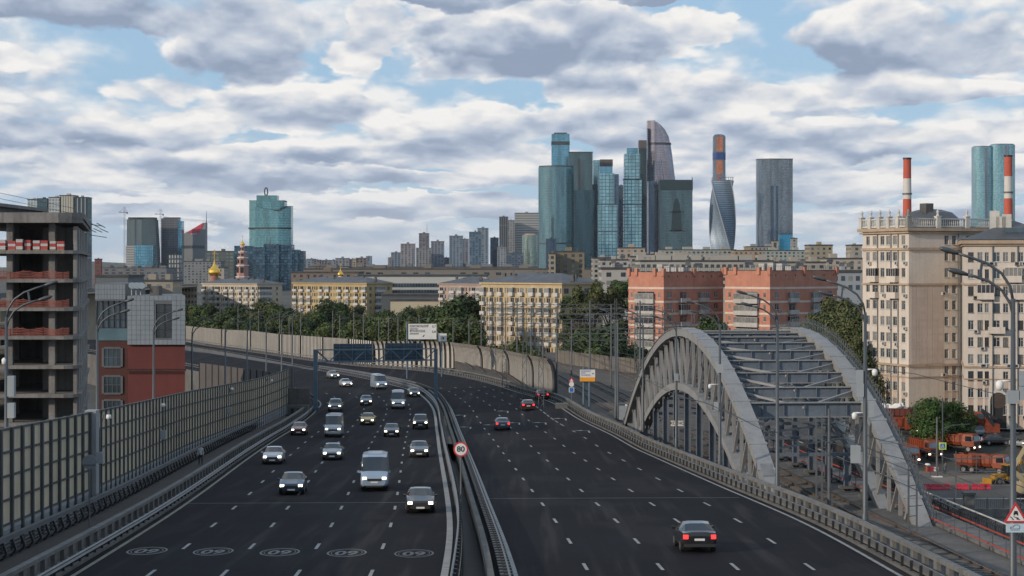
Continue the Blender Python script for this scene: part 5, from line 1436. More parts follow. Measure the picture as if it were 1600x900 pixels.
# long white industrial building
indus = far(560, 760, 432, 900, (.40, .41, .40), 'long white industrial building with two blue window bands behind the ochre block', 'factory', 60, rooms=0)
Zi = 899.7
for y0, y1 in ((448, 442.5), (457.5, 452.5)):
    mb = MB()
    for i in range(64):
        px = 602 + i * 2.4; mb.box(X_(px, Zi) - indus[0].location.x, -.5, Z_(y0, Zi), X_(px + 1.7, Zi) - indus[0].location.x, -.3, Z_(y1, Zi))
    mb.build('window_band', glass_b, indus[0])
far(610, 690, 470.5, 830, (.42, .38, .28), 'low cream annex with a flat roof right of the ochre block', 'building', 20, rooms=0, win=(4, 3, 1.6, 2.2))
far(596, 705, 462, 850, (.07, .085, .10), 'low dark blue hall in front of the white industrial building', 'hall', 20, rooms=0)
far(474, 1010, 421, 1500, (.16, .145, .13), 'very long low brown factory behind the ochre and yellow blocks', 'factory', 90, win=(5, 9, 4, 2.2), rooms=7)
far(455, 560, 426.5, 1300, (.17, .13, .105), 'low brown building right of the glass podium', 'building', 50, win=wn)
far(560, 840, 418, 2000, (.15, .16, .17), 'long grey factory roof below the far towers', 'factory', 80, win=(6, 12, 6, 2), rooms=9)
far(150, 260, 419, 2600, (.13, .135, .15), 'low hazy grey blocks right of the concrete frame', 'building', 80, win=(4, 9, 5, 2), rooms=5)
far(148, 158, 406, 1500, (.15, .05, .045), 'dark red brick building just right of the concrete frame', 'building', win=wn)
far(150, 200, 433, 700, (.11, .125, .14), 'blue grey hall behind the red office building', 'building', 30, rooms=0)
far(196, 270, 440, 900, (.27, .24, .2), 'beige block behind the grey clad building', 'building', 25, win=wn, rooms=3)
# skyline fillers: (x0, x1, ytop, Z, colour, label)
L = [(474, 484, 406, 3600, bl, 'pale grey slab tower just right of the glass podium'), (480, 492, 405, 3500, gry, 'grey slab block, second right of the glass podium'), (490, 500, 406.5, 3400, (.17, .15, .14), 'brown grey slab block, third right of the glass podium'),
     (502, 516, 407, 3400, (.16, .14, .13), 'dark brown slab block before the pale step roofed block'), (515, 526, 407, 3500, bl, 'bluish slab between two brown blocks'), (524, 545, 404, 3300, (.22, .21, .20), 'wide grey block with a raised centre behind the small gold dome'),
     (545, 556, 405.5, 3300, (.15, .12, .11), 'dark brown block left of a narrow beige tower'), (551, 556, 405, 3200, (.34, .29, .22), 'narrow beige tower beside dark brown blocks'), (556, 573, 403.5, 3250, (.15, .13, .13), 'dark block with light top right of the narrow beige tower'), (572, 580, 401, 3400, bl, 'pale blue grey tower at the end of the low row'),
     (518, 545, 417, 2600, (.21, .20, .18), 'pale columned building behind the small gold dome'), (482, 512, 416.5, 2700, (.15, .13, .12), 'low brown building before the grey slabs'), (545, 580, 418, 2500, (.19, .18, .17), 'low grey building under the dark blocks'),
     (606, 613, 403, 3600, (.30, .24, .19), 'small beige tower left of the grey one'), (611, 626, 395, 3400, (.17, .18, .20), 'plain grey tower, leftmost of the middle towers'), (626, 648, 381.5, 3400, (.26, .22, .205), 'pinkish grey tower with a dark cap'),
     (650, 674, 388, 3500, (.24, .22, .20), 'beige grey stepped tower base below the antenna tower'), (654.5, 670, 365, 3560, (.17, .14, .14), 'brown upper tower with a mast on its roof'), (673.5, 693.5, 377.5, 3450, (.20, .20, .21), 'grey tower with dark central windows'),
     (692, 702, 403, 3600, (.16, .13, .13), 'low brown tower in the gap right of the grey one'), (702, 723, 369, 3400, (.17, .20, .22), 'blue grey tower with pale ribs'), (720, 732, 374, 3460, (.20, .19, .19), 'grey tower stuck to the right of the ribbed one'),
     (733, 752, 363, 3300, (.08, .13, .17), 'dark blue banded tower'), (746, 763, 357, 3380, (.20, .22, .23), 'tall grey tower behind the dark banded one'), (766, 779, 372, 3400, (.12, .13, .15), 'dark grey tower with balcony pattern'),
     (777, 791, 386, 3380, (.27, .26, .25), 'pale stepped tower right of the balcony patterned one'), (790, 818, 396, 3500, (.08, .11, .14), 'dark low office block left of the green glass cylinder')]
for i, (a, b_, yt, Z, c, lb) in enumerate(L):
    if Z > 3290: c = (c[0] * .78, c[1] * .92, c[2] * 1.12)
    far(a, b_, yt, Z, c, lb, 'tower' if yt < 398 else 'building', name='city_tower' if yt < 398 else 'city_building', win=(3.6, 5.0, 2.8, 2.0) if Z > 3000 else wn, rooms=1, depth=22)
mb = MB(); mb.beam((0, 0, 0), (0, 0, 16), .6); tag(mb.build('roof_mast', dsteel, None, (X_(667, 3565), 3570, Z_(364, 3565))), 'thin mast on the brown upper tower', 'mast')
# roofs and blocks left and right of the skyscraper feet
L = [(858, 868, 397, 1150, (.27, .24, .18), 'narrow front of the brown brick tower with white balconies', wn), (866, 913, 394, 1160, (.17, .145, .10), 'brown brick block with white balconies below the teal towers', wn),
     (926, 958, 404, 1300, (.30, .28, .25), 'pale stone house left of the round topped block', wn), (938, 982, 407, 1200, (.32, .315, .31), 'white house with a grid of windows behind the red brick block', wn), (967, 1008, 388, 1500, (.31, .26, .21), 'beige round cornered block with a dark roof', wn),
     (1032, 1150, 391, 1900, (.27, .28, .26), 'long pale grey green slab behind the red brick blocks', (3.4, 4.2, 2.4, 1.8)), (1147, 1192, 392, 1800, (.30, .22, .15), 'tan brick block at the end of the grey green slab', wn), (1166, 1216, 386, 2100, (.23, .23, .22), 'grey block with a dark flat roof behind the tan one', wn), (1190, 1264, 392, 1850, (.26, .29, .27), 'pale green block with many small windows', (3.2, 4, 2.0, 1.7)),
     (985, 1082, 402, 1300, (.30, .28, .25), 'cluttered pale roof behind the left red brick block', wn), (1000, 1208, 409, 1000, (.32, .31, .28), 'long pale block with a band of windows behind the red brick blocks', (3.4, 3.0, 1.9, 1.7)), (1200, 1290, 411, 1050, (.28, .26, .23), 'pale roofs right of the long windowed block', wn),
     (1265, 1301, 384, 1300, (.25, .22, .16), 'tan tower block with a railing on its roof', (3.1, 3.6, 1.6, 1.6)), (1292, 1348, 405, 1150, (.31, .28, .24), 'cream low block left of the stone tower', wn), (1330, 1347, 384, 1250, (.27, .25, .21), 'tan block peeking out left of the stone tower', wn), (1300, 1346, 426, 640, (.24, .27, .30), 'blue grey attic block with a row of windows right of the red brick blocks', (3, 2.4, 1.3, 1.6)),
     (1008, 1032, 398, 1700, (.28, .26, .23), 'small beige house between the round cornered block and the green slab', wn), (940, 985, 421, 760, (.33, .32, .30), 'pale hip roofed house between the poplars and the red brick block', wn)]
for (a, b_, yt, Z, c, lb, w_) in L: far(a, b_, yt, Z, c, lb, 'building', win=w_, rooms=max(1, int((b_ - a) / 25)), depth=18 + (b_ - a) * .1)
# blue glass turret
bg_ = gridmat('blue turret glass', (.05, .30, .50), (.05, .12, .18), 2, 3.4, .18, gm=.6)
t, w, H, d = far(1218, 1238, 366, 2050, bg_, 'bright blue glass turret before the dark slab skyscraper', 'building', win=None)
far(1206, 1216, 377, 2000, (.30, .27, .22), 'beige round pavilion left of the blue turret', 'building', win=(8, 6, 3, 6)); far(1236, 1246, 373, 2000, (.26, .25, .24), 'grey stone tower with a finial right of the blue turret', 'building', win=wn)

# roof clutter: small vents, antennas and dormers on the big flat roofs
random.seed(5)
CL = []
for i in range(44):
    px = random.uniform(945, 1340); Z = random.choice((760, 1000, 1050, 1300)); y = random.uniform(396, 410) if Z > 1100 else random.uniform(404, 412)
    if 1130 < px < 1200 and Z < 1100: y = 408
    CL.append((i % 3, px, y, Z))
cnt = [0, 0, 0]
for kd, px, y, Z in sorted(CL):
    p = W(px, y + 6, Z); mb = MB(); h = 6 / F * Z
    if kd == 0: mb.tube([(0, 0, 0), (0, 0, h * 1.6)], .08, 5).beam((-.8, 0, h * 1.4), (.8, 0, h * 1.4), .06).beam((-.5, 0, h * 1.2), (.5, 0, h * 1.2), .06); nm, c, lb, gr_ = 'antenna', dsteel, 'thin roof antenna', 'roof antennas behind the red brick blocks'
    elif kd == 1: mb.box(-1, -.6, 0, 1, .6, h).box(-1.1, -.7, h + .01, 1.1, .7, h + .2); nm, c, lb, gr_ = 'roof_vent', conc, 'grey vent stack', 'vent stacks behind the red brick blocks'
    else: mb.box(-1.6, -1, 0, 1.6, 1, h * .6).face([(-1.8, -1.2, h * .6), (1.8, -1.2, h * .6), (1.4, 0, h), (-1.4, 0, h)]); nm, c, lb, gr_ = 'dormer', roofm, 'small grey dormer', 'dormers behind the red brick blocks'
    tag(mb.build(nm, c, None, (p.x, p.y + 3, p.z)), '%s, %s from the left on the pale roofs behind the red brick blocks' % (lb, ORD[cnt[kd]]), nm.replace('_', ' '), gr_); cnt[kd] += 1

# ------------------------------------------------------------------ church
gold = mat('gilded dome', (.85, .52, .10), .25, .9, var=.08)
def onion(mb, x, y, z, r, m=0):
    P = [(.62, 0), (.9, .25), (1.0, .55), (.92, .9), (.62, 1.3), (.3, 1.65), (.12, 2.1), (.05, 2.6)]
    mb.loft([[(x + r * a * cos(2 * pi * i / 16), y + r * a * sin(2 * pi * i / 16), z + r * b_) for i in range(16)] for a, b_ in P], m)
    mb.beam((x, y, z + 2.6 * r), (x, y, z + 4.3 * r), .12 * r); mb.beam((x - .35 * r, y, z + 3.7 * r), (x + .35 * r, y, z + 3.7 * r), .1 * r)
Zd = 1250; p = W(335, 431, Zd)
t = thing('church_dome', 'large golden onion dome above the cream apartment block', 'church', (p.x, p.y, 0))
mb = MB(); mb.tube([(0, 0, 0), (0, 0, p.z)], 2.6, 16); mb.build('drum', mat('church red', (.30, .14, .11), .8), t); mb = MB(); onion(mb, 0, 0, p.z, 4.0); mb.build('dome', gold, t, smooth=False)
p = W(548 - 16, 431.5, 1200); t = thing('church_dome', 'small golden dome above the roof of the ochre block', 'church', (p.x, p.y, 0)); mb = MB(); mb.tube([(0, 0, 0), (0, 0, p.z)], 1.3, 12); mb.build('drum', white, t); mb = MB(); onion(mb, 0, 0, p.z, 1.9); mb.build('dome', gold, t)
Zb = 1250; t = thing('bell_tower', 'slender pink bell tower with a small golden dome left of the glass tower', 'church', (X_(379, Zb), Zb, 0)); pinkc = mat('church pink', (.33, .19, .17), .8, var=.1); 
prev = 0
for (y, r) in ((432, 4.2), (414, 3.9), (402, 3.3), (393, 2.7), (384, 1.5)):
    z = Z_(y, Zb); mb = MB(); n = 8; mb.prism([(r * cos(2 * pi * (i + .5) / n), r * sin(2 * pi * (i + .5) / n)) for i in range(n)], prev + .01, z - .5); mb.build('tier', pinkc, t)
    mb = MB(); mb.prism([(r * 1.12 * cos(2 * pi * (i + .5) / n), r * 1.12 * sin(2 * pi * (i + .5) / n)) for i in range(n)], z - .5, z); mb.build('cornice', white, t)
    mb = MB(); mb.box(-r * .25, -r - .02, max(prev, z - 6) + 1, r * .25, -r * .9, z - 1.4); mb.box(-r * .85, -r * .8, max(prev, z - 6) + 1, -r * .5, -r * .72, z - 1.4); mb.build('arch_opening', black, t); prev = z
mb = MB(); onion(mb, 0, 0, prev, 1.6); mb.build('dome', gold, t)
# ------------------------------------------------------------------ chimneys
cr_ = mat('chimney red', (.40, .075, .045), .8, var=.12, scale=.05, streak=.2); cw = mat('chimney white', (.50, .48, .45), .8, var=.08, scale=.05, streak=.25)
for px, yt, Z, cuts, lb in ((1417.5, 247, 1500, (279, 311, 345), 'red and white striped power station chimney behind the stone tower'), (1575.5, 243, 1500, (275.5, 310, 343), 'red and white striped chimney before the turquoise skyscrapers at the right edge')):
    t = thing('chimney_stack', lb, 'chimney', (X_(px, Z), Z, 0), group='striped chimneys'); ys = [yt] + list(cuts) + [380, 436]; 
    for k, (y0, y1) in enumerate(zip(ys, ys[1:])):
        z0, z1 = Z_(y1, Z), Z_(y0, Z); r = lambda z: 3.9 - z * .010 if False else 3.9 - .9 * (z / Z_(yt, Z))
        MB().tube([(0, 0, z0), (0, 0, z1)], [r(z0), r(z1)], 24).build('band', (cr_, cw)[k % 2], t, smooth=False)
    MB().tube([(0, 0, Z_(yt + 2, Z)), (0, 0, Z_(yt, Z) + .3)], 3.35, 24).build('rim', black, t)
    zg = Z_((cuts[0] + cuts[1]) / 2 + 9, Z); MB().tube([(0, 0, zg), (0, 0, zg + 1.2)], 3.75, 24).build('gallery', gsteel, t)
# ------------------------------------------------------------------ skyscrapers
frm = (.05, .07, .08)
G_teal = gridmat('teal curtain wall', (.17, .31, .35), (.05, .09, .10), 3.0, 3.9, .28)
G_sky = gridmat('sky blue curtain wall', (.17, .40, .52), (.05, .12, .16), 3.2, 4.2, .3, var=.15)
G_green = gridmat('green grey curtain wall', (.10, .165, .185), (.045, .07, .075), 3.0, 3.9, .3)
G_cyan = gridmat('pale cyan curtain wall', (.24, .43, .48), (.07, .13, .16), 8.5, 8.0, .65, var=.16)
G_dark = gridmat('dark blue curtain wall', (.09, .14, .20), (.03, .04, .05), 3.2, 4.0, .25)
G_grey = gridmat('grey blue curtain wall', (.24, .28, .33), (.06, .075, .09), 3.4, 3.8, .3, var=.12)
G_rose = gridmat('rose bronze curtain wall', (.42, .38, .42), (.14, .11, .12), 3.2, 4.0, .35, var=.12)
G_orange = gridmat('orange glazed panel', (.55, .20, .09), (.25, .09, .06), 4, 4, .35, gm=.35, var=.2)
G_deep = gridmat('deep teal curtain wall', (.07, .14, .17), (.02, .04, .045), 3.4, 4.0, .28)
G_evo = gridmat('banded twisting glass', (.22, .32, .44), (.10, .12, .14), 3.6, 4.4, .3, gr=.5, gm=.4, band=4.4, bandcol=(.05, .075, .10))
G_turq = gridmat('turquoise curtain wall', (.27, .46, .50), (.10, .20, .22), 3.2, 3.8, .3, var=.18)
capm = mat('dark mechanical floor', (.045, .05, .055), .6, .2, var=.15, scale=.05)
def sky_t(px, Z, label, name='skyscraper'):
    return thing(name, label, 'skyscraper', (X_(px, Z), Z, 0))
def pbox(t, px0, px1, y0, y1, Z, m, d, nm='tower_body', dy=0.0, cap=True):
    """box from pixel columns px0-px1 and rows y0 (top) - y1 (bottom) at distance Z"""
    x0, x1 = X_(px0, Z) - t.location.x, X_(px1, Z) - t.location.x; yy = Z - t.location.y + dy
    z0 = 0 if y1 is None else Z_(y1, Z); mb = MB(); mb.prism([(x0, yy), (x1, yy), (x1, yy + d), (x0, yy + d)], z0, Z_(y0, Z), 0, capm=1)
    return mb.build(nm, [m, roofd], t)
def mband(t, px0, px1, y0, y1, Z, d, m=None, o=1.2, nm='mechanical_floor'):
    x0, x1 = X_(px0, Z) - t.location.x, X_(px1, Z) - t.location.x; yy = Z - t.location.y
    MB().box(x0 - o, yy - o, Z_(y1, Z), x1 + o, yy + d + o, Z_(y0, Z)).build(nm, m or capm, t)
# curved teal tower on the left of the cluster
Z = 4500; t = sky_t(869, Z, 'broad teal glass tower with a curved front, leftmost of the skyscraper cluster'); w = (X_(897, Z) - X_(842, Z)) / 2
def arcpoly(w, bulge, d, n=14, lean=0): return [(w * (-1 + 2 * i / n), -bulge * (1 - (-1 + 2 * i / n) ** 2)) for i in range(n + 1)] + [(w, d), (-w, d)]
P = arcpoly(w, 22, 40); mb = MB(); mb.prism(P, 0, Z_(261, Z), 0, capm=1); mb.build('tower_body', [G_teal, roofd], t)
mb = MB(); mb.prism([(x * .97, y * .97 + 1) for x, y in P], Z_(261, Z), Z_(259, Z)); mb.build('roof_screen', capm, t)
mb = MB(); mb.prism([(x * 1.01, y * 1.02 - .4) for x, y in P], Z_(381.5, Z), Z_(379.5, Z)); mb.build('mechanical_floor', capm, t)
far(853, 869, 373.5, 4300, G_dark, 'dark blue glass block low in front of the curved teal tower', 'tower', depth=30)
# green glass cylinder and office slab left of it
Z = 3600; t = thing('glass_cylinder', 'pale green glass cylinder tower low left of the skyscraper cluster', 'tower', (X_(828, Z), Z, 0)); r = (X_(841, Z) - X_(817, Z)) / 2
mb = MB(); mb.prism([(r * cos(2 * pi * i / 28), r * sin(2 * pi * i / 28)) for i in range(28)], 0, Z_(367.5, Z), 0); mb.build('tower_body', gridmat('pale green cylinder glass', (.36, .46, .40), (.10, .13, .12), 2.4, 3.8, .25), t)
MB().tube([(0, 0, Z_(367.5, Z) + .01), (0, 0, Z_(365, Z))], [r * .9, r * .5], 20).build('roof', mat('copper roof', (.32, .2, .13), .5), t)
far(804, 842, 333, 4300, gridmat('white banded office wall', (.16, .18, .19), (.30, .30, .29), 60, 5.4, 1.9, gm=.3), 'wide office slab with pale horizontal bands left of the teal tower', 'tower', depth=40)
far(780, 794, 339, 4200, gridmat('dark ribbed wall', (.05, .06, .075), (.11, .12, .13), 4.5, 120, 1.2, gm=.4), 'dark narrow tower with vertical ribs', 'tower', depth=30)
far(793, 804, 344.5, 4260, (.23, .24, .25), 'pale grey tower between the dark ribbed tower and the office slab', 'tower', win=(3.8, 5, 3, 2), depth=30)
# light blue box tower behind
Z = 4750; t = sky_t(876, Z, 'bright blue box tower with a dark band behind the curved teal tower'); pbox(t, 862, 890, 209, None, Z, G_sky, 36); mband(t, 862, 890, 221, 226.5, Z, 36, capm, .5); pbox(t, 866, 886, 207, 209, Z, capm, 26, 'roof_plant', 3)
# dark green box
Z = 4620; t = sky_t(908, Z, 'dark grey green tower with a slanted left edge, second skyscraper from the left'); pbox(t, 889, 926, 237, None, Z, G_green, 45); pbox(t, 897, 931, 297, None, Z - 40, G_deep, 38, 'lower_body'); mband(t, 889, 926, 237, 239, Z, 45, capm, .6)
mb = MB(); x0 = X_(903, Z) - t.location.x; mb.prism([(x0, -.6), (x0 + 6, -.6), (x0 + 6, 0), (x0, 0)], Z_(300, Z), Z_(248, Z)); mb.build('groove_shade', capm, t)  # raised dark strip carries the painted shade of a groove
# pale tower with dark head behind the grid tower
Z = 4700; t = sky_t(942, Z, 'pale glass tower with a dark brown head behind the cyan grid tower'); pbox(t, 927, 957, 250, None, Z, G_turq, 38); pbox(t, 937.5, 957.5, 249, 260, Z, mat('brown mechanical head', (.09, .075, .07), .6), 39, 'mechanical_floor', -1); pbox(t, 926, 934, 288, None, Z - 30, G_dark, 30, 'side_body')
# cyan grid tower (left)
Z = 4450; t = sky_t(950, Z, 'cyan glass tower with a coarse grid, the left of the twin stepped towers'); pbox(t, 935, 960, 271, None, Z, G_cyan, 38); pbox(t, 937.5, 957, 260, 271, Z, G_sky, 30, 'upper_body', 3); pbox(t, 960, 967, 272, None, Z, G_dark, 36, 'side_body', 2); pbox(t, 934, 964.5, 320, None, Z - 6, G_cyan, 36, 'lower_body')
for y in (319, 361): mband(t, 934, 965, y, y + 1.3, Z - 6, 38, capm, .5)
far(965.5, 976, 290, 4650, gridmat('blue leaning glass', (.14, .2, .3), (.08, .1, .12), 3, 4, .3), 'narrow blue tower in the gap between the two cyan grid towers', 'tower', depth=20)
# cyan grid tower (right)
Z = 4480; t = sky_t(989, Z, 'taller cyan glass tower with a coarse grid, the right of the twin stepped towers'); pbox(t, 976, 1000, 240, None, Z, G_cyan, 38); pbox(t, 980, 997, 231, 240, Z, G_sky, 28, 'upper_body', 3); pbox(t, 975, 1002.5, 279, None, Z - 6, G_cyan, 38, 'middle_body'); pbox(t, 975.3, 1001.5, 319, None, Z - 9, G_cyan, 38, 'lower_body')
for y in (279, 319): mband(t, 975, 1002, y, y + 1.3, Z - 9, 38, capm, .5)
# dark headed tower behind
Z = 4700; t = sky_t(1005, Z, 'grey green tower with a dark square head left of the curved rose tower'); pbox(t, 998, 1012, 231, None, Z, G_green, 36); pbox(t, 998.5, 1011.5, 219, 231, Z, mat('brown mechanical head', (.09, .075, .07), .6), 30, 'mechanical_floor', 1); mband(t, 998, 1012, 309, 314, Z, 36)
# curved rose tower
Z = 4550; t = sky_t(1012, Z, 'tall rose bronze tower with a curved sloping crown'); K = Z / F; rings = []
prof = [(436, 1060), (330, 1058.5), (281, 1056), (240, 1051), (225, 1048.5), (212, 1045.5), (202, 1040), (194, 1033), (190, 1028), (188, 1024)]
for y, xr in prof:
    wr_ = (xr - 1012) * K; z = Z_(y, Z); q = (1024 - 1012) * K
    rings.append([(0, 8, z), (q * .9, 0, z), (wr_ * .75 if wr_ * .75 > q else q + .1, 3, z), (wr_, 16, z), (wr_, 40, z), (0, 40, z)])
mb = MB(); mb.loft(rings, 0, capm=1); mb.build('tower_body', [G_rose, roofd], t)
y = 224; z = Z_(y, Z); wr_ = (1048.8 - 1012) * K; q = 12 * K
for yb, h in ((224, 9), ): 
    mb = MB(); mb.prism([(-.8, 7.5), (q * .9, -1), (wr_ * .75, 2.2), (wr_ + 1, 15.5), (wr_ + 1, 41), (-.8, 41)], z - 3, z + 2.5); mb.build('mechanical_floor', capm, t)
mb = MB(); mb.loft([[(q * 1.25 + a, 1.2 + a * .02, Z_(yy, Z)), (q * 1.25 + a + b_, 1.6 + (a + b_) * .15, Z_(yy, Z)), (q * 1.25 + a + b_, 6 + (a + b_) * .2, Z_(yy, Z)), (q * 1.25 + a, 6, Z_(yy, Z))] for yy, a, b_ in ((285, 16, 14), (262, 11, 9), (245, 8, 7), (230, 5, 4))]); mb.build('dark_facet', G_dark, t)
mb = MB(); mb.loft([[(-1.2, 6.5, Z_(yy, Z)), (w_, -2.2, Z_(yy, Z)), (w_, 6, Z_(yy, Z)), (-1.2, 9, Z_(yy, Z))] for yy, w_ in ((436, 14), (300, 10), (270, 4), (240, 1), (200, .2))]); mb.build('dark_edge', G_dark, t)
pbox(t, 1013, 1026.5, 283, None, Z - 60, G_dark, 30, 'lower_body'); pbox(t, 1026.5, 1031, 281, None, Z - 55, G_rose, 30, 'lower_body')
# deep green box
Z = 4380; t = sky_t(1057, Z, 'wide deep green box tower with an arch motif on its front'); pbox(t, 1031.5, 1082, 281, None, Z, G_green, 50); mband(t, 1031.5, 1082, 281, 297, Z, 50, G_deep, .8, 'crown'); 
MB().beam((X_(1081.5, Z) - t.location.x, -1, Z_(300, Z)), (X_(1081.5, Z) - t.location.x, -1, Z_(277, Z)), 1.6).build('fin', capm, t)
mb = MB(); K = Z / F
pts = [(-8.5, 361), (-6.5, 330), (-4.5, 318), (-2, 311), (0, 309.5), (2, 311), (4.5, 318), (6.5, 330), (8.5, 361)]
mb.loft([[(a * K, y_, Z_(b_, Z)) for a, b_ in pts] for y_ in (-.9, .2)]); mb.build('arch_motif', G_deep, t)
for y in (330, 359.5): mband(t, 1046, 1069, y, y + 2.2, Z, 1, capm, .9, 'mechanical_band')
# orange striped octagonal top of the tower far behind the twisted one
Z = 4900; t = sky_t(1123.5, Z, 'slender octagonal tower with orange glazed strips rising behind the twisted tower'); K = Z / F; a = 9.6 * K; c = 5.0 * K
oct_ = lambda s: [(-c * s, -a * s), (c * s, -a * s), (a * s, -c * s), (a * s, c * s), (c * s, a * s), (-c * s, a * s), (-a * s, c * s), (-a * s, -c * s)]
mb = MB(); mb.prism(oct_(1), 0, Z_(214, Z), 0, capm=1); mb.loft([[(x, y, z) for x, y in oct_(s)] for s, z in ((1, Z_(214, Z)), (.8, Z_(211, Z)), (.55, Z_(210, Z)))], 0); mb.build('tower_body', [G_grey, roofd], t)
for y0, y1 in ((214, 237), (251, 273)): MB().loft([[(-c, -a - .8, Z_(y1, Z)), (c, -a - .8, Z_(y1, Z)), (c, -a, Z_(y1, Z)), (-c, -a, Z_(y1, Z))], [(-c, -a - .8, Z_(y0, Z)), (c, -a - .8, Z_(y0, Z)), (c, -a, Z_(y0, Z)), (-c, -a, Z_(y0, Z))]]).build('orange_strip', G_orange, t)
mb = MB(); mb.prism([(x * 1.02, y * 1.02) for x, y in oct_(1)], Z_(250, Z), Z_(238.5, Z)); mb.build('blue_band', mat('blue mechanical band', (.035, .07, .2), .35, .4), t)
# twisted tower
Z = 4550; t = sky_t(1131, Z, 'twisted tower of white edged spiralling glass bands'); K = Z / F; R_ = 20.5 * K * 1.08; H = Z_(281, Z); rings = []; n = 44
for k in range(n + 1):
    u = k / n; an = radians(45 + 20 - 125 * u); rr = R_ * (1.0 - .06 * sin(pi * u)) ; z = H * u
    rings.append([(rr * cos(an + j * pi / 2) * .98 , 30 + rr * sin(an + j * pi / 2), z) for j in range(4)])
mb = MB()
for k in range(n):
    A, B = rings[k], rings[k + 1]
    for j in range(4):
        j2 = (j + 1) % 4
        for s in range(6):
            a0, a1 = s / 6, (s + 1) / 6
            L_ = lambda P, f: tuple(Vector(P[j]).lerp(Vector(P[j2]), f)); mb.face([L_(A, a0), L_(A, a1), L_(B, a1), L_(B, a0)], 0 if j % 2 else 1, [(a0 * 40, A[j][2]), (a1 * 40, A[j][2]), (a1 * 40, B[j][2]), (a0 * 40, B[j][2])])
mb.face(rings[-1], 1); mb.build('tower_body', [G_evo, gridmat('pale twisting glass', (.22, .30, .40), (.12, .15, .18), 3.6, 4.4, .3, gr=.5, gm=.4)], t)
for j in range(4): MB().tube([r[j] for r in rings], 1.0, 5).build('edge_rib', mat('pale edge rib', (.35, .38, .42), .5), t)
mb = MB()
for k in range(12):
    a0 = pi * k / 12; mb.beam((R_ * .75 * cos(a0), 30 - R_ * .55 * sin(a0), H), (R_ * .75 * cos(a0), 30 - R_ * .55 * sin(a0), H + 8), .8)
    a1 = pi * (k + 1) / 12; mb.beam((R_ * .8 * cos(a0), 30 - R_ * .55 * sin(a0), H + 8 - 4 * k / 12), (R_ * .8 * cos(a1), 30 - R_ * .55 * sin(a1), H + 8 - 4 * (k + 1) / 12), .9)
mb.build('crown_frame', gsteel, t); MB().tube([(-9, 12, H + 4), (-9, 14, H + 4)], 4, 16).build('crown_emblem', cr_, t)
# dark slab
Z = 4600; t = sky_t(1211, Z, 'broad dark grey slab skyscraper standing alone right of the twisted tower'); K = Z / F; x0, x1, x2 = (1184.5 - 1211) * K, (1203.5 - 1211) * K, 28 * K
mb = MB(); mb.prism([(x0, 14), (x0 + 3, 6), (x1, 0), (x2, 3), (x2, 40), (x0, 40)], 0, Z_(249, Z), 0, capm=1); mb.build('tower_body', [gridmat('smoky curtain wall', (.21, .25, .29), (.09, .11, .125), 3.0, 3.6, .3, var=.2), roofd], t)
mb = MB(); mb.prism([(x0 + 3.2, 5.2), (x0 + 9, 3.2), (x0 + 9, 4.5), (x0 + 3.2, 6.5)], 0, Z_(250, Z)); mb.build('pale_strip', G_grey, t)
mb = MB(); mb.prism([(x1 + 1, -.6), (x1 + 8, -.1), (x1 + 8, .5), (x1 + 1, .2)], 0, Z_(290, Z)); mb.prism([(x1 + 14, .2), (x1 + 19, .6), (x1 + 19, 1.2), (x1 + 14, 1)], 0, Z_(290, Z)); mb.build('dark_strip', G_dark, t)
mb = MB(); mb.prism([(x0 - .5, 13), (x1, -1), (x2 + .7, 2), (x2 + .7, 41), (x0 - .5, 41)], Z_(249, Z) + .1, Z_(248, Z) + .6); mb.build('roof_screen', capm, t)
# turquoise pair at the right
Z = 4200
for x0, x1, yt, lb in ((1523, 1551, 229.5, 'turquoise curved glass tower left of the right hand pair'), (1551, 1586, 226, 'turquoise glass tower behind the right striped chimney')):
    t = sky_t((x0 + x1) / 2, Z, lb); w = (X_(x1, Z) - X_(x0, Z)) / 2; mb = MB(); mb.prism(arcpoly(w, 9, 30, 10), 0, Z_(yt, Z), 0, capm=1); mb.build('tower_body', [G_turq, roofd], t)
    mb = MB(); mb.prism([(w * .02, -9.6), (w * .30, -9.6), (w * .30, -8), (w * .02, -8)], 0, Z_(yt + 1, Z)); mb.build('dark_strip', G_grey, t)
    mb = MB(); mb.prism([(x * .9, y * .9 + 2) for x, y in arcpoly(w, 9, 30, 10)], Z_(yt, Z), Z_(yt - 1.4, Z)); mb.build('roof_screen', G_grey, t)
# ---------------- left group
Z = 3000; t = sky_t(222, Z, 'dark tapering tower behind a blue glass block, leftmost of the left group'); K = Z / F
dk = gridmat('dark unfinished facade', (.13, .19, .22), (.07, .09, .10), 2.4, 3.6, .55, gm=.4); dk2 = gridmat('violet brown facade', (.10, .11, .14), (.12, .125, .14), 2.6, 3.6, .6, gm=.3)
mb = MB(); 
mb.loft([[(x * K, y, z) for x, y in ((-24 + a * .2, 0), (0, -4), (21.5 - a, 0), (21.5 - a, 26), (-24 + a * .2, 26))] for z, a in ((0, -4), (Z_(400, Z), -2), (Z_(343, Z), 1))], 0, capm=1); mb.build('tower_body', [dk, roofd], t); pbox(t, 200, 241, 339.5, 343, Z, capm, 24, 'roof_plant', 1)
t = sky_t(218, 2900, 'blue glass block before the leftmost dark tower', 'glass_block'); pbox(t, 196.5, 210, 384, None, 2900, gridmat('white banded wall', (.2, .22, .23), (.33, .32, .31), 30, 3.6, 1.2, gm=.3), 22, 'side_body'); pbox(t, 210, 239, 383, None, 2898, G_sky, 22)
Z = 3050; t = sky_t(268, Z, 'dark violet brown tower with a glass edge and a crane, second of the left group'); pbox(t, 252, 278, 341, None, Z, dk2, 24); pbox(t, 278, 284, 345, None, Z + 2, G_sky, 22, 'side_body'); pbox(t, 255, 279, 339.5, 341, Z, capm, 20, 'roof_plant', 2)
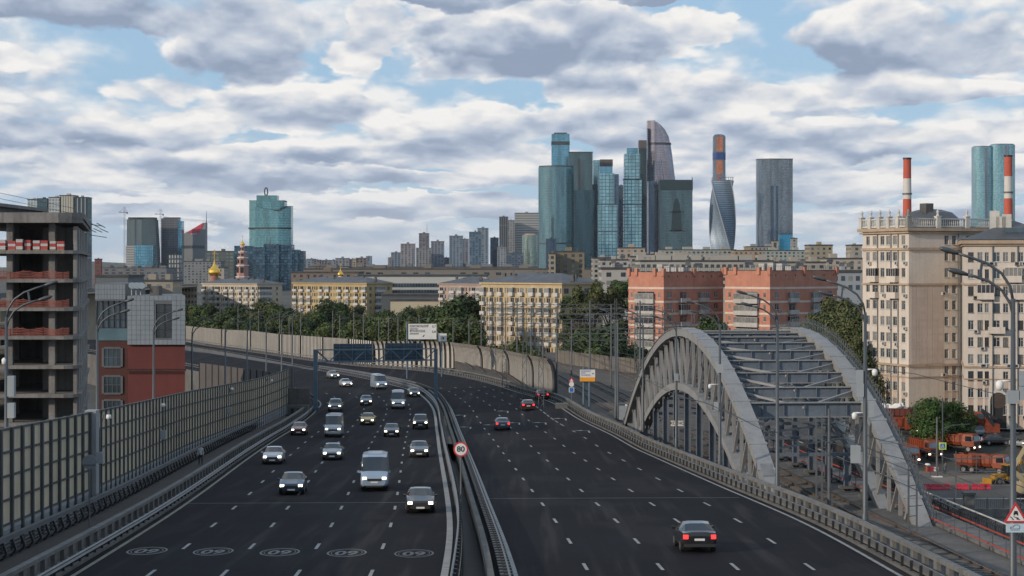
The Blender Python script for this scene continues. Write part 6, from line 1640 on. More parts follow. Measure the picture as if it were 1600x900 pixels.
far(263, 281, 398.5, 2900, gridmat('checked facade', (.38, .40, .40), (.05, .06, .065), 4.2, 7, 1.1, gm=.2), 'low block with a black and white checked facade', 'building', depth=16)
def crane(px, yt, Z, lb):
    t = thing('tower_crane', lb, 'crane', (X_(px, Z), Z - 12, 0), group='tower cranes'); H = Z_(yt, Z)
    mb = MB(); 
    for s in (-1, 1): mb.beam((s * .9, 0, 0), (s * .9, 0, H), .35)
    z = 0
    while z < H - 4: mb.beam((-.9, 0, z), (.9, 0, z + 4), .2); z += 4
    mb.build('mast', gsteel, t); mb = MB(); mb.beam((-9, 0, H - 8), (5, 0, H - 8), .7, .9); mb.beam((0, 0, H), (-8, 0, H - 7.6), .25); mb.beam((0, 0, H), (4.5, 0, H - 7.6), .25); mb.build('jib', gsteel, t); MB().box(3, -.8, H - 10.5, 5, .8, H - 8.4).build('counterweight', concd, t)
crane(197, 324, 3000, 'tower crane at the left side of the leftmost dark tower'); crane(253, 327, 3040, 'tower crane at the left side of the violet brown tower')
# wedge topped
Z = 3100; t = sky_t(304, Z, 'flat grey tower with a slanted red lettered top'); K = Z / F; x0, x1 = -17.5 * K, 17 * K
gw = mat('smooth grey wall', (.20, .205, .22), .7, var=.05, scale=.01)
mb = MB(); mb.loft([[(x0, 0, z0), (x1, 0, z1), (x1, 20, z1), (x0, 20, z0)] for z0, z1 in ((0, 0), (Z_(365.5, Z), Z_(347.5, Z)))]); mb.build('tower_body', gw, t)
mb = MB(); mb.face([(x0 + 6 * K, -.6, Z_(364, Z)), (x1 - 10 * K, -.6, Z_(364, Z)), (x1 - 2 * K, -.6, Z_(348.5, Z))]); mb.face([(x0 + 6 * K, -.6, Z_(364, Z)), (x1 - 2 * K, -.6, Z_(348.5, Z)), (x1 - 3 * K, -.6, Z_(347.6, Z)), (x0 + 5.5 * K, -.6, Z_(363.2, Z))]); mb.build('red_panel', mat('hoarding red', (.48, .05, .08), .6), t)
mb = MB(); 
for i in range(13): mb.box(x0 + (1 + i * 2.5) * K, -.5, Z_(388, Z), x0 + (2.2 + i * 2.5) * K, -.02, Z_(383.5, Z))
mb.build('louvre_row', G_grey, t)
tm = text_mb('АЛЬФА', 1, .02); ww = max(v[0] for v in tm.v) - min(v[0] for v in tm.v); tm.v = [(x * 10 * K / ww - 1 * K, -.7, y * 3.0 * K + Z_(365.5, Z)) for x, y, _ in tm.v]; tm.build('lettering', white, t)
MB().tube([(x1, 10, Z_(349, Z)), (x1, 10, Z_(329.5, Z))], [.8, .3], 6).build('spire', gsteel, t)
# big teal tower with ring
Z = 2600; t = sky_t(420, Z, 'big turquoise glass tower with a ring emblem on its roof, largest of the left group'); K = Z / F; G_t2 = gridmat('light turquoise wall', (.19, .38, .41), (.08, .17, .18), 2.2, 3.3, .22, var=.16)
pb = lambda a, b_, y0, y1, m, d, nm, dy=0: pbox(t, a, b_, y0, y1, Z, m, d, nm, dy)
mb = MB(); mb.prism([((389 - 420) * K, 3), ((400 - 420) * K, 0), ((437 - 420) * K, 0), ((444 - 420) * K, 4), ((444 - 420) * K, 34), ((389 - 420) * K, 34)], 0, Z_(313, Z), 0, capm=1); mb.build('tower_body', [G_t2, roofd], t)
pb(400, 432, 305, 313, G_t2, 22, 'crown', 5)
mb = MB(); mb.loft([[((389 - 420) * K, 2.6, z), ((444 - 420) * K, 3.6, z), ((444 - 420) * K, 30, z), ((389 - 420) * K, 30, z)] for z in (Z_(314.5, Z), Z_(312.8, Z))]); mb.build('roof_edge', capm, t)
mb = MB(); mb.loft([[((400 - 420) * K, -9, 0), ((437 - 420) * K, -13, 0), ((455 - 420) * K, -3, 0), ((455 - 420) * K, 22, 0), ((400 - 420) * K, 22, 0)], [((400 - 420) * K, -9, Z_(323, Z)), ((437 - 420) * K, -13, Z_(331, Z)), ((455 - 420) * K, -3, Z_(322, Z)), ((455 - 420) * K, 22, Z_(321, Z)), ((400 - 420) * K, 22, Z_(321, Z))]], 0, capm=1); mb.build('front_body', [G_t2, capm], t)
mband(t, 388.6, 444, 355.5, 358, Z, 30, capm, .3); mb = MB(); mb.prism([((399.6 - 420) * K, -9.3), ((437 - 420) * K, -13.4), ((455.4 - 420) * K, -3.2), ((455.4 - 420) * K, 2), ((399.6 - 420) * K, 2)], Z_(358, Z), Z_(355.5, Z)); mb.build('mechanical_floor', capm, t)
mb = MB(); P = [(1.1 * K * 2.2 * cos(2 * pi * i / 24), 12, Z_(299, Z) + 6.4 * K * sin(2 * pi * i / 24)) for i in range(25)]; mb.tube([(x - 6 * K, y, z) for x, y, z in P], .9, 6, cap=False); mb.beam((-6 * K, 12, Z_(305, Z)), (-6 * K, 12, Z_(303.5, Z)), 1.5); mb.build('ring_emblem', dsteel, t)
t = thing('glass_podium', 'dark stepped glass podium building around the foot of the turquoise tower', 'building', (X_(420, 2450), 2450, 0)); Z = 2450
pd = gridmat('dark podium glass', (.07, .13, .18), (.04, .06, .075), 4, 3.6, .3, var=.5)
for a, b_, y0, dd in ((366, 392, 384, 0), (390, 414, 386, -8), (412, 436, 381, -4), (434, 456, 382, 3), (455, 466, 390, 6), (464, 474, 392, 10)): pbox(t, a, b_, y0, None, Z + dd, pd, 30, 'podium_block')
MB().beam((X_(420, Z) - t.location.x, 0, Z_(386, Z)), (X_(424, Z) - t.location.x, 0, Z_(371, Z)), .8).build('roof_mast', gsteel, t)
far(322, 372, 393, 2500, gridmat('greenish office wall', (.22, .30, .28), (.09, .10, .10), 6, 4.5, 1.2, gm=.4), 'low greenish office building left of the bell tower', 'building', depth=25)
far(287, 345, 409, 2300, (.17, .18, .19), 'low grey roofs before the wedge topped tower', 'building', win=wn, rooms=4, depth=30); far(325, 350, 419, 1500, (.30, .28, .25), 'pale house behind the large gold dome', 'building', win=wn, depth=20)
# towers behind the concrete frame
Z = 2000; G_w = gridmat('white lattice facade', (.30, .36, .38), (.40, .40, .39), 3.2, 3.4, .5, gm=.5)
for a, b_, y, m_, lb in ((43, 58, 312, gridmat('white mint facade', (.36, .44, .44), (.42, .43, .42), 3.0, 3.4, .35, gm=.5), 'pale mint tower peeking over the concrete frame, left half'), (58, 74, 311, G_green, 'dark mint tower peeking over the concrete frame, right half'), (76, 95, 309, G_w, 'white lattice faced tower over the concrete frame'), (93, 116, 306, gridmat('cream ribbed facade', (.25, .25, .22), (.40, .38, .32), 2.6, 40, .8, gm=.4), 'cream ribbed tower over the concrete frame'), (115, 137, 309, gridmat('dark ribbed glass', (.06, .08, .09), (.26, .30, .32), 4.0, 40, .5, gm=.5), 'dark ribbed glass tower over the concrete frame')):
    far(a, b_, y, Z, m_, lb, 'tower', name='city_tower', depth=20)

# ------------------------------------------------------------------ trees
def leafmat(name, c):
    m = mat(name, c, .75, var=.45, scale=.35, fine=.35, spec=.3); b = m.node_tree.nodes['Principled BSDF']; return m
lm = [leafmat('dark leaves', (.028, .048, .018)), leafmat('mid leaves', (.058, .088, .026)), leafmat('olive leaves', (.085, .095, .038)), leafmat('fresh leaves', (.038, .08, .018))]
bark = mat('bark', (.06, .045, .035), .95, var=.15)
def crown_mesh(seed, h, r, n, leaf, m, tall=False):
    rnd = random.Random(seed); mb = MB(); lobes = []
    for i in range(26 if not tall else 20):
        a = rnd.uniform(0, 2 * pi); q = sqrt(rnd.random()); zf = rnd.uniform(.28, .95)
        env = sin(pi * min(1, (zf - .15) / .85) ** .75) if not tall else .55 + .45 * sin(pi * zf)
        lobes.append((Vector((q * r * .8 * env * cos(a), q * r * .8 * env * sin(a), h * zf)), r * rnd.uniform(.18, .44), rnd.choice((0, 0, 1))))
    for i in range(n):
        c, lr, mi = rnd.choice(lobes); d = Vector((rnd.gauss(0, 1), rnd.gauss(0, 1), rnd.gauss(0, .85))).normalized() * lr * (rnd.uniform(.35, 1.0) ** .5) * rnd.uniform(.8, 1.12)
        p = c + d; s = leaf * rnd.uniform(.6, 1.3)
        a = (d.normalized() + Vector((rnd.uniform(-1, 1), rnd.uniform(-1, 1), rnd.uniform(-.6, 1.0))) * .9).normalized(); u = a.orthogonal().normalized(); v = a.cross(u)
        an = rnd.uniform(0, pi); u, v = u * cos(an) + v * sin(an), v * cos(an) - u * sin(an)
        mb.face([p - u * s - v * s * .3, p + v * s * .75, p + u * s - v * s * .3], mi if rnd.random() < .85 else 1 - mi)
    return mb.mesh('crown', [m, lm[(lm.index(m) + 1) % 3] if m is not lm[3] else lm[1]])
def trunk_mesh(seed, h, r):
    rnd = random.Random(seed); mb = MB(); mb.tube([(0, 0, 0), (.1, 0, h * .3), (0, .1, h * .75)], [h * .028, h * .02, h * .006], 8)
    for i in range(7):
        a = rnd.uniform(0, 2 * pi); z = h * rnd.uniform(.25, .6); mb.tube([(0, 0, z), (r * .35 * cos(a), r * .35 * sin(a), z + h * .12), (r * .7 * cos(a), r * .7 * sin(a), z + h * .22)], [h * .011, h * .007, h * .003], 5)
    return mb.mesh('trunk', bark)
PR = []
for i in range(5): PR.append((crown_mesh(i, 15, 6.5, 5200, .42, lm[(0, 1, 2, 1, 0)[i]]), trunk_mesh(i, 15, 6.5)))
TALL = [(crown_mesh(20 + i, 24, 4.6, 7000, .36, lm[(2, 0)[i]], True), trunk_mesh(20 + i, 24, 4)) for i in range(2)]
NEAR = (crown_mesh(40, 11, 7.0, 11000, .30, lm[3]), trunk_mesh(40, 11, 6))
MID = (crown_mesh(41, 20, 8.5, 16000, .32, lm[2]), trunk_mesh(41, 20, 8))
def tree(pr, px, yt, Z, label, hh, group=None, gz=0, rs=1.0, seed=0):
    p = Vector((X_(px, Z), Z, gz)); H = Z_(yt, Z) - gz; k = H / hh
    t = thing('tree', label, 'tree', p, random.uniform(0, 6.28), group); t.scale = (k * rs, k * rs, k)
    put('trunk', pr[1], t); put('crown', pr[0], t); return t
random.seed(11)
belt = []
pos = []
xs = 292
while xs < 755:
    yt = interp([(292, 476), (310, 474), (340, 486), (375, 482), (415, 476), (440, 478), (470, 486), (500, 480), (520, 470), (545, 478), (580, 486), (610, 490), (640, 487), (665, 483), (690, 478), (715, 468), (755, 470)], xs) + random.uniform(-4, 7)
    pos.append((xs, yt, 760 + random.uniform(-60, 60))); xs += random.uniform(13, 19)
xs = 285
while xs < 750:
    pos.append((xs, random.uniform(493, 507), 600 - (xs - 285) * .22 + 40 + random.uniform(0, 20))); xs += random.uniform(15, 24)
bi = fi = 0
for i, (px, yt, Z) in enumerate(pos):
    back = Z > 665
    lb = 'tree in the %s row of the green belt, %s from the left' % ('back' if back else 'front', ORD[bi if back else fi])
    if back: bi += 1
    else: fi += 1
    tree(PR[i % 5], px, yt, Z, lb, 15, 'trees of the green belt behind the noise wall', gz=0, rs=random.uniform(.9, 1.25))
for px, yt, Z, rs, lb in ((725, 468, 600, 1.2, 'tall dark tree at the left end of the yellow block'), (706, 474, 560, 1.1, 'broad tree between the pink block and the yellow block')): tree(PR[2 if px == 725 else 0], px, yt, Z, lb, 15, None, 0, rs)
for px, yt, Z, k, rs, lb in ((905, 434, 520, 0, 1.0, 'tall loose poplar in front of the right side of the yellow block'), (930, 425, 500, 0, 1.0, 'tallest poplar between the yellow block and the red brick block'), (952, 438, 510, 0, 1.0, 'poplar right of the tallest one'), (972, 432, 540, 1, 1.0, 'dark poplar against the left corner of the red brick block'), (890, 458, 540, 1, .9, 'dark poplar leftmost of the group beside the yellow block')):
    tree(TALL[k], px, yt, Z, lb, 24, None, 0, rs * .95)
for px, yt, Z, rs, lb in ((802, 530, 430, 1.0, 'low bush at the foot of the yellow block, left one'), (778, 538, 440, .9, 'low bush at the left corner of the yellow block'), (830, 545, 420, .9, 'low bush at the foot of the yellow block, right one'), (915, 520, 470, 1.2, 'dark bushy tree behind the brown wall by the lattice portals'), (950, 512, 455, 1.3, 'dark bushy tree just left of the red brick block'), (985, 560, 420, 1.1, 'low tree at the foot of the left red brick block'), (1110, 500, 470, .9, 'small dark tree in the gap between the two red brick blocks'), (1123, 507, 460, .9, 'bush before the gap between the red brick blocks')):
    tree(PR[1] if 'low bush' in lb else PR[0], px, yt, Z, lb, 15, None, 0, rs)
for px, yt, Z, rs, lb in ((1300, 468, 420, 1.0, 'large dark tree behind the top of the right arch'), (1322, 470, 400, .9, 'large tree left of the stone apartment tower'), (1342, 478, 385, .8, 'dark tree touching the left face of the stone tower'), (1270, 492, 430, .8, 'olive tree behind the crown of the right arch'), (1340, 530, 350, .75, 'lower tree between the right arch and the stone tower')):
    tree(MID, px, yt, Z, lb, 20, None, 0, rs)
for px, yt, Z, rs, lb in ((1458, 629, 317, 1.35, 'bushy fresh green tree behind the parked orange trucks'), (1492, 634, 319, 1.15, 'right part of the fresh green trees behind the orange trucks')): tree(NEAR, px, yt, Z, lb, 11, None, 2.2, rs)
# ------------------------------------------------------------------ vehicles
tyre = mat('tyre rubber', (.015, .015, .016), .9); rim = mat('wheel rim', (.25, .25, .26), .35, .7)
hl_on = mat('lit headlamp', (1.0, .88, .66), .3, emit=5, var=0); hl_off = mat('headlamp glass', (.45, .47, .5), .15, .3); tl_on = mat('lit tail lamp', (1.0, .03, .03), .3, emit=2.5, var=0); tl = mat('tail lamp', (.35, .02, .02), .3)
amber = mat('lit amber lamp', (1.0, .42, .10), .3, emit=4, var=0)
carglass = mat('car glass', (.015, .018, .022), .06, 0, var=.2, spec=1.0); trim_ = mat('black trim', (.02, .02, .022), .6)
def carpaint(name, c): 
    m = mat('car paint ' + name, c, .28, .25, var=.04, scale=1.0, fine=.0); m.node_tree.nodes['Principled BSDF'].inputs['Coat Weight'].default_value = .6; return m
WH = {}
def wheel(t, x, y, r, w=.22):
    k = (r, w)
    if k not in WH:
        a = MB(); a.tube([(-w / 2, 0, 0), (-w / 2 + .03, 0, 0), (w / 2 - .03, 0, 0), (w / 2, 0, 0)], [r * .93, r, r, r * .93], 18)
        b = MB(); b.tube([(-w / 2 - .01, 0, 0), (w / 2 + .01, 0, 0)], r * .62, 14)
        for i in range(5):
            an = 2 * pi * i / 5
            for s in (-1, 1): b.beam((s * (w / 2 + .012), 0, 0), (s * (w / 2 + .012), r * .58 * cos(an), r * .58 * sin(an)), .02, .07)
        WH[k] = (a.mesh('tyre', tyre), b.mesh('rim', rim))
    o = put('tyre', WH[k][0], t, (x, y, r)); put('rim', WH[k][1], o)
def body(st, hood_glass):
    B, G = MB(), MB(); rings = []
    for (y, hw, zb, belt, top, cw) in st:
        rings.append([(-hw * .86, y, zb), (-hw, y, zb + .14), (-hw * 1.01, y, (zb + belt) / 2 + .08), (-hw * .965, y, belt), (-cw, y, top), (-cw * .55, y, top + .035), (cw * .55, y, top + .035), (cw, y, top), (hw * .965, y, belt), (hw * 1.01, y, (zb + belt) / 2 + .08), (hw, y, zb + .14), (hw * .86, y, zb)])
    n = 12
    for k in range(len(rings) - 1):
        cab = st[k][4] - st[k][3] > .15 or st[k + 1][4] - st[k + 1][3] > .15; both = st[k][4] - st[k][3] > .15 and st[k + 1][4] - st[k + 1][3] > .15
        for j in range(n):
            j2 = (j + 1) % n; gl = (cab and j in (3, 7)) or (k in hood_glass and j in (4, 5, 6))
            (G if gl else B).face([rings[k][j2], rings[k][j], rings[k + 1][j], rings[k + 1][j2]])
    B.face(rings[0]); B.face(rings[-1][::-1]); return B, G
SHAPES = {
 'car': (4.5, [(-2.25, .70, .36, .60, .61, .55), (-2.12, .84, .26, .72, .74, .68), (-1.3, .90, .22, .90, .93, .74), (-.85, .90, .22, .96, .99, .74), (-.10, .90, .22, .98, 1.38, .64), (.5, .90, .22, .99, 1.43, .65), (1.2, .90, .22, 1.0, 1.36, .62), (1.75, .89, .24, 1.02, 1.05, .70), (2.14, .85, .3, .98, 1.0, .66), (2.25, .74, .42, .8, .81, .6)], (3, 6), .32),
 'suv': (4.7, [(-2.35, .76, .40, .75, .77, .6), (-2.2, .90, .34, .95, .98, .74), (-1.4, .95, .30, 1.08, 1.11, .8), (-.95, .95, .30, 1.13, 1.16, .8), (-.35, .95, .3, 1.15, 1.66, .70), (.6, .95, .3, 1.15, 1.72, .72), (1.6, .95, .3, 1.16, 1.68, .70), (2.15, .93, .34, 1.14, 1.20, .78), (2.33, .86, .45, 1.0, 1.02, .7)], (3, 6), .37),
 'van': (5.9, [(-2.95, .80, .42, .85, .87, .62), (-2.8, .96, .34, 1.12, 1.15, .8), (-2.2, 1.0, .3, 1.35, 1.38, .86), (-1.4, 1.0, .3, 1.42, 2.35, .86), (-.9, 1.0, .3, 1.42, 2.52, .88)], (2,), .37)}
PROTO = {}
def vehicle(kind, paint_, cname, lit):
    key = (kind, cname, lit)
    L, st, hg, wr_ = SHAPES[kind]; t = thing(kind if kind != 'suv' else 'car', 'x', 'car' if kind != 'van' else 'van', (0, 0, 0))
    if kind == 'van':
        B, G = body(st, hg); P = carpaint(cname, paint_)
        rings = [[(-1.0, y, .3), (-1.02, y, 1.0), (-.97, y, 1.5), (-.90, y, 2.5), (-.5, y, 2.6), (.5, y, 2.6), (.90, y, 2.5), (.97, y, 1.5), (1.02, y, 1.0), (1.0, y, .3)] for y in (-.9, 2.85, 2.95)]
        V_ = MB(); V_.loft([r[::-1] for r in rings]); V_.build('cargo_body', P, t)
    else: B, G = body(st, hg); P = carpaint(cname, paint_)
    B.build('body', P, t, smooth=False); G.build('window', carglass, t)
    hw = .9 if kind == 'car' else .97; fy = st[0][0]; by = L / 2; zl = {'car': .66, 'suv': .86, 'van': .95}[kind]
    for s in (-1, 1):
        MB().box(s * (hw - .40) - .0, fy - .0, zl - .10, s * (hw - .12), fy + .25, zl + .06).build('headlight', hl_on if lit == 'h' else hl_off, t)
        MB().box(s * (hw - .32), by - .14, zl + .04, s * (hw - .08), by + .02, zl + .24 + (.5 if kind == 'van' else 0)).build('tail_light', tl_on if lit == 't' else tl, t)
        MB().beam((s * hw, fy + 1.5, zl + .33), (s * (hw + .2), fy + 1.5, zl + .36), .12, .14).build('mirror', P, t)
        MB().beam((s * (hw + .02), -.2, zl + .15), (s * (hw + .025), .0, zl + .15), .03).build('door_handle', trim_, t)
        for y in (fy + L * .19, by - L * .2): wheel(t, s * (hw - .11), y, wr_)
    mb = MB(); mb.box(-.5, fy - .02, zl - .22, .5, fy + .1, zl - .04); mb.box(-.62, fy - .015, .3, .62, fy + .12, .42); mb.build('grille', trim_, t)
    MB().box(-.26, fy - .035, zl - .36, .26, fy - .021, zl - .25).build('number_plate', white, t)
    MB().box(-.26, by + .001, zl - .05, .26, by + .02, zl + .06).build('number_plate', white, t)
    mb = MB(); mb.box(-hw + .1, by - .05, .3, hw - .1, by + .03, .45); mb.build('bumper', trim_, t)
    return t
def drive(kind, col, cname, px, Z, label, lit='h', side='L'):
    t = vehicle(kind, col, cname, lit); X = X_(px, Z); cv = LM if side == 'L' else RM; cv2 = LE if side == 'L' else RE
    d = ((cv(Z + 2) - cv(Z - 2)) + (cv2(Z + 2) - cv2(Z - 2))) / 8; z = road_z(X, Z) + .016; zf = road_z(X, Z + 2)
    t.location = (X, Z, z); sl_ = (road_z(X, Z + 2) - road_z(X, Z - 2)) / 4
    if side == 'L': t.rotation_euler = (math.atan(sl_), 0, -math.atan(d))
    else: t.rotation_euler = (-math.atan(sl_), 0, pi - math.atan(d))
    t['label'] = label; t['group'] = 'oncoming traffic on the left carriageway' if side == 'L' else 'cars driving away on the right carriageway'
    return t
WHT, SLV, BLK, NVY, RED_, YEL_, GRY_ = (.45, .46, .48), (.22, .24, .26), (.018, .018, .02), (.018, .045, .09), (.10, .010, .012), (.40, .26, .03), (.07, .075, .085)
drive('van', (.26, .33, .42), 'pale blue', 586, 141, 'pale blue white van in the middle of the oncoming traffic')
drive('car', BLK, 'black', 657, 122, 'black car nearest in the inner oncoming lane')
drive('car', NVY, 'navy', 458, 137, 'navy blue car nearest in the second lane from the walkway')
drive('car', GRY_, 'graphite', 655, 182, 'graphite car in the inner oncoming lane behind the black one')
drive('suv', BLK, 'black', 657, 240, 'black off roader farther back in the inner oncoming lane')
drive('car', SLV, 'silver', 520, 178, 'silver car in the middle lanes behind the navy car')
drive('car', WHT, 'white', 428, 172, 'white car in the outer lane beside the walkway parapet')
drive('car', RED_, 'dark red', 468, 226, 'dark red car in the outer oncoming lane')
drive('van', (.38, .40, .43), 'light grey', 522, 222, 'light grey van in the bend behind the silver car')
drive('car', YEL_, 'taxi yellow', 575, 248, 'yellow taxi in the bend under the gantry')
drive('car', BLK, 'black', 612, 222, 'black car right of the yellow taxi')
drive('suv', SLV, 'silver', 524, 276, 'silver off roader with bright lights at the left side of the bend')
drive('van', WHT, 'white', 622, 283, 'white van under the right gantry board')
drive('car', GRY_, 'graphite', 572, 292, 'graphite car behind the yellow taxi in the bend')
drive('van', (.33, .38, .45), 'pale blue', 592, 345, 'pale van far back in the bend below the gantry boards')
drive('car', WHT, 'white', 540, 352, 'white car far back left of the pale van')
drive('car', BLK, 'black', 646, 318, 'black car just left of the right gantry post')
drive('car', SLV, 'silver', 520, 385, 'farthest silver car under the left gantry board')
drive('car', (.05, .008, .010), 'maroon', 824, 268, 'maroon car with lit tail lamps driving away by the right edge line', 't', 'R')
drive('car', (.06, .085, .11), 'slate blue', 784, 232, 'slate blue car driving away in the second lane from the median', 't', 'R')
drive('car', (.012, .012, .014), 'black', 1085, 99, 'black car with lit tail lamps nearest on the right carriageway', 't', 'R')
drive('car', (.05, .008, .010), 'maroon', 846, 292, 'farther maroon car with lit tail lamps by the right edge line', 't', 'R')

# ------------------------------------------------------------------ the yard below on the right
yard = mat('yard asphalt', (.062, .06, .058), .9, var=.25, scale=.08, fine=.4); sandm = mat('trodden sand', (.14, .12, .10), .95, var=.25, scale=.15, fine=.5)
mb = MB()
def patch(x0, y0, x1, y1, h=.02, n=10):
    for i in range(n):
        a, b_ = y0 + (y1 - y0) * i / n, y0 + (y1 - y0) * (i + 1) / n
        mb.face([(x0, a, ground_z(58, a) + h), (x1, a, ground_z(58, a) + h), (x1, b_, ground_z(58, b_) + h), (x0, b_, ground_z(58, b_) + h)])
patch(57, 232, 140, 332, .03, 24); setting('yard', mb, yard)
mb = MB(); mb.face([(55, 279, .05), (82, 279, .05), (84, 287, .05), (74, 296, .05), (55, 300, .05)]); setting('pavement', mb, sandm)
mb = MB()
for i in range(9): mb.beam((56 + i * 3, 279 - .2, .1), (58.95 + i * 3, 279 - .2, .1), .2, .2)
setting('kerb', mb, conc)
orange = mat('truck orange', (.21, .042, .014), .5, .05, var=.15, scale=.8, fine=.2); dko = mat('dark red truck body', (.10, .022, .015), .6, var=.15)
def truck(x, y, rz, label, cm=orange, bm=orange, lit=True, load=False):
    t = thing('dump_truck', label, 'truck', (x, y, ground_z(x, y) + .05), rz, 'orange dump trucks parked in the yard' if cm is orange else None)
    mb = MB(); mb.loft([[(-1.2, y0, z0), (1.2, y0, z0), (1.2, y1, z1), (-1.2, y1, z1)][::1] for (y0, z0, y1, z1) in ()] or [[(-1.22, -4.0, .95), (1.22, -4.0, .95), (1.22, -2.0, .95), (-1.22, -2.0, .95)], [(-1.24, -4.03, 1.75), (1.24, -4.03, 1.75), (1.24, -2.0, 1.75), (-1.24, -2.0, 1.75)], [(-1.12, -3.78, 2.7), (1.12, -3.78, 2.7), (1.16, -2.0, 2.75), (-1.16, -2.0, 2.75)], [(-1.0, -3.6, 2.92), (1.0, -3.6, 2.92), (1.05, -2.1, 2.95), (-1.05, -2.1, 2.95)]]); mb.build('cab', cm, t)
    mb = MB(); mb.face([(-1.05, -4.03, 1.82), (1.05, -4.03, 1.82), (.98, -3.84, 2.62), (-.98, -3.84, 2.62)]); mb.face([(-1.0, -3.8, 2.64), (1, -3.8, 2.64), (1, -3.79, 2.66), (-1, -3.79, 2.66)]); mb.build('windscreen', mat('cab glass', (.10, .14, .18), .12, .3), t)
    for s in (-1, 1):
        mb = MB(); mb.face([(s * 1.245, -3.7, 1.8), (s * 1.245, -2.5, 1.8), (s * 1.16, -2.5, 2.6), (s * 1.16, -3.55, 2.6)]); mb.build('side_window', carglass, t)
        MB().box(s * 1.0 - .16, -4.12, .72, s * 1.0 + .16, -4.0, .92).build('headlight', hl_on if lit else hl_off, t)
        MB().beam((s * 1.25, -3.9, 2.5), (s * 1.5, -3.95, 2.5), .04).box(s * 1.5 - .09, -4.0, 1.9, s * 1.5 + .09, -3.92, 2.5).build('mirror', trim_, t)
        for y_ in (-3.0, 1.3, 2.65): wheel(t, s * 1.03, y_, .52, .32)
    MB().box(-1.22, -4.14, .5, 1.22, -3.9, .7).build('bumper', cm, t); MB().box(-.85, -4.06, 1.0, .85, -4.035, 1.6).build('grille', trim_, t)
    MB().box(-.45, -3.8, .6, .45, 3.6, .98).build('chassis', trim_, t)
    mb = MB(); mb.loft([[(-1.0, -1.6, 1.1), (1.0, -1.6, 1.1), (1.0, 3.6, 1.1), (-1.0, 3.6, 1.1)], [(-1.25, -1.75, 1.6), (1.25, -1.75, 1.6), (1.25, 3.9, 1.6), (-1.25, 3.9, 1.6)], [(-1.28, -1.75, 2.75), (1.28, -1.75, 2.75), (1.28, 4.1, 2.75), (-1.28, 4.1, 2.75)]], cap=False)
    mb.face([(-1.2, -1.6, 1.9), (1.2, -1.6, 1.9), (1.2, 3.9, 1.9), (-1.2, 3.9, 1.9)]); 
    mb.box(-1.33, -1.78, 2.70, -1.22, 4.12, 2.83); mb.box(1.22, -1.78, 2.70, 1.33, 4.12, 2.83); mb.build('dump_body', bm, t)
    for i in range(7):
        y_ = -1.5 + i * .88
        for s in (-1, 1): MB().beam((s * 1.29, y_, 1.55), (s * 1.31, y_, 2.7), .10, .14).build('rib', bm, t)
    MB().box(-1.15, -1.95, 1.2, 1.15, -1.78, 3.0).build('headboard', bm, t)
    if load:
        mb = MB()
        for i in range(9): mb.tube([(random.uniform(-.8, .8), random.uniform(-1, 3.4), 2.2), (random.uniform(-.5, .5), random.uniform(-.5, 3), 3.3)], [.7, .45], 7)
        mb.build('load', white, t)
    return t
tk = lambda px, Z: X_(px, Z)
truck(tk(1418, 306), 308, radians(6), 'orange dump truck facing the camera, leftmost of the parked pair by the arch')
truck(tk(1453, 308), 311, radians(10), 'orange dump truck facing the camera beside the leftmost one')
truck(tk(1495, 312), 314, radians(52), 'orange dump truck parked askew before the green trees with a lit lamp')
truck(tk(1545, 292), 296, radians(58), 'orange dump truck with a ribbed body standing alone behind the yellow loader')
truck(tk(1398, 320), 322, radians(80), 'orange dump truck seen from its side behind the front pair')
truck(tk(1410, 330), 331, radians(75), 'dark truck loaded with white sacks at the foot of the stone tower', mat('dark truck cab', (.03, .03, .032), .5), dko, False, True)
truck(tk(1512, 322), 326, radians(75), 'dump truck with a dark red body half hidden by the green trees', orange, dko, False)
# yellow loader
yl = mat('machine yellow', (.32, .17, .02), .5, var=.12)
p = Vector((tk(1563, 283), 281, .05)); t = thing('backhoe_loader', 'yellow backhoe loader with big yellow rimmed wheels at the kerb', 'loader', p, radians(-70))
MB().box(-.55, -1.9, .8, .55, .2, 1.5).build('engine_hood', yl, t); mb = MB()
for x, y_ in ((-.75, .2), (.75, .2), (-.75, 1.7), (.75, 1.7)): MB().beam((x, y_, 1.0), (x, y_, 2.7), .1).build('cab_post', trim_, t)
MB().box(-.85, .1, 2.7, .85, 1.8, 2.85).build('cab_roof', yl, t); MB().box(-.68, .28, 1.2, .68, 1.62, 2.68).build('cab_glass', carglass, t); MB().box(-.8, .1, .7, .8, 2.2, 1.15).build('frame', yl, t)
for s in (-1, 1):
    wheel(t, s * .95, 1.3, .75, .4); wheel(t, s * .9, -1.4, .5, .35)
    MB().beam((s * .6, -.4, 1.4), (s * .6, -2.9, .5), .16, .2).build('loader_arm', yl, t)
mb = MB(); mb.box(-1.15, -3.3, .15, 1.15, -2.8, .25).box(-1.15, -2.9, .25, 1.15, -2.8, .95); mb.build('bucket', yl, t)
mb = MB(); mb.beam((0, 2.2, 1.0), (0, 3.0, 3.4), .28, .3).beam((0, 3.0, 3.4), (0, 4.4, 2.2), .22, .26).box(-.35, 4.2, 1.3, .35, 4.8, 2.0); mb.build('backhoe_arm', yl, t)
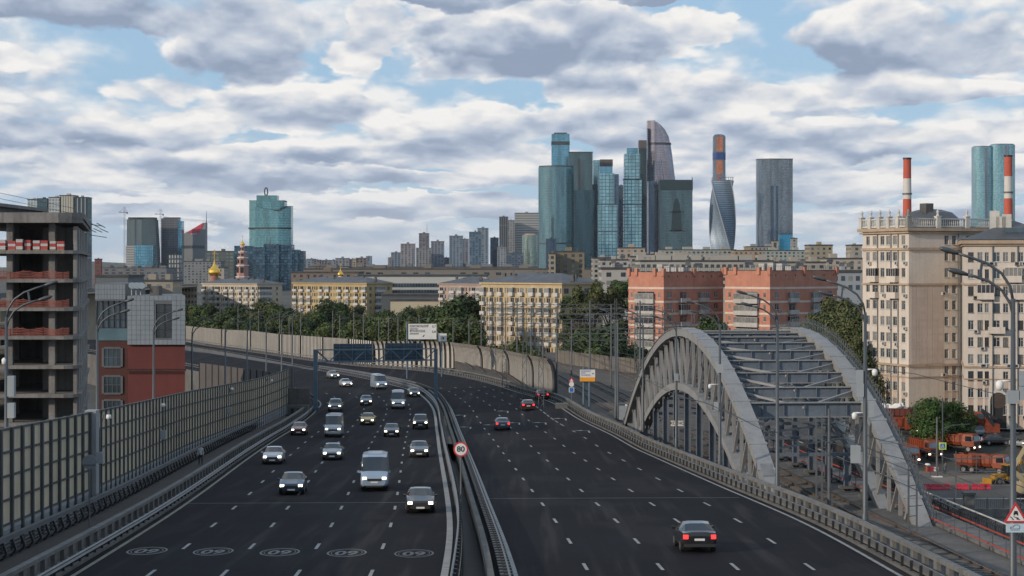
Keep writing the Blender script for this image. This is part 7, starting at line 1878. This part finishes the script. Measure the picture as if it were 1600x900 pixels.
# beige boom machine at the right edge
bg = mat('beige machine', (.36, .30, .18), .6, var=.12)
p = Vector((tk(1606, 262), 262, .05)); t = thing('excavator', 'beige excavator at the right edge with its boom leaning up', 'excavator', p)
MB().box(-1.3, -1.6, 1.0, 1.3, 2.2, 2.3).build('cabin_body', bg, t); MB().box(-1.2, -1.5, 2.3, -.2, 0, 3.6).build('cab', bg, t); MB().box(-1.22, -1.52, 2.6, -.3, -1.49, 3.4).build('cab_window', carglass, t)
for s in (-1, 1): MB().box(s * 1.15 - .3, -2.0, 0, s * 1.15 + .3, 2.4, .95).build('track', trim_, t)
mb = MB(); mb.beam((.3, -1.2, 1.8), (-2.6, -1.6, 4.2), .5, .65).beam((-2.6, -1.6, 4.2), (-.5, -2.0, 8.0), .4, .5); mb.build('boom', bg, t); MB().tube([(.2, -1.5, 2.2), (-1.6, -1.6, 5.0)], .1, 8).build('hydraulic_ram', galv, t)
p = Vector((tk(1546, 322), 321, 3.4)); t = thing('excavator', 'small dark excavator with an orange cab behind the hoarding', 'excavator', p)
MB().box(-1.2, -1.2, .8, 1.2, 1.6, 2.2).build('cabin_body', orange, t); MB().box(-1.1, -1.1, 2.2, -.1, .3, 3.2).build('cab', orange, t)
for s in (-1, 1): MB().box(s - .3, -1.6, 0, s + .3, 1.9, .8).build('track', trim_, t)
mb = MB(); mb.beam((.3, -1, 1.8), (-1.8, -1.2, 4.6), .4, .5).beam((-1.8, -1.2, 4.6), (.6, -1.4, 3.0), .3, .4); mb.build('boom', dsteel, t)
# red water filled barriers
rp_ = mat('red plastic', (.45, .025, .05), .45, var=.12)
for i, px in enumerate((1431, 1449, 1459, 1469, 1480, 1498, 1508, 1523, 1533, 1543)):
    p = Vector((tk(px, 274), 274 + random.uniform(-.2, .2), .035)); t = thing('road_barrier', 'red plastic road barrier in the row before the kerb, %s from the left' % ('first', 'second', 'third', 'fourth', 'fifth', 'sixth', 'seventh', 'eighth', 'ninth', 'tenth')[i], 'barrier', p, random.uniform(-.08, .08), 'red plastic road barriers')
    mb = MB(); mb.loft([[(-s, -d, z), (s, -d, z), (s, d, z), (-s, d, z)] for s, d, z in ((.47, .26, 0), (.47, .24, .2), (.43, .14, .35), (.42, .10, .78), (.36, .06, .84))]); mb.build('shell', rp_, t)
    for s in (-.22, .22): MB().box(s - .09, -.262, .02, s + .09, -.25, .10).build('slot', trim_, t)
# concrete wall with grey fence before the yard
t = thing('yard_fence', 'grey bar fence on a concrete wall at the near side of the yard', 'fence', (56, 244, 0))
MB().box(-4, 0, 0, 34, .6, 1.1).build('wall', conc, t); MB().box(-4, .2, 2.3, 34, .3, 2.42).build('rail', wr, t)
for i in range(19): MB().box(-4 + i * 2.1, .18, 1.1, -3.88 + i * 2.1, .32, 2.5).build('post', gsteel, t)
mb = MB()
for i in range(150): mb.box(-3.9 + i * .25, .22, 1.1, -3.87 + i * .25, .26, 2.3)
mb.build('bars', gsteel, t, kind='stuff')
t = thing('concrete_pillar', 'square concrete pillar standing in the yard fence', 'pillar', (tk(1513, 243.5), 243.3, 0)); MB().box(-.6, -.6, 0, .6, .6, 3.0).build('shaft', conc, t); MB().box(-.75, -.75, 3.0, .75, .75, 3.3).build('cap', conc, t)
# hoarding and parked cars behind
t = thing('hoarding', 'dark site hoarding before the arched block', 'fence', (tk(1500, 327), 327, 4.3))
for i in range(14): MB().box(i * 1.35, 0, 0, i * 1.35 + 1.3, .08, 1.9).build('panel', mat('hoarding grey', (.05, .05, .052), .8), t)
for kind, c, cn, px, Z, rz, lb in (('car', WHT, 'white', 1521, 318, 1.35, 'white car with lit lamps parked before the hoarding'), ('suv', SLV, 'silver', 1535, 321, 1.5, 'silver off roader parked right of the white car'), ('suv', BLK, 'black', 1556, 317, 1.6, 'black off roader parked at the right end of the row'), ('car', SLV, 'silver', 1590, 316, .8, 'silver car behind the lamp post at the right edge')):
    t = vehicle(kind, c, cn, 't' if 'lit' in lb else 'n'); t.location = (tk(px, Z), Z, ground_z(60, Z) + .04); t.rotation_euler.z = rz; t['label'] = lb; t['group'] = 'cars parked before the hoarding'
# pedestrian sign, masts
p = Vector((tk(1473, 296), 296, .04)); t = thing('pedestrian_sign', 'blue square crossing sign with a fluorescent yellow border on a pole in the yard', 'sign', p); z = Z_(697, 296) - p.z
MB().tube([(0, .1, 0), (0, .1, Z_(622, 296))], .11, 8).build('post', lampm, t); MB().box(-.55, -.02, z - .55, .55, .04, z + .55).build('border', mat('fluorescent yellow', (.55, .75, .08), .5), t); MB().box(-.38, -.03, z - .38, .38, -.021, z + .38).build('panel', bluep, t)
mb = MB(); mb.face([(-.28, -.04, z - .26), (.28, -.04, z - .26), (0, -.04, z + .30)]); mb.build('triangle', white, t)
mb = MB(); mb.beam((0, -.05, z + .06), (-.02, -.05, z - .08), .06); mb.beam((-.02, -.05, z - .08), (-.1, -.05, z - .22), .04); mb.beam((-.02, -.05, z - .08), (.08, -.05, z - .22), .04); mb.build('figure', black, t)
mb = MB(); q = [(0, .1, Z_(672, 296)), (.5, .1, Z_(668, 296)), (1.6, .1, Z_(665, 296)), (4.2, .1, Z_(663, 296))]; mb.tube(q, .07, 6); mb.tube([(0, .1, Z_(676, 296)), (1.2, .1, Z_(666, 296))], .05, 6); mb.build('arm', lampm, t)
t = thing('concrete_post', 'plain grey concrete post on a white base in the yard', 'post', (tk(1464, 290), 290, .06)); MB().tube([(0, 0, .1), (0, 0, Z_(652, 290))], [.17, .13], 10).build('shaft', conc, t); MB().box(-.8, -.35, 0, .8, .35, .14).build('base', white, t)
p = Vector((tk(1462, 293), 293, .05)); t = thing('road_works_stand', 'small red and white board beside the concrete post', 'sign', p); MB().box(-.9, 0, .5, -.3, .05, 1.3).build('red_board', rp_, t); MB().box(-.28, 0, .55, .4, .05, 1.2).build('white_board', white, t)
for s in (-.8, .3): MB().beam((s, .02, 0), (s, .02, .6), .05).build('leg', dsteel, t)
p = Vector((tk(1445, 300), 298, .05)); t = thing('traffic_drum', 'orange drum with a white top left of the concrete post', 'barrel', p); MB().tube([(0, 0, 0), (0, 0, 1.0)], [.42, .36], 14).build('drum', orange, t); MB().tube([(0, 0, 1.0), (0, 0, 1.25)], [.5, .3], 14).build('cap', white, t)
# lattice mast at the right foot of the bridge, and a slim one by the arches
for px, Zm, y0, s_, lb in ((1426, 150, 712, .32, 'steel lattice mast with cross bars beside the right foot of the arch'), (1280, 150, 655, .22, 'thin lattice post between the railway tracks under the portal beam')):
    p = W(px, 880, Zm); p.z = RZ; t = thing('lattice_mast', lb, 'mast', p); h = Z_(y0, Zm) - RZ; mb = MB()
    for s in (-1, 1): mb.beam((s * s_, 0, 0), (s * s_, 0, h), .13)
    mb.build('leg', gsteel, t); mb = MB()
    for i in range(8): MB().beam((-s_, 0, h * i / 8), (s_ * (2.4 if i % 3 == 0 else 1), 0, h * i / 8 + .1), .07).build('rung', gsteel, t)
# curved beam arms over the right foot
t = thing('wire_bracket', 'grey bracket arm holding wires beside the right leg of the arch', 'bracket', rw(150, AW + 1, RZ + 6)); mb = MB(); mb.beam((-.5, 0, 0), (3.8, 0, .1), .08).beam((-.5, 0, -1.0), (3.8, 0, -1.0), .06).beam((0, 0, .6), (0, 0, -3), .07).beam((1.6, 0, .3), (1.6, 0, -1.2), .05); mb.build('arm', gsteel, t)
# relay cabinets by the track
for i, (px, Z) in enumerate(((972, 262), (984, 259))):
    t = thing('relay_cabinet', 'grey railway equipment cabinet left of the arch foot, %s one' % ('left', 'right')[i], 'cabinet', (X_(px, Z), Z, RZ + .02)); MB().box(-.55, -.6, 0, .5, .6, 2.3).build('body', boxm if i else gsteel, t); MB().box(-.6, -.65, 2.3, .55, .65, 2.42).build('lid', white if i else gsteel, t); MB().box(-.45, -.63, .2, .4, -.605, 2.1).build('door', boxm, t)
t = thing('concrete_block', 'small concrete block at the end of the cream noise wall', 'block', (X_(878, 268), 268, RZ)); MB().box(-.9, -.8, 0, .9, .8, 2.0).build('block', conc, t)

# ------------------------------------------------------------------ people
def person(loc, rz, label, shirt, trousers, h=1.75, stride=.25):
    t = thing('person', label, 'person', loc, rz); k = h / 1.75
    V = [(0, 0, .95), (0, 0, 1.15), (0, 0, 1.38), (0, -.01, 1.48), (0, -.02, 1.60), (0, -.02, 1.72)]; E = [(0, 1), (1, 2), (2, 3), (3, 4), (4, 5)]; Rr = [(.16, .12), (.15, .11), (.17, .11), (.06, .06), (.085, .10), (.07, .08)]
    for s in (-1, 1):
        b_ = len(V); V += [(s * .10, 0, .88), (s * .11, -s * stride * .5 - .03, .50), (s * .11, -s * stride * .9 + .04, .09), (s * .12, -s * stride * .9 - .14, .05)]; E += [(0, b_), (b_, b_ + 1), (b_ + 1, b_ + 2), (b_ + 2, b_ + 3)]; Rr += [(.095, .10), (.065, .07), (.045, .05), (.04, .035)]
        b_ = len(V); V += [(s * .20, 0, 1.40), (s * .25, s * .06, 1.14), (s * .25, s * .08 - .10, .90), (s * .245, s * .08 - .14, .80)]; E += [(2, b_), (b_, b_ + 1), (b_ + 1, b_ + 2), (b_ + 2, b_ + 3)]; Rr += [(.065, .065), (.048, .048), (.035, .035), (.03, .045)]
    me = bpy.data.meshes.new('body'); me.from_pydata([tuple(c * k for c in v) for v in V], E, []); o = bpy.data.objects.new('body', me); COL.objects.link(o)
    sk = o.modifiers.new('skin', 'SKIN'); 
    for i, r in enumerate(Rr): me.skin_vertices[0].data[i].radius = (r[0] * k, r[1] * k) if me.skin_vertices else (r[0], r[1])
    if me.skin_vertices: me.skin_vertices[0].data[0].use_root = True
    o.modifiers.new('sub', 'SUBSURF').levels = 1
    dg = bpy.context.evaluated_depsgraph_get(); m2 = bpy.data.meshes.new_from_object(o.evaluated_get(dg)); bpy.data.objects.remove(o)
    skin = mat('skin', (.32, .19, .14), .6, var=.05); hair = mat('hair', (.03, .022, .018), .8)
    for mm in (shirt, trousers, skin, hair): m2.materials.append(mm)
    for p in m2.polygons:
        z = p.center.z / k; x = abs(p.center.x) / k; p.material_index = 2 if z > 1.5 or (x > .2 and z < .93 and z > .7) else (0 if z > .93 or x > .2 else 1)
        if z > 1.66 or (z > 1.58 and p.center.y > 0.0): p.material_index = 3
        p.use_smooth = True
    m2.name = 'body'; put('body', m2, t); return t
dk_ = mat('dark cloth', (.03, .032, .04), .9, var=.2)
person(rp(LE, 166, -3.1, .18), .25, 'person in a pale jacket walking on the left walkway', mat('pale jacket', (.36, .36, .37), .85, var=.1), dk_)
person(Vector((tk(1477, 294), 294, .05)), .4, 'worker in grey clothes standing beside the concrete post in the yard', mat('grey work clothes', (.13, .14, .16), .85, var=.15), mat('grey work trousers', (.10, .11, .13), .9), 1.8, .05)

# ------------------------------------------------------------------ haze over the city
hz = bpy.data.materials.new('haze'); hz.use_nodes = True; ht = hz.node_tree; ht.nodes.clear()
pv = nod(ht, 'ShaderNodeVolumePrincipled'); pv.inputs['Density'].default_value = 1.3e-5; pv.inputs['Color'].default_value = (.80, .88, 1.0, 1); pv.inputs['Anisotropy'].default_value = .2
ho = nod(ht, 'ShaderNodeOutputMaterial'); lk(ht, pv.outputs[0], ho.inputs['Volume'])
MB().box(-41000, -1200, -1.5, 41000, 41000, 440).build('haze', hz, kind='stuff')
S.cycles.volume_step_rate = 10; S.cycles.volume_max_steps = 32
